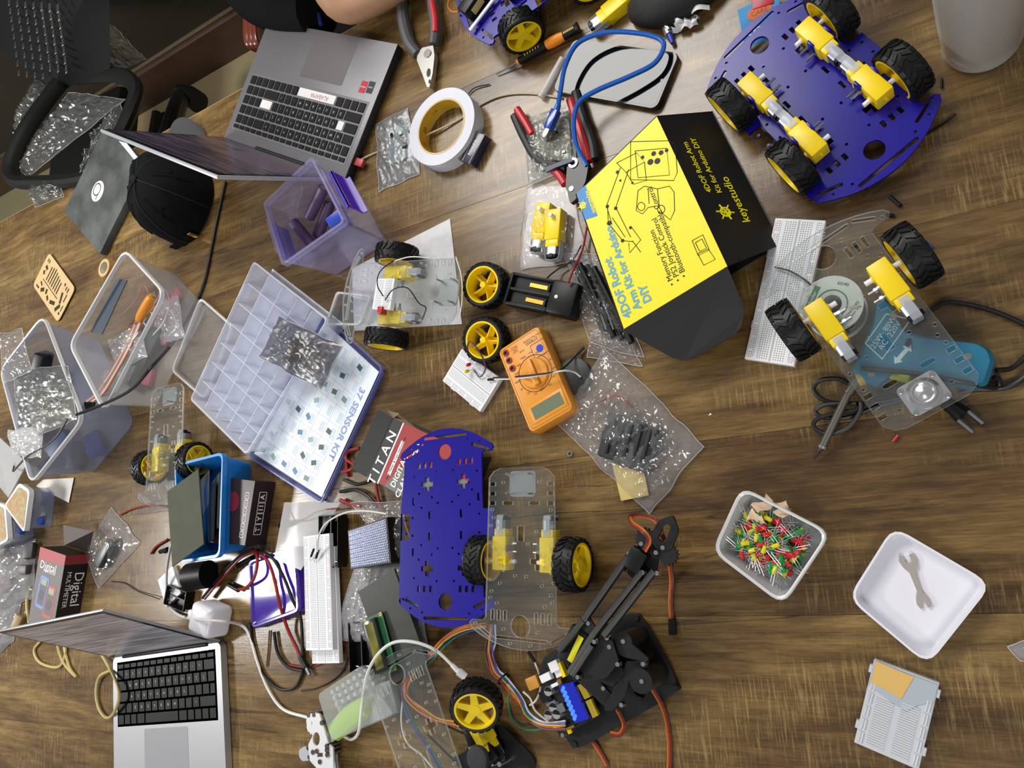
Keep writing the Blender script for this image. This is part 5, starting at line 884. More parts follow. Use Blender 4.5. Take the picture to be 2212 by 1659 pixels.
for k, (x, y) in enumerate(((52, 1230), (20, 1265), (40, 1345), (65, 1190), (15, 1205))): B().box((0, 0, 0), (34, 20, 16), 3).build('grey_part', mat('dull_part_%d' % (k % 3), ('4a4648', '6a5048', '8a7448')[k % 3], .5), M=T4(*at(x, y, 14), 10*k, 8, 35*k), label='dull part showing through the hazy bag, %s' % ('centre', 'lower left', 'in the lower bag', 'upper right', 'upper left')[k], cat='part')
PAT = mat('patterned_lid', 'a8622c', .5, var=1, vscale=150, col2='8a9a6a')
for k, (pxs, z, lab) in enumerate((((( 42, 1048), (62, 1062), (52, 1146), (12, 1092)), 55, 'clear tub with a patterned brown lid, upper one at the left edge'), (((-30, 1080), (10, 1095), (16, 1165), (-30, 1190)), 55, 'clear tub with a patterned brown lid, cut by the left edge'))):
    t = from_rim('parts_tub', lab, 'tub', pxs, z); P = quadloc(t, pxs, z); b = B(); shell(b, P, 0, z, 2, 1.5, 3, 1.5, 9, 8); b.build('body', SMOKE, t); R_ = rpoly(P, 9); b = B(); b.loft([ring(R_, z+.5, -3), ring(R_, z+1.2, -3)]); b.build('patterned_top', PAT, t); b = B(); b.loft([ring(R_, z-9, 5), ring(R_, z+.6, 5), ring(R_, z+1.5, 2), ring(R_, z+.6, -3), ring(R_, z-9, 3.5)], closed=True); b.build('lid_rim', LIPM, t)
    for i in range(4): q = P[0].lerp(P[2], .2+.2*i); B().box((q.x+8, q.y, 8+6*i), (24, 12, 10), 2, M=Matrix.Rotation(i, 4, 'Z')).build('content', mat(('c_blue', 'c_dark', 'c_grey', 'c_blue')[i], ('2a4fae', '25303c', '9a9ca0', '2a4fae')[i], .4), t)
panel('leaflet', 'printed receipt leaflet in a clear sleeve under the antistatic box', 'leaflet', ((78, 1050, 2), (94, 1036, 2), (160, 1032, 2), (149, 1086, 2)), .5, mat('leaflet_paper', 'c9c5c0', .6, var=.12, vscale=220))
lv = clear('frost_lid', 'f4f6f8', .35, .3, 1.3, 'd6d8da'); 
panel('frosted_lid', 'frosted lid panel leaning at the left edge', 'lid', ((-40, 1000, 30), (-10, 935, 60), (60, 1000, 50), (20, 1075, 30)), 2, lv)
for k, (pts, lab) in enumerate(((((30, 800), (150, 790), (165, 900), (40, 930)), 'silver antistatic bag on top of the left clear box, middle one'), (((0, 720), (48, 712), (70, 800), (10, 830)), 'bright clear bag standing up from the left clear box'), (((60, 850), (150, 820), (168, 905), (75, 945)), 'dark shiny antistatic bag at the right of the left clear box'), (((20, 930), (95, 920), (90, 990), (30, 985)), 'glaring white plastic bag at the near end of the left clear box'))):
    bagsheet('antistatic_bag', lab, pts, (108, 118, 116, 112)[k], 8, (ASB, BAGM, clear('antistatic_mid'), clear('white_film', 'fafafa', .35, .1, 1.9, 'f4f4f4'))[k], 20+k, 24, 11, .024)
for k, (x, y, z, c) in enumerate(((60, 940, 30, '25303c'), (130, 960, 20, '2d3e66'), (170, 985, 16, '20242a'), (205, 960, 12, '2a4fae'), (110, 1000, 20, '1d2024'), (90, 790, 60, '26282c'))): B().box((0, 0, 0), (60, 34, 22), 3).build('module', mat('mod_'+c, c, .45), M=T4(*at(x, y, z), 12*k, 10, 47*k), label='dark module seen through the left clear box, %s' % ('left wall', 'middle', 'lower right', 'right wall', 'front corner', 'back under the bags')[k], cat='module')
for k_, (pts_, z_, lab_) in enumerate(POUCH): bagsheet('plastic_pouch', lab_, pts_, z_, 12, clear('pouch_film', 'fafafc', .22, .15, 1.6, 'f0f0f2'), 60+k_, 20, 8, .04)
# bag on the battery holders, paper sheets
bagsheet('zip_bag', 'clear bag with a white sheet beneath the dark grey panel', ((768, 1222), (905, 1225), (925, 1400), (718, 1378)), 3, 12, clear('bag_white_in', 'f8f8fa', .30, .08, 1.7, 'e6e6ea'), 30, 32, 8, .045); bagsheet('zip_bag', 'clear zip bag behind the square reflector panel', ((758, 1085), (866, 1082), (905, 1235), (850, 1200)), 8, 14, BAGM, 31, 26, 8, .05)
def paper(label, pxs, zs, m, n=8, curl=0): C = [at(x, y, z) for (x, y), z in zip(pxs, zs)]; return B().grid(lambda u, v: C[0]*(1-u)*(1-v)+C[1]*u*(1-v)+C[2]*u*v+C[3]*(1-u)*v+Vector((0, 0, curl*math.sin(u*PI)*math.sin(v*PI))), n, n).build('paper_sheet', m, label=label, cat='paper', smooth=2)
paper('scribbled white paper sheet under the clear car with the mini breadboard', ((760, 580), (972, 472), (998, 700), (765, 715)), (1, 1, 1, 1), mat('note_paper', 'c9c8cc', .7, var=.12, vscale=90))
paper('pale translucent film strip beside the lid insert', ((614, 1085), (735, 1086), (650, 1232), (592, 1207)), (14, 14, 24, 22), clear('tracing_film', 'f4f4f4', .55, .25, 1.4, 'c9c9cb'), curl=4)
# zip box under the clear car
tub('clear_case', 'small clear hinged case under the clear car, by the sorter', ((728, 632), (800, 640), (775, 700), (705, 700)), 16, 2, PETC, 6, rimh=4, cat='case')
# ================================================================ purple lid, reflector, panels, holders, organiser
pxl = ((536, 1212), (640, 1180), (652, 1320), (545, 1358)); t = from_rim('purple_lid', 'glossy purple plastic lid lying among the red and black leads', 'lid', pxl, 14); P = quadloc(t, pxl, 14); R_ = rpoly(P, 10); PG = mat('purple_gloss', '43259a', .12, coat=.8); b = B(); b.loft([ring(R_, 0, 2), ring(R_, 10, 2), ring(R_, 14, -1), ring(R_, 14, -5), ring(R_, 11, -8)]); b.build('body', PG, t); t.rotation_euler = (0, rad(-2.4), 0); t.location.z = .003; c_ = pl(t, 592, 1264, 12); B().prism(rr(20, 22, 3, cx=c_.x, cy=c_.y), 11, 11.4).build('sticker', mat('sticker_cream', 'c8c0b4', .4), t)
pxl = ((752, 1152), (832, 1112), (838, 1210), (758, 1222)); t = from_rim('reflector_panel', 'square lens array panel with sparkling round dimples', 'panel', ((751, 1146), (836, 1117), (845, 1216), (757, 1230)), 34); P = quadloc(t, ((751, 1146), (836, 1117), (845, 1216), (757, 1230)), 34); b = B(); b.loft([[(q.x, q.y, z) for q in P] for z in (0, 34)]); b.build('housing', BLACK, t)
dm = B(); dm.lathe([(1.55, 0), (1.2, .8), (.5, 1.2), (.05, 1.25)], 8); dm = dm.mesh('lens_dimple', mat('lens_chrome', 'c9cde0', .08, 1)); cP = sum(P, Vector((0, 0)))/4; I = [cP+(q-cP)*.94 for q in P]; b = B(); b.loft([[(q.x, q.y, z) for q in I] for z in (34, 34.5)]); bz = b.build('lens_plate', mat('lens_grey_blue', '8a90a8', .2, .6), t)
for i in range(17):
    for j in range(17): u, v = (i+.5+(.5 if j % 2 else 0)*.8)/17.5, (j+.5)/17; q = I[0]*(1-u)*(1-v)+I[1]*u*(1-v)+I[2]*u*v+I[3]*(1-u)*v; link('lens_dimple', dm, bz, T4(q.x, q.y, 34.4))
t = thing('battery_holder', 'black battery holder between the breadboards and the reflector panel', 'battery holder', at(735, 1168, 0), 3)
def holder(t, L, W, h, z=0):
    b = B(); shell(b, [Vector(q) for q in ((-W/2, L/2), (-W/2, -L/2), (W/2, -L/2), (W/2, L/2))], z, z+h, 0, 1.6, 0, 1.6, 1); b.box((0, 0, z+h*.35), (2, L-4, h*.7)); b.build('tray', BLACK, t)
    for s in (-1, 1):
        for e in (-1, 1):
            c = B(); P = [(s*W/4+3*math.cos(k*1.1), e*(L/2-3-k*.45), z+h*.55+3*math.sin(k*1.1)) for k in range(16)]; c.tube(P, .5, 5); c.build('spring', CHROME, t)
holder(t, 78, 40, 20, 6); t = thing('battery_holder', 'black battery holder under the clear bag and green display module', 'battery holder', at(792, 1395, 0), 6); holder(t, 70, 40, 16); t = thing('battery_holder', 'small black battery holder beside the white charger plug', 'battery holder', at(397, 1290, 0), 80); holder(t, 58, 34, 18)
panel('dark_screen', 'dark grey rectangular panel with a green display module on it', 'panel', ((773, 1278, 34), (849, 1480, 26), (922, 1430, 26), (851, 1229, 34)), 4, mat('panel_charcoal', '3c3d39', .35, coat=.3))
A, ang, d = frame((778, 1340), (808, 1458), 42); A.z = 36; t = thing('display_module', 'green character display module lying on the dark grey panel', 'display', Vector((A.x, A.y, 34)), ang); b = B(); b.box((40, 18, 1), (80, 36, 1.8), .2, seg=1); b.build('board', mat('pcb_green', '1f5a36', .4), t); B().box((40, 14, 5), (71, 25, 7), .8).build('bezel', mat('bezel_black', '15181c', .25, coat=.5), t); B().box((40, 14, 8.6), (62, 15, .5), .1, seg=1).build('display', mat('lcd_olive', '4a4a1c', .12, coat=1, var=.8, vscale=30, col2='8a8426'), t)
for x in (3, 77):
    for y in (3, 33): hp_ = plate_mesh('mount_ring', circ(2.4, 12), [circ(1.3, 10)], .3, GOLD); link('mount_ring', hp_, t, T4(x, y, 2))
pxl = ((782, 1435), (852, 1545), (716, 1602), (685, 1500)); t = from_rim('small_organiser', 'small milky hinged organiser with lime green putty inside', 'organiser', pxl, 26); P = quadloc(t, pxl, 26); R_ = rpoly(P, 8); b = B(); b.loft([ring(R_, 0, -2), ring(R_, 22, 0), ring(R_, 26, -1)]); b.build('body', clear('milky_box', 'f6f7f6', .30, .25, 1.3, 'd8dcd8'), t); 
b = B(); b.loft([ring(R_, 1, -6), ring(R_, 3, -6)]); b.build('inner_floor', mat('milky_floor', 'a9adaa', .7), t); lp_ = [pl(t, x, y, 12) for x, y in ((722, 1582), (755, 1550), (790, 1525))]; b = B(); b.tube(crom(lp_, 4), lambda u: 9+2*math.sin(u*PI), 10, flat=1.5); b.build('lime_putty', mat('lime_putty', 'a8d62a', .6), t)
bil = lambda u, v: P[0]*(1-u)*(1-v)+P[1]*u*(1-v)+P[2]*u*v+P[3]*(1-u)*v
for i in range(7):
    for j in range(3): q = bil(.1+.13*j, .1+.12*i); B().box((q.x, q.y, 10), (6, 6, 12), .5, M=Matrix.Rotation(.5, 4, 'Z')).build('cell', mat('cell_grey', 'b4b8b8', .5), t)
b = B(); q = pl(t, 838, 1508, 10); b.box((q.x, q.y, 8), (30, 44, 14), 3, M=Matrix.Rotation(rad(20), 4, 'Z')); b.build('grey_end', mat('grey_end', 'a6a8a6', .5), t)
# buzzer motor and charger plug
t = thing('speaker_can', 'black round speaker can with a slotted face under the blue bin', 'speaker', at(432, 1252, 0), 0); a0, a1 = pl(t, 410, 1246, 26), pl(t, 452, 1240, 20); b = B(); b.cyl(a0, a1, 23, n=30); b.build('can', BLACK, t); d_ = (a0-a1).normalized(); b = B(); b.cyl(a0, a0+d_*1.5, 21, n=30); fc_ = b.build('grille', mat('grille_grey', '2c2d2f', .5), t); u_ = d_.orthogonal().normalized(); w_ = d_.cross(u_)
for k in range(6): a_ = k*PI/3; dd = u_*math.cos(a_)+w_*math.sin(a_); B().cyl(a0+d_*1.4+dd*6, a0+d_*1.4+dd*18, 2, n=8).build('slot', BLACKG, fc_)
t = thing('charger_plug', 'white cube charger plug with its cable beside the silver laptop', 'charger', at(462, 1340, 0), 0); WG = mat('charger_white', 'e6e4ea', .3); c_ = pl(t, 455, 1336, 24); B().box((c_.x, c_.y, 24), (54, 50, 47), 9, M=Matrix.Rotation(rad(-12), 4, 'Z'), seg=4).build('body', WG, t); p = pl(t, 413, 1328, 30); B().box((p.x, p.y, 26), (14, 17, 14), 3).build('pin_block', WG, t)
for s in (-1, 1): B().cyl((p.x-6, p.y+s*5, 26), (p.x-20, p.y+s*5, 26), 2, n=8).build('pin', STEEL, t)
# black tape disc behind the meter
c_ = at(1245, 815, 0); c_.z = 0; b = B(); b.lathe([(.1, 0), (24, 0), (24, 9), (22, 10), (.1, 10)], 32); b.build('black_disc', mat('disc_black', '26272a', .5), M=T4(c_.x, c_.y, 0), label='black round disc between the multimeter and the zip bag', cat='disc')
# ================================================================ robot arm, joystick, gripper
c6 = lambda x, y: (1140+x*.3254, 1100+y*.3254)
MBK = mat('satin_black_plate', '0c0c0e', .45)
arm = thing('desktop_robot', 'black desktop robot arm with a blue screen board on its base', 'robot arm', Vector((*at(1310, 1470, 0)[:2], 0)), 0)
def poly(par, name, pts, z0, z1, m, f=c6, holes=(), r=0):
    zm = z1; Q = [Vector(pl(par, *f(x, y), zm)[:2]) for x, y in pts]
    if r: Q = rpoly(Q, r)
    H = [[tuple(pl(par, *f(x, y), zm)[:2]) for x, y in h] for h in holes]
    return link(name, plate_mesh(name, [tuple(q) for q in Q], H, z1-z0, m, .2), par, T4(0, 0, z0))
poly(arm, 'base_plate', ((60, 1000), (735, 655), (1025, 1200), (290, 1620)), 6, 9, MBK, holes=([(770, 930), (800, 925), (840, 955), (835, 990), (800, 1000), (800, 1060), (780, 1060)], [(800, 1125), (835, 1110), (840, 1125), (805, 1142)], [(700, 1215), (740, 1190), (780, 1235), (770, 1255), (730, 1240)], [(665, 865), (710, 855), (715, 880), (670, 890)]), r=22)
for x, y in ((120, 1080), (720, 720), (980, 1190), (310, 1560)): p = pl(arm, *c6(x, y), 9); B().cyl((p.x, p.y, 0), (p.x, p.y, 11), 4, n=12).build('foot', MBK, arm)
bd = poly(arm, 'control_board', ((75, 1090), (262, 995), (470, 1375), (212, 1512)), 18, 20, PCBK, r=2)
poly(arm, 'blue_screen', ((203, 1172), (300, 1148), (402, 1392), (312, 1420)), 22, 32, mat('screen_blue', '0c1fb4', .2, coat=.6), r=2); glow = mat('digit_blue', '4a86f0', .3, emit=.3)
for k in range(7): p = pl(arm, *c6(235+k*13, 1195+k*31), 32); B().prism(rr(4.5, 8, 2), 32, 32.4).build('screen_digit', glow, arm, T4(p.x, p.y, 0, 0, 0, -20))
for q in (((330, 1170), (366, 1154), (412, 1246), (378, 1262)), ((384, 1276), (418, 1260), (466, 1368), (432, 1386))): poly(arm, 'header_strip', q, 20, 26, mat('header_yellow', 'b8a02a', .4))
rb = random.Random(9)
for x, y, sx, sy, h, m in ((195, 1035, 13, 12, 9, WHITE), (136, 1110, 15, 9, 8, WHITE), (214, 1085, 9, 9, 5, WHITE), (243, 1060, 5, 17, 8, YEL), (125, 1235, 15, 13, 4, BLACK), (232, 1135, 6, 6, 9, GOLD), (205, 1155, 16, 4, 6, WHITE), (300, 1440, 12, 3, 8, GOLD), (160, 1285, 14, 4, 3, STEEL), (280, 1470, 6, 6, 2, YEL), (240, 1310, 10, 10, 8, STEEL)): p = pl(arm, *c6(x, y), 20); B().box((0, 0, h/2), (sx, sy, h), .4, seg=1).build('component', m, arm, T4(p.x, p.y, 20, 0, 0, 27))
for x, y in ((155, 1200), (155, 1355), (188, 1305), (210, 1352)): p = pl(arm, *c6(x, y), 20); b = B(); b.cyl((p.x, p.y, 20), (p.x, p.y, 28), 5.4, n=18); o = b.build('capacitor', mat('cap_silver', 'b9b9bd', .3, .6), arm); B().prism([(p.x+5*math.cos(a_), p.y+5*math.sin(a_)) for a_ in [rad(20*k) for k in range(10)]], 28, 28.3).build('cap_mark', BLACK, o)
p = pl(arm, *c6(40, 1150), 14); B().box((p.x, p.y, 14), (17, 15, 9), 1.5, M=Matrix.Rotation(rad(25), 4, 'Z')).build('power_plug', mat('plug_orange', 'cf9440', .4), arm)
for pts, z0, z1 in ((((200, 940), (262, 925), (330, 1040), (372, 1112), (300, 1110)), 56, 59), (((300, 1100), (440, 862), (560, 868), (605, 1010), (520, 1120), (380, 1150)), 62, 66), (((555, 880), (650, 860), (805, 995), (790, 1012), (650, 985), (600, 960)), 58, 61), (((505, 1335), (650, 1030), (710, 1020), (640, 1240), (560, 1340)), 46, 49), (((330, 1140), (450, 1110), (580, 1260), (530, 1330)), 34, 37), (((650, 1010), (800, 1000), (790, 1060), (690, 1110), (640, 1160)), 52, 55), (((340, 740), (400, 700), (455, 800), (440, 860), (370, 800)), 66, 69), (((420, 900), (520, 880), (640, 1080), (560, 1180), (430, 1120)), 20, 50)): poly(arm, 'link_plate', pts, z0, z1, MBK, r=3)
for x, y, r in ((632, 880, 11), (752, 1140, 13)): p = pl(arm, *c6(x, y), 60); B().cyl((p.x, p.y, 10), (p.x, p.y, 61), r, n=20).build('pivot_post', MBK, arm)
p = pl(arm, *c6(335, 900), 52); sv_ = B().box((p.x, p.y, 50), (24, 42, 34), 1, M=Matrix.Rotation(rad(-28), 4, 'Z')).build('servo', BLACK, arm); B().box((p.x+4, p.y-2, 67.2), (7, 32, .5), M=Matrix.Rotation(rad(-28), 4, 'Z')).build('servo_label', mat('servo_yellow', 'd2cb1e', .4), sv_)
for a_, b_ in (((212, 938), (372, 738)), ((375, 735), (668, 315)), ((280, 1088), (445, 820)), ((445, 820), (765, 410)), ((508, 838), (842, 408)), ((300, 1100), (430, 900))): B().tube([pl(arm, *c6(*a_), 70), pl(arm, *c6(*b_), 70)], 4.3, 8).build('rod', MBK, arm)
poly(arm, 'gripper_plate', ((635, 395), (690, 262), (785, 225), (905, 240), (860, 350), (850, 430), (760, 490), (690, 455)), 56, 60, MBK, r=4); p = pl(arm, *c6(725, 335), 66); B().box((p.x, p.y, 66), (20, 24, 16), 1, M=Matrix.Rotation(rad(-32), 4, 'Z')).build('servo', BLACK, arm)
poly(arm, 'claw', ((805, 192), (868, 74), (962, 38), (1000, 145), (955, 262), (900, 285), (845, 255)), 62, 66, MBK, holes=([(862, 190), (898, 104), (934, 94), (950, 122), (922, 192), (888, 228)],), r=3)
for x, y in ((778, 196), (930, 300)):
    p = pl(arm, *c6(x, y), 64); g = [( (9.5 if k % 2 else 12.5)*math.cos(2*PI*k/32), (9.5 if k % 2 else 12.5)*math.sin(2*PI*k/32)) for k in range(32)]; B().prism(g, 60, 65).build('gear', MBK, arm, T4(p.x, p.y, 0))
for x, y, z in ((400, 758, 70), (250, 945, 60), (440, 880, 74), (525, 855, 67), (540, 915, 67), (632, 878, 62), (595, 1030, 67), (765, 1028, 60), (755, 1143, 62), (500, 1190, 38), (620, 1300, 50), (330, 1115, 74), (650, 398, 61), (712, 385, 61), (760, 420, 73), (748, 462, 61), (855, 425, 72), (752, 230, 66), (895, 255, 67), (850, 288, 67), (670, 295, 73), (230, 1500, 20), (280, 1075, 72)): p = pl(arm, *c6(x, y), z); b = B(); b.cyl((p.x, p.y, z-6), (p.x, p.y, z+.3), 3.1, 2.5, 10); b.build('screw', CHROME, arm)
BRN = mat('brown_wire', '5a3022', .5); RDW = mat('servo_red', '9a2a1c', .5); SW = (ORG, RDW, BRN)
def ribbonwire(par, P, cols, r=1.1, off=1.9, f=lambda x, y: (x, y), name='wire'):
    L = [pl(par, *f(x, y), z) for x, y, z in P]; L = crom(L, 6)
    for k, m in enumerate(cols):
        Q = []
        for i, p in enumerate(L):
            d = L[min(i+1, len(L)-1)]-L[max(i-1, 0)]; s = Vector((-d.y, d.x, 0)); s = s.normalized() if s.length > 1e-6 else Vector((1, 0, 0)); Q.append(p+s*off*(k-(len(cols)-1)/2))
        B().tube(Q, r, 6).build(name, m, par)
ribbonwire(arm, ((775, 275, 74), (805, 205, 80), (765, 145, 84), (695, 95, 70), (680, 50, 60), (760, 42, 50), (850, 72, 50), (890, 160, 58), (935, 330, 20), (955, 470, 3), (948, 600, 3), (955, 745, 3)), SW, f=c6); p = pl(arm, *c6(962, 782), 4); B().box((p.x, p.y, 4), (8, 17, 6), .5, seg=1).build('connector', BLACK, arm)
ribbonwire(arm, ((765, 1080, 50), (830, 1195, 30), (905, 1335, 4), (938, 1500, 3), (942, 1650, 3), (935, 1750, 3)), SW, f=c6); ribbonwire(arm, ((598, 1335, 40), (640, 1430, 14), (612, 1495, 12), (550, 1490, 12)), SW, f=c6); ribbonwire(arm, ((435, 1545, 5), (480, 1610, 3), (530, 1700, 3)), SW, f=c6)
# joystick board
js = thing('joystick_module', 'joystick board with a black thumb cap on a black plate', 'joystick', Vector((*at(1060, 1630, 0)[:2], 0)), 0)
poly(js, 'base_plate', ((1030, 1572), (1062, 1560), (1092, 1574), (1150, 1632), (1158, 1655), (1130, 1690), (1030, 1690), (985, 1650), (975, 1640), (1010, 1620)), 5, 9, MBK, f=lambda x, y: (x, y), r=6)
poly(js, 'board', ((1038, 1577), (1090, 1632), (1068, 1672), (1008, 1618)), 20, 22, PCBK, f=lambda x, y: (x, y)); p = pl(js, 1045, 1632, 34); B().box((p.x, p.y, 26), (26, 26, 10), 2, M=Matrix.Rotation(rad(-45), 4, 'Z')).build('stick_base', BLACK, js); b = B(); b.lathe([(5, 30), (5, 40), (14, 42), (15.5, 46), (14.5, 50), (11, 52), (4, 51.5), (.1, 51)], 28, T4(p.x, p.y, 0)); b.build('thumb_cap', mat('cap_rubber', '2b2c30', .75), js)
p = pl(js, 1012, 1590, 30); B().box((p.x, p.y, 27), (9, 24, 10), .8, M=Matrix.Rotation(rad(30), 4, 'Z')).build('wire_housing', BLACK, js); p = pl(js, 1030, 1600, 24); B().box((p.x, p.y, 24), (3, 18, 4), .3, M=Matrix.Rotation(rad(-35), 4, 'Z')).build('header_pins', YEL, js)
for x, y in ((1040, 1584), (1018, 1616), (1080, 1650)): p = pl(js, x, y, 22); b = B(); b.cyl((p.x, p.y, 8), (p.x, p.y, 24), 3.2, n=10); b.build('screw', CHROME, js)
for k in range(8): p = pl(js, 1036+k*2.5, 1602+k*2, 22); B().box((p.x+rb.uniform(-4, 4), p.y+rb.uniform(-5, 5), 22.8), (3, 1.8, 1.4)).build('component', (STEEL, GOLD, WHITE)[k % 3], js)
# white metal gripper
g5 = lambda x, y: (640+x*.144, 1420+y*.144); gr_ = thing('metal_gripper', 'white metal robot gripper at the bottom edge beside the milky organiser', 'gripper', Vector((*at(690, 1610, 0)[:2], 0)), 0); WMT = mat('white_metal', 'dcdcdf', .35, .1)
poly(gr_, 'side_plate', ((165, 860), (265, 830), (345, 850), (400, 1010), (480, 1300), (545, 1360), (560, 1720), (360, 1720), (205, 1550), (180, 1310), (250, 1170), (165, 1060), (150, 960)), 22, 25, WMT, f=g5, holes=([(300+55*math.cos(k*.45), 1225+105*math.sin(k*.45)) for k in range(14)], [(310, 1430), (400, 1430), (400, 1500), (310, 1500)], [(225, 960), (240, 960), (240, 1020), (225, 1020)]), r=2)
poly(gr_, 'rear_plate', ((40, 1390), (110, 1340), (200, 1340), (215, 1540), (90, 1560), (45, 1500)), 12, 15, mat('pale_metal', 'b9bac0', .35, .3), f=g5, r=4); poly(gr_, 'jaw', ((155, 1040), (260, 1100), (250, 1160), (230, 1130), (215, 1160), (200, 1120), (175, 1110)), 18, 21, WMT, f=g5)
b = B(); b.quad([pl(gr_, *g5(430, 1130), 22), pl(gr_, *g5(560, 1400), 22), pl(gr_, *g5(600, 1720), 22), pl(gr_, *g5(600, 1720), 2)], 2); b.build('bracket', WMT, gr_); poly(gr_, 'lower_plate', ((345, 860), (420, 1000), (590, 1290), (610, 1720), (560, 1720), (500, 1340), (380, 1010)), 6, 9, WMT, f=g5)
for x, y, z in ((178, 868, 26), (258, 862, 26), (375, 985, 27), (450, 1335, 28), (450, 1395, 28), (455, 1465, 28), (345, 1570, 27), (300, 1410, 27), (240, 1425, 27), (190, 1500, 18), (170, 1360, 18)): p = pl(gr_, *g5(x, y), z); b = B(); b.cyl((p.x, p.y, 4), (p.x, p.y, z), 3.3, n=10); b.build('screw', mat('screw_dark', '6a6462', .3, .9), gr_)
# ================================================================ wire stripper
ws = thing('wire_stripper', 'red and black handled wire stripper under the antistatic bag', 'wire stripper', Vector((*at(1220, 330, 0)[:2], 0)), 0); HB = mat('handle_black', '1b1b1d', .55)
bar(ws, 'handle', ((1112, 250, 8), (1135, 300, 8), (1165, 345, 8), (1225, 362, 8)), 7, 1, HB); bar(ws, 'handle_inlay', ((1117, 236, 13), (1134, 262, 13), (1150, 290, 12)), 5.5, 1, RED); bar(ws, 'handle', ((1244, 200, 10), (1258, 250, 12), (1278, 305, 12), (1285, 345, 12)), 7, 1, HB); bar(ws, 'handle_inlay', ((1232, 215, 13), (1248, 265, 15), (1262, 310, 15), (1272, 350, 14)), 6.4, 1, RED); bar(ws, 'handle_inlay', ((1190, 362, 10), (1208, 378, 11), (1221, 398, 11)), 6, 1, RED)
poly(ws, 'head', ((1226, 345), (1252, 340), (1272, 352), (1265, 392), (1246, 428), (1232, 440), (1222, 400)), 8, 16, mat('head_black', '1a1a1c', .35), f=lambda x, y: (x, y), r=3); p = pl(ws, 1238, 352, 17); b = B(); b.lathe([(7, 8), (7, 18), (4, 18), (4, 8)], 20, T4(p.x, p.y, 0), cap0=False, cap1=False); b.build('pivot', CHROME, ws); p = pl(ws, 1235, 408, 16); B().cyl((p.x, p.y, 14), (p.x, p.y, 17.5), 3.4, n=12).build('screw', CHROME, ws); poly(ws, 'spring_arm', ((1178, 362), (1232, 340), (1238, 348), (1200, 362), (1180, 372)), 17, 20, mat('arm_navy', '1c2a4a', .4), f=lambda x, y: (x, y))
# ================================================================ cables
def cable(name, label, P, r, m, cat='cable', n=8, group=None):
    L = [at(*p) for p in P]; L = [Vector((p.x, p.y, max(p.z, r+.2))) for p in L]; c = L[0].copy(); c.z = 0
    o = B().tube([p-c for p in crom(L, 7)], r, n).build(name, m, M=T4(c.x, c.y, 0), label=label, cat=cat)
    if group: o['group'] = group
    return o
def plug(o, a, b_, r0, r1, m, name='plug', n=12): B().cyl(loc(o, at(*a)), loc(o, at(*b_)), r0, r1, n).build(name, m, o)
UB = mat('usb_blue', '1b58b0', .25, coat=.4)
o = cable('usb_cable', 'translucent blue USB cable looped over the phone', ((1206, 228, 26), (1212, 190, 30), (1222, 140, 32), (1250, 92, 34), (1310, 70, 30), (1380, 72, 26), (1425, 84, 24), (1433, 105, 24), (1412, 138, 26), (1360, 165, 30), (1290, 195, 34), (1252, 220, 36), (1240, 255, 36), (1242, 300, 34), (1252, 330, 30), (1268, 358, 26)), 3.3, UB); plug(o, (1206, 226, 26), (1200, 245, 24), 4.2, 5, UB, 'strain_relief'); 
A, ang, d = frame((1202, 238, )[:2], (1186, 276), 24); q = loc(o, Vector((A.x, A.y, 24))); B().box((14, 0, 0), (28, 12, 11), 1.5).build('plug', mat('usb_blue_plug', '14459a', .2, coat=.5), o, T4(q.x, q.y, q.z, 0, 0, ang)); B().box((34, 0, 0), (14, 8.5, 8), .5).build('metal_plug', STEEL, o, T4(q.x, q.y, q.z, 0, 0, ang))
cable('laptop_cable', 'thin cream cable running from the grey laptop behind the phone', ((775, 348, 6), (800, 335, 2), (850, 315, 2), (905, 298, 8), (985, 262, 2), (1040, 225, 2), (1090, 205, 2), (1150, 202, 2), (1215, 212, 2)), 1.6, mat('cream_cable', 'b7aa90', .5)); cable('thin_wire', 'short black wire beside the white tape roll', ((1008, 208, 2), (1025, 190, 3), (1058, 182, 2)), .9, BLKW, 'wire')
o = cable('charge_cable', 'long white charger cable from the cube plug to the gripper', ((368, 1180, 40), (360, 1240, 20), (364, 1300, 6), (390, 1330, 8), (430, 1338, 52), (480, 1342, 50), (520, 1350, 8), (540, 1375, 4), (556, 1430, 4), (580, 1490, 4), (612, 1532, 4), (665, 1550, 6)), 2.3, WHTW)
o = cable('micro_usb_cable', 'white micro USB cable curving over the dark panel to the wheel', ((742, 1590, 8), (760, 1597, 5), (775, 1580, 30), (782, 1520, 34), (792, 1460, 44), (815, 1415, 52), (850, 1388, 52), (895, 1387, 48), (940, 1404, 36), (975, 1435, 26), (985, 1446, 22)), 2.2, WHTW); plug(o, (976, 1436, 26), (990, 1450, 22), 3, 3.6, WHITE, 'strain_relief'); plug(o, (990, 1450, 22), (1006, 1463, 18), 5.4, 5, WHITE)
CRM = mat('cream_usb', 'b9a96a', .45)
for lab, P in (('cream cable coil behind the silver laptop lid, widest loop', ((90, 1382, 3), (74, 1405, 3), (88, 1432, 3), (128, 1440, 3), (142, 1405, 4), (130, 1380, 5), (125, 1395, 6), (138, 1432, 4), (165, 1462, 3), (150, 1440, 3), (138, 1390, 3), (150, 1380, 3))), ('cream cable end curling over the silver laptop corner', ((218, 1410, 4), (232, 1435, 10), (250, 1470, 24), (258, 1505, 26), (246, 1540, 20), (230, 1550, 6), (214, 1530, 4), (208, 1495, 4), (215, 1462, 6), (240, 1447, 12))), ('cream cable rising beside the meter carton', ((66, 1265, 4), (58, 1300, 4), (62, 1345, 4)))): cable('usb_c_cable', lab, P, 2.8, CRM)
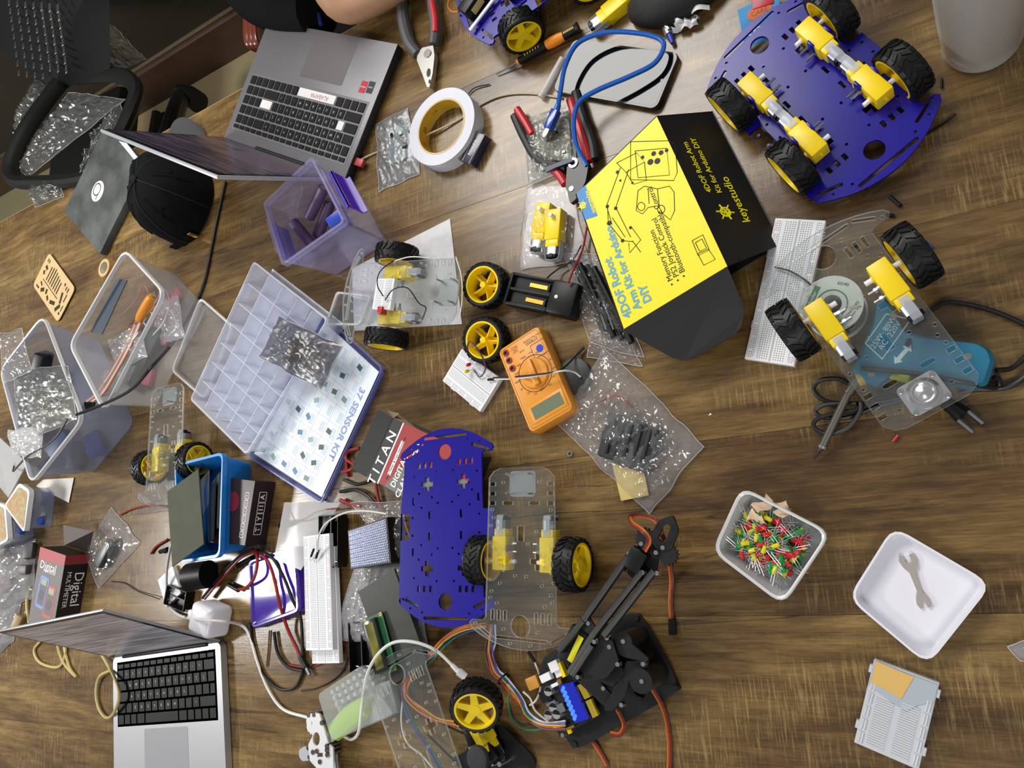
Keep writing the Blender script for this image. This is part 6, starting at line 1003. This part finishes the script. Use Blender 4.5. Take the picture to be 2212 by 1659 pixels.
cable('black_cable', 'long black cable draped across both clear boxes', ((487, 392, 4), (472, 460, 3), (456, 540, 3), (440, 615, 3), (412, 675, 4), (378, 735, 10), (330, 790, 106), (285, 840, 108), (230, 870, 108), (165, 896, 122)), 2.8, mat('cable_black', '141416', .4)); cable('black_cable', 'thin black lead hanging out of the left clear box', ((145, 905, 124), (125, 940, 122), (95, 965, 121), (60, 985, 120), (38, 1008, 90), (28, 1018, 60), (34, 995, 40)), 1.6, BLKW)
# dc leads around the purple lid
o = cable('dc_lead', 'thick red and black lead running from the maroon box to the battery holder', ((548, 1186, 10), (520, 1200, 16), (480, 1240, 12), (438, 1292, 12)), 2.6, BLKW); ribbonwire(o, ((550, 1190, 10), (520, 1206, 16), (482, 1246, 12), (442, 1294, 12)), (REDW,), 2.2)
o = cable('dc_lead', 'red lead looping left of the purple lid to a black plug', ((552, 1186, 14), (556, 1215, 22), (548, 1250, 24), (530, 1270, 12), (512, 1273, 6)), 2.5, REDW); plug(o, (516, 1274, 6), (494, 1263, 6), 4.5, 3.5, BLACK)
o = cable('dc_lead', 'red lead crossing the purple lid to a barrel plug', ((556, 1190, 10), (580, 1215, 22), (595, 1260, 20), (604, 1305, 20), (622, 1360, 8), (640, 1398, 6), (651, 1424, 6)), 2.5, REDW); plug(o, (649, 1418, 6), (661, 1442, 6), 4, 5.5, BLACK); plug(o, (661, 1442, 6), (669, 1458, 6), 2.8, 2.8, STEEL, 'barrel')
for lab, P, r, m in (('black lead crossing the right side of the purple lid', ((558, 1188, 10), (588, 1205, 22), (612, 1245, 20), (632, 1295, 20), (648, 1330, 14), (652, 1360, 8), (654, 1420, 4)), 2.5, BLKW), ('black lead making the widest loop below the purple lid', ((541, 1345, 3), (545, 1385, 3), (560, 1440, 3), (585, 1475, 3), (612, 1490, 3), (640, 1482, 3), (655, 1450, 3)), 2.4, BLKW), ('black lead pair end below the purple lid', ((592, 1365, 4), (600, 1410, 4), (622, 1440, 4), (655, 1450, 4)), 2.6, BLKW), ('thin brown wire straight below the purple lid', ((582, 1362, 2), (580, 1400, 2), (576, 1440, 2)), 1.2, BRN), ('red wire passing under the breadboard stack to the bag', ((622, 1436, 2), (665, 1441, 2), (712, 1424, 2), (745, 1386, 2)), 1.6, REDW), ('thin black wire curling below the breadboard stack', ((650, 1492, 2), (690, 1484, 2), (735, 1455, 2), (756, 1410, 2), (762, 1385, 3)), 1.1, BLKW), ('black lead along the breadboard stack end', ((670, 1440, 2), (700, 1420, 2), (730, 1395, 2)), 2.4, BLKW),
    ('red probe lead looping left of the clamp meter box', ((776, 968, 4), (752, 975, 6), (748, 992, 8), (764, 1004, 12), (758, 1014, 14), (738, 1020, 6)), 2.4, REDW), ('red probe lead under the lid insert edge', ((757, 940, 3), (748, 985, 3), (752, 1030, 3)), 2.4, REDW), ('black probe lead near the clamp meter box corner', ((742, 1036, 3), (770, 1046, 3), (800, 1038, 3)), 2.4, BLKW), ('black probe lead arching towards the reflector panel', ((735, 1062, 4), (765, 1058, 6), (795, 1072, 6), (815, 1095, 5)), 2.8, BLKW), ('thick red lead leaving the lid insert corner', ((735, 1080, 6), (752, 1088, 6), (780, 1094, 8)), 3, REDW), ('red lead dropping down beside the clamp meter box', ((812, 1045, 4), (818, 1080, 5), (828, 1110, 5)), 2.4, REDW),
    ('thin red and black wire over the film strip', ((622, 1128, 8), (655, 1122, 10), (690, 1104, 14), (732, 1098, 14)), 1.5, REDW), ('thin red wire left of the film strip', ((612, 1082, 3), (620, 1105, 4), (624, 1124, 6)), 1, REDW), ('red wire leading to the olive panel', ((258, 1112, 3), (290, 1098, 3), (330, 1092, 3), (372, 1096, 6)), 1.6, REDW), ('dark red lead scrap near the small breadboard', ((326, 1196, 3), (338, 1180, 3), (362, 1165, 4)), 2.2, REDW), ('thin black wire running to the small breadboard', ((240, 1256, 2), (270, 1260, 2), (300, 1278, 3), (345, 1294, 9)), .9, BLKW),
    ('red wire of the battery charger', ((1268, 490, 8), (1258, 540, 10), (1240, 580, 34), (1227, 612, 34)), 1.5, REDW), ('thin black wire of the battery charger', ((1256, 530, 8), (1236, 562, 8), (1200, 585, 10), (1176, 606, 22)), 1.1, BLKW), ('purple jumper wire looping over the small breadboard', ((1013, 772, 12), (1010, 748, 34), (1016, 738, 44), (1030, 752, 40), (1046, 780, 26), (1048, 800, 16), (1036, 814, 12), (1024, 800, 10)), 1.1, mat('purple_wire', '5a3a5e', .5)), ('thin black jumper lying on the long right breadboard', ((1674, 577, 12), (1705, 585, 14), (1735, 602, 14), (1752, 616, 10)), 1, BLKW), ('white jumper wire arching from the breadboard stack', ((686, 1192, 36), (688, 1160, 50), (705, 1130, 56), (745, 1108, 50), (790, 1104, 44), (835, 1110, 38)), 1.3, WHTW)): cable('lead', lab, P, r, m, 'wire')
o = cable('plug_lead', 'black plug at the end of the thin red wire by the film', ((606, 1136, 5), (622, 1128, 8)), 5, BLACK, 'plug'); o = cable('plug_lead', 'small black plug beside the olive panel edge', ((346, 1192, 5), (362, 1186, 6)), 4, BLACK, 'plug')
cable('plug_lead', 'dark plug lying in the table glare left of the purple lid', ((514, 1222, 4), (545, 1205, 6)), 4.5, BLACK, 'plug')
for lab, a_, b_ in (('left dupont pin of the white jumper on the breadboard stack', (678, 1186), (672, 1202)), ('right dupont pin of the white jumper on the breadboard stack', (688, 1188), (683, 1206))): o = cable('dupont_pin', lab, ((*a_, 36), (*b_, 34)), 1.7, BLACK, 'connector'); plug(o, (*b_, 34), (b_[0]-4, b_[1]+8, 31), .4, .4, STEEL, 'pin')
o = cable('jumper_wire', 'white jumper wire laid across the orange multimeter', ((1066, 819, 12), (1110, 818, 22), (1160, 812, 40), (1215, 801, 36), (1240, 804, 20), (1254, 814, 12)), 1.2, WHTW, 'wire'); plug(o, (1054, 820, 12), (1068, 819, 12), 1.8, 1.8, BLACK)
o = cable('jumper_wire', 'black jumper wire laid across the orange multimeter', ((1066, 816, 13), (1110, 814, 24), (1160, 809, 42), (1208, 800, 36), (1235, 778, 16), (1250, 762, 6)), 1.2, BLKW, 'wire'); plug(o, (1248, 764, 6), (1262, 750, 5), 1.9, 1.9, BLACK)
# rainbow ribbons between arm and joystick
RB = [mat('rw_'+c, c, .45) for c in ('c9ccd2', '6a4a86', '2c4a8a', '2a7a56', 'c8a52e', 'd07a34', 'a83a2a', '5a3a2a')]
rbw = thing('ribbon_wires', 'bundled rainbow jumper wires linking joystick and robot arm', 'wires', Vector((*at(1060, 1430, 0)[:2], 0)), 0)
rw = random.Random(2)
def bundle(P, cols, spread):
    for k, m in enumerate(cols):
        o_ = (k-(len(cols)-1)/2)*spread; Q = []
        for i, (x, y, z) in enumerate(P):
            j = min(i+1, len(P)-1); i0 = max(i-1, 0); dx, dy = P[j][0]-P[i0][0], P[j][1]-P[i0][1]; l = math.hypot(dx, dy); w = rw.uniform(-1.2, 1.2)*spread; Q.append(pl(rbw, x-dy/l*(o_+w), y+dx/l*(o_+w), z+rw.uniform(0, 2.5)))
        B().tube(crom(Q, 6), 1.25, 6).build('wire', m, rbw)
bundle(((1064, 1348, 10), (1060, 1385, 6), (1059, 1414, 6), (1070, 1449, 6), (1087, 1466, 6), (1106, 1490, 6), (1124, 1518, 8), (1140, 1546, 12), (1175, 1566, 20), (1222, 1566, 24)), RB, 2.3)
bundle(((1050, 1349, 10), (1000, 1358, 12), (960, 1382, 14), (928, 1418, 16), (901, 1440, 16), (884, 1462, 18), (876, 1490, 22), (884, 1510, 24), (910, 1534, 24), (945, 1556, 26), (985, 1563, 28), (1008, 1578, 28)), (RB[4], RB[5], RB[6], RB[5]), 2.1)
bundle(((1050, 1356, 8), (1000, 1366, 10), (962, 1390, 12), (930, 1424, 14), (903, 1446, 14), (880, 1470, 16), (870, 1500, 20), (882, 1545, 22), (908, 1590, 22), (934, 1628, 24), (955, 1670, 24)), (RB[3], RB[2], RB[2], RB[1]), 2.0)
for P, m in ((((880, 1465, 14), (872, 1500, 16), (867, 1560, 22), (880, 1605, 22), (910, 1630, 22), (940, 1665, 22)), WHTW), (((1104, 1484, 8), (1098, 1512, 4), (1106, 1552, 4), (1135, 1576, 5), (1185, 1572, 14)), RB[3]), (((1154, 1428, 8), (1164, 1455, 6), (1167, 1485, 6), (1158, 1512, 6), (1144, 1524, 6)), WHTW), (((1130, 1494, 6), (1146, 1510, 6), (1156, 1535, 8), (1185, 1560, 14)), WHTW), (((930, 1552, 26), (960, 1566, 26), (1000, 1584, 26)), BLKW)): B().tube(crom([pl(rbw, *p) for p in P], 6), 1.3, 6).build('wire', m, rbw)
for a_, b_ in (((1141, 1408), (1156, 1430)),): B().cyl(pl(rbw, *a_, 8), pl(rbw, *b_, 8), 2.2, n=8).build('connector', BLACK, rbw)
for x, y, z in ((1087, 1466, 8), (901, 1441, 17)): p = pl(rbw, x, y, z); b = B(); b.lathe([(9, -1.2), (9, 1.2), (8, 1.2), (8, -1.2)], 16, Matrix.Translation(p) @ Matrix.Rotation(PI/2, 4, 'Y') @ Matrix.Rotation(.7, 4, 'X'), cap0=False, cap1=False); b.build('cable_tie', BLACK, rbw)
bagsheet('plastic_bag', 'corner of a clear bag poking in at the right edge', ((2180, 1392), (2260, 1360), (2280, 1440), (2210, 1425)), 1, 14, clear('hazy_bag'), 40, 14, 6)
# ================================================================ chair, person, room clutter beyond the table edge
ch = thing('office_chair', 'black office chair with looped armrest wrapped in clear film', 'office chair', Vector((*at(100, 200, -750)[:2], -750)), 0); CHB = mat('chair_black', '101111', .5, spec=.3)
ZA = -60; lpx = [(150, 168, -110), (215, 162, -110), (268, 166, -100), (294, 195, -90), (280, 245, -70), (255, 300, -50), (240, 345, -30), (210, 378, -10), (150, 392, 0), (80, 394, 10), (40, 392, 15), (24, 372, 15), (32, 330, 5), (60, 275, -20), (100, 218, -60), (130, 180, -90)]
L = [pl(ch, *p) for p in lpx]; L2 = crom(L+[L[0]], 4)[:-1]; b = B(); b.tube(L2, 17, 10, closed=True, flat=1.25); b.build('armrest_loop', CHB, ch)
Q = [pl(ch, *p) for p in ((-60, 60, -40), (120, 196, -100), (238, 160, -100), (236, -50, 60), (-60, -120, 90))]
b = B(); b.grid(lambda u, v: (Q[0].lerp(Q[1], u) if 0 else (Q[0]*(1-u)+Q[1]*u)*(1-v)+(Q[4]*(1-u)+Q[3]*u)*v)+Vector((0, 0, 30*math.sin(v*PI*.8))), 10, 10); b.grid(lambda u, v: (Q[1]*(1-u)+Q[2]*u)*(1-v)+Q[3]*v+Vector((0, 0, 30*math.sin(v*PI*.8)*(1-u))), 8, 10); b.build('padded_back', mat('chair_leather', '0e0e0f', .5, spec=.3, bump=.15, bscale=80), ch, smooth=2)
for r_ in range(7):
    for k in range(9):
        x, y = 20+r_*18+k*2.6-r_*.5, 6+k*17+r_*2+k*k*.25
        if y > 165: continue
        p = pl(ch, x, y, 70-k*16); B().box((0, 0, 0), (9, 26 if r_ > 3 else 18, 2), .8, seg=1).build('perforation', mat('perforation', '3a3b3a' if 1 else '', .3), ch, T4(p.x, p.y, p.z, 0, 0, 14))
b = B(); p = loc(ch, Vector((-2540, 1230, -300))); b.box((p.x, p.y, 300), (430, 430, 90), 30); b.cyl((p.x, p.y, 60), (p.x, p.y, 280), 28); b.build('seat', CHB, ch)
for k in range(5): a_ = 2*PI*k/5+.4; b = B(); b.tube([(p.x, p.y, 90), (p.x+310*math.cos(a_), p.y+310*math.sin(a_), 60)], lambda u: 26-8*u, 8); b.cyl((p.x+300*math.cos(a_)-12, p.y+300*math.sin(a_), 26), (p.x+300*math.cos(a_)+12, p.y+300*math.sin(a_), 26), 26, n=14); b.build('leg', CHB, ch)
FILM = clear('wrap_film', 'eceeee', .07, .16, 1.8, 'b9bcbc')
for lab, pts, zs, sd in (('clear protective film stretched inside the armrest loop', ((60, 385), (40, 360), (150, 200), (272, 215)), (0, 0, -80, -80), 50), ('clear film hanging outside the armrest towards the wall', ((35, 345), (38, 270), (78, 172), (125, 200)), (-20, -60, -130, -110), 51), ('loose film end hanging over the table edge', ((65, 400), (130, 392), (140, 425), (78, 448)), (6, 6, 6, 6), 52), ('film rag under the armrest beside the black box', ((170, 385), (215, 290), (262, 225), (268, 265)), (-10, -40, -70, -70), 54)): bagsheet('plastic_film', lab, pts, 0, 14, FILM, sd, 26, 22, .03, zs=zs, cat='film')
bagsheet('plastic_film', 'grey crumpled plastic hanging behind the office chair', ((190, 20), (250, 60), (318, 130), (240, 160)), 0, 30, clear('grey_plastic', 'dcd8cc', .45, .2, 1.9, '8a8478'), 53, 24, 30, .02, zs=(-200, -200, -180, -180), cat='film')
# second chair foot
fc2 = thing('swivel_chair', 'black chair leg with a round foot on the floor behind the laptop', 'chair', Vector((*at(385, 240, -650)[:2], -750)), 0); b = B(); b.tube([pl(fc2, 362, 300, -300), pl(fc2, 380, 240, -420), pl(fc2, 392, 205, -560)], 28, 10); b.build('leg', CHB, fc2); b = B(); b.tube([pl(fc2, 386, 205, -540), pl(fc2, 410, 208, -560), pl(fc2, 430, 222, -570)], 36, 12); b.build('foot', CHB, fc2)
# red-brown wooden chair rails beside the person
wc = thing('wooden_chair', 'red-brown wooden chair back with three curved slats', 'chair', Vector((*at(540, 80, -400)[:2], -750)), 0); WR = mat('red_wood', '6a2c1a', .3, coat=.5)
for k in range(3): b = B(); b.tube(crom([pl(wc, *p) for p in ((536+k*9, -20, -60), (533+k*9, 40, -60), (534+k*9, 84, -60), (544+k*8, 100, -70), (560+k*6, 108, -90))], 5), 6.5, 8, flat=1.4); b.build('slat', WR, wc)
p = loc(wc, Vector((-960, 1190, -330))); B().box((p.x, p.y+40, 430), (420, 400, 30), 8).build('seat', WR, wc)
for sx in (-1, 1):
    for sy in (-1, 1): B().box((p.x+sx*180, p.y+40+sy*170, 210), (40, 40, 420), 4).build('leg', WR, wc)
# the person at the far side: bare elbow on the table, black clothes
SKIN = mat('skin', 'b98d6e', .5, var=.08, vscale=60); CLO = mat('black_shirt', '0e0f10', .9, spec=.1, bump=.3, bscale=400)
per = thing('person', 'person in black clothes leaning a bare elbow on the table', 'person', (-960, 1120, -300), 0)
el = at(742, 28, 45); J = {'pelvis': (-960, 1130, -200), 'waist': (-960, 1120, -60), 'chest': (-950, 1080, 170), 'neck': (-945, 1050, 300), 'skull': (-940, 1020, 390), 'crown': (-940, 1010, 480), 'shL': (-800, 1075, 250), 'shR': (-1110, 1080, 250), 'elL': tuple(el), 'wrL': tuple(el+Vector((235, 45, -8))), 'haL': tuple(el+Vector((315, 62, -10))), 'elR': (-1110, 1190, 10), 'wrR': (-1060, 1130, -190), 'haR': (-1045, 1060, -215), 'hipL': (-870, 1120, -240), 'hipR': (-1050, 1120, -240), 'knL': (-850, 880, -250), 'knR': (-1070, 880, -250), 'anL': (-850, 880, -640), 'anR': (-1070, 880, -640), 'ftL': (-850, 760, -715), 'ftR': (-1070, 760, -715)}
E_ = [('pelvis', 'waist'), ('waist', 'chest'), ('chest', 'neck'), ('neck', 'skull'), ('skull', 'crown'), ('chest', 'shL'), ('chest', 'shR'), ('shL', 'elL'), ('elL', 'wrL'), ('wrL', 'haL'), ('shR', 'elR'), ('elR', 'wrR'), ('wrR', 'haR'), ('pelvis', 'hipL'), ('pelvis', 'hipR'), ('hipL', 'knL'), ('hipR', 'knR'), ('knL', 'anL'), ('knR', 'anR'), ('anL', 'ftL'), ('anR', 'ftR')]
RAD = {'pelvis': 130, 'waist': 118, 'chest': 135, 'neck': 52, 'skull': 84, 'crown': 66, 'shL': 62, 'shR': 62, 'elL': 44, 'elR': 44, 'wrL': 29, 'wrR': 29, 'haL': 30, 'haR': 30, 'hipL': 92, 'hipR': 92, 'knL': 64, 'knR': 64, 'anL': 42, 'anR': 42, 'ftL': 36, 'ftR': 36}
def skinned(name, m, rad_k, keys, grow=0):
    ks = [k for k in J if k in keys]; me = bpy.data.meshes.new(name); me.from_pydata([tuple(loc(per, Vector(J[k]))*S) for k in ks], [(ks.index(a_), ks.index(b_)) for a_, b_ in E_ if a_ in ks and b_ in ks], [])
    o = bpy.data.objects.new(name, me); SC.collection.objects.link(o); sk = o.modifiers.new('skin', 'SKIN')
    for i, k in enumerate(ks): r = (RAD[k]+grow)*S; me.skin_vertices[0].data[i].radius = (r, r)
    me.skin_vertices[0].data[0].use_root = True; sb = o.modifiers.new('sub', 'SUBSURF'); sb.levels = 2; sb.render_levels = 2
    m2 = bpy.data.meshes.new_from_object(o.evaluated_get(bpy.context.evaluated_depsgraph_get())); bpy.data.objects.remove(o); m2.materials.clear(); m2.materials.append(m)
    for p_ in m2.polygons: p_.use_smooth = True
    return link(name, m2, per)
skinned('body', SKIN, 1, set(J)); skinned('shirt', CLO, 1, {'pelvis', 'waist', 'chest', 'shL', 'shR'}, 12)
skinned('trousers', mat('dark_trousers', '121316', .9), 1, {'pelvis', 'hipL', 'hipR', 'knL', 'knR', 'anL', 'anR'}, 10)
b = B(); b.tube(crom([loc(per, Vector(v)) for v in ((-800, 1075, 250), (-830, 985, 165), (-848, 925, 110))], 4), lambda u: 76-14*u, 14); b.build('sleeve', CLO, per)
b = B(); b.tube(crom([pl(per, *p) for p in ((515, -60, 40), (560, -12, 20), (620, 16, 10), (686, 22, 10))], 5), lambda u: 58-10*u, 14); b.build('draped_sleeve', mat('black_fabric', '141517', .9, spec=.1, bump=.4, bscale=300), per); B().tube([pl(per, *p) for p in ((688, 30, 6), (693, 54, 6))], 3.5, 8).build('blue_strap', mat('strap_blue', '24409a', .5), per)
b = B(); b.sph(loc(per, Vector((-942, 1050, 440))), 92, sc=(.95, 1.02, .95)); b.build('hair', mat('dark_hair', '120f0e', .7), per)
h0 = loc(per, Vector((-940, 1000, 400)))
for sx in (-1, 1): B().sph(tuple(h0+Vector((sx*32, -66, 22))), 11).build('eye', mat('eye_white', 'd8d4d0', .3), per); B().sph(tuple(h0+Vector((sx*82, 20, 10))), 22, sc=(.4, 1, 1.4)).build('ear', SKIN, per)
B().sph(tuple(h0+Vector((0, -84, -2))), 14, sc=(.8, 1.2, 1.6)).build('nose', SKIN, per); B().sph(tuple(h0+Vector((0, -70, -42))), 18, sc=(1.4, .5, .4)).build('mouth', mat('lip', '8a4c44', .5), per)
for hk, wk in (('haL', 'wrL'), ('haR', 'wrR')):
    h_, w_ = loc(per, Vector(J[hk])), loc(per, Vector(J[wk])); d_ = (h_-w_).normalized(); s_ = d_.cross(Vector((0, 0, 1))).normalized()
    for k in range(5):
        o_ = (k-2)*17; st = h_+s_*o_*.9+d_*(8 if k else -30); ln = (52, 72, 80, 74, 58)[k]; b = B(); dd = d_ if k else (d_*.5+s_*-.9).normalized(); b.tube([st, st+dd*ln*.5+Vector((0, 0, 4)), st+dd*ln*.85-Vector((0, 0, 8)), st+dd*ln-Vector((0, 0, 16))], lambda u: 9.5-2.5*u, 8); b.build('finger', SKIN, per)
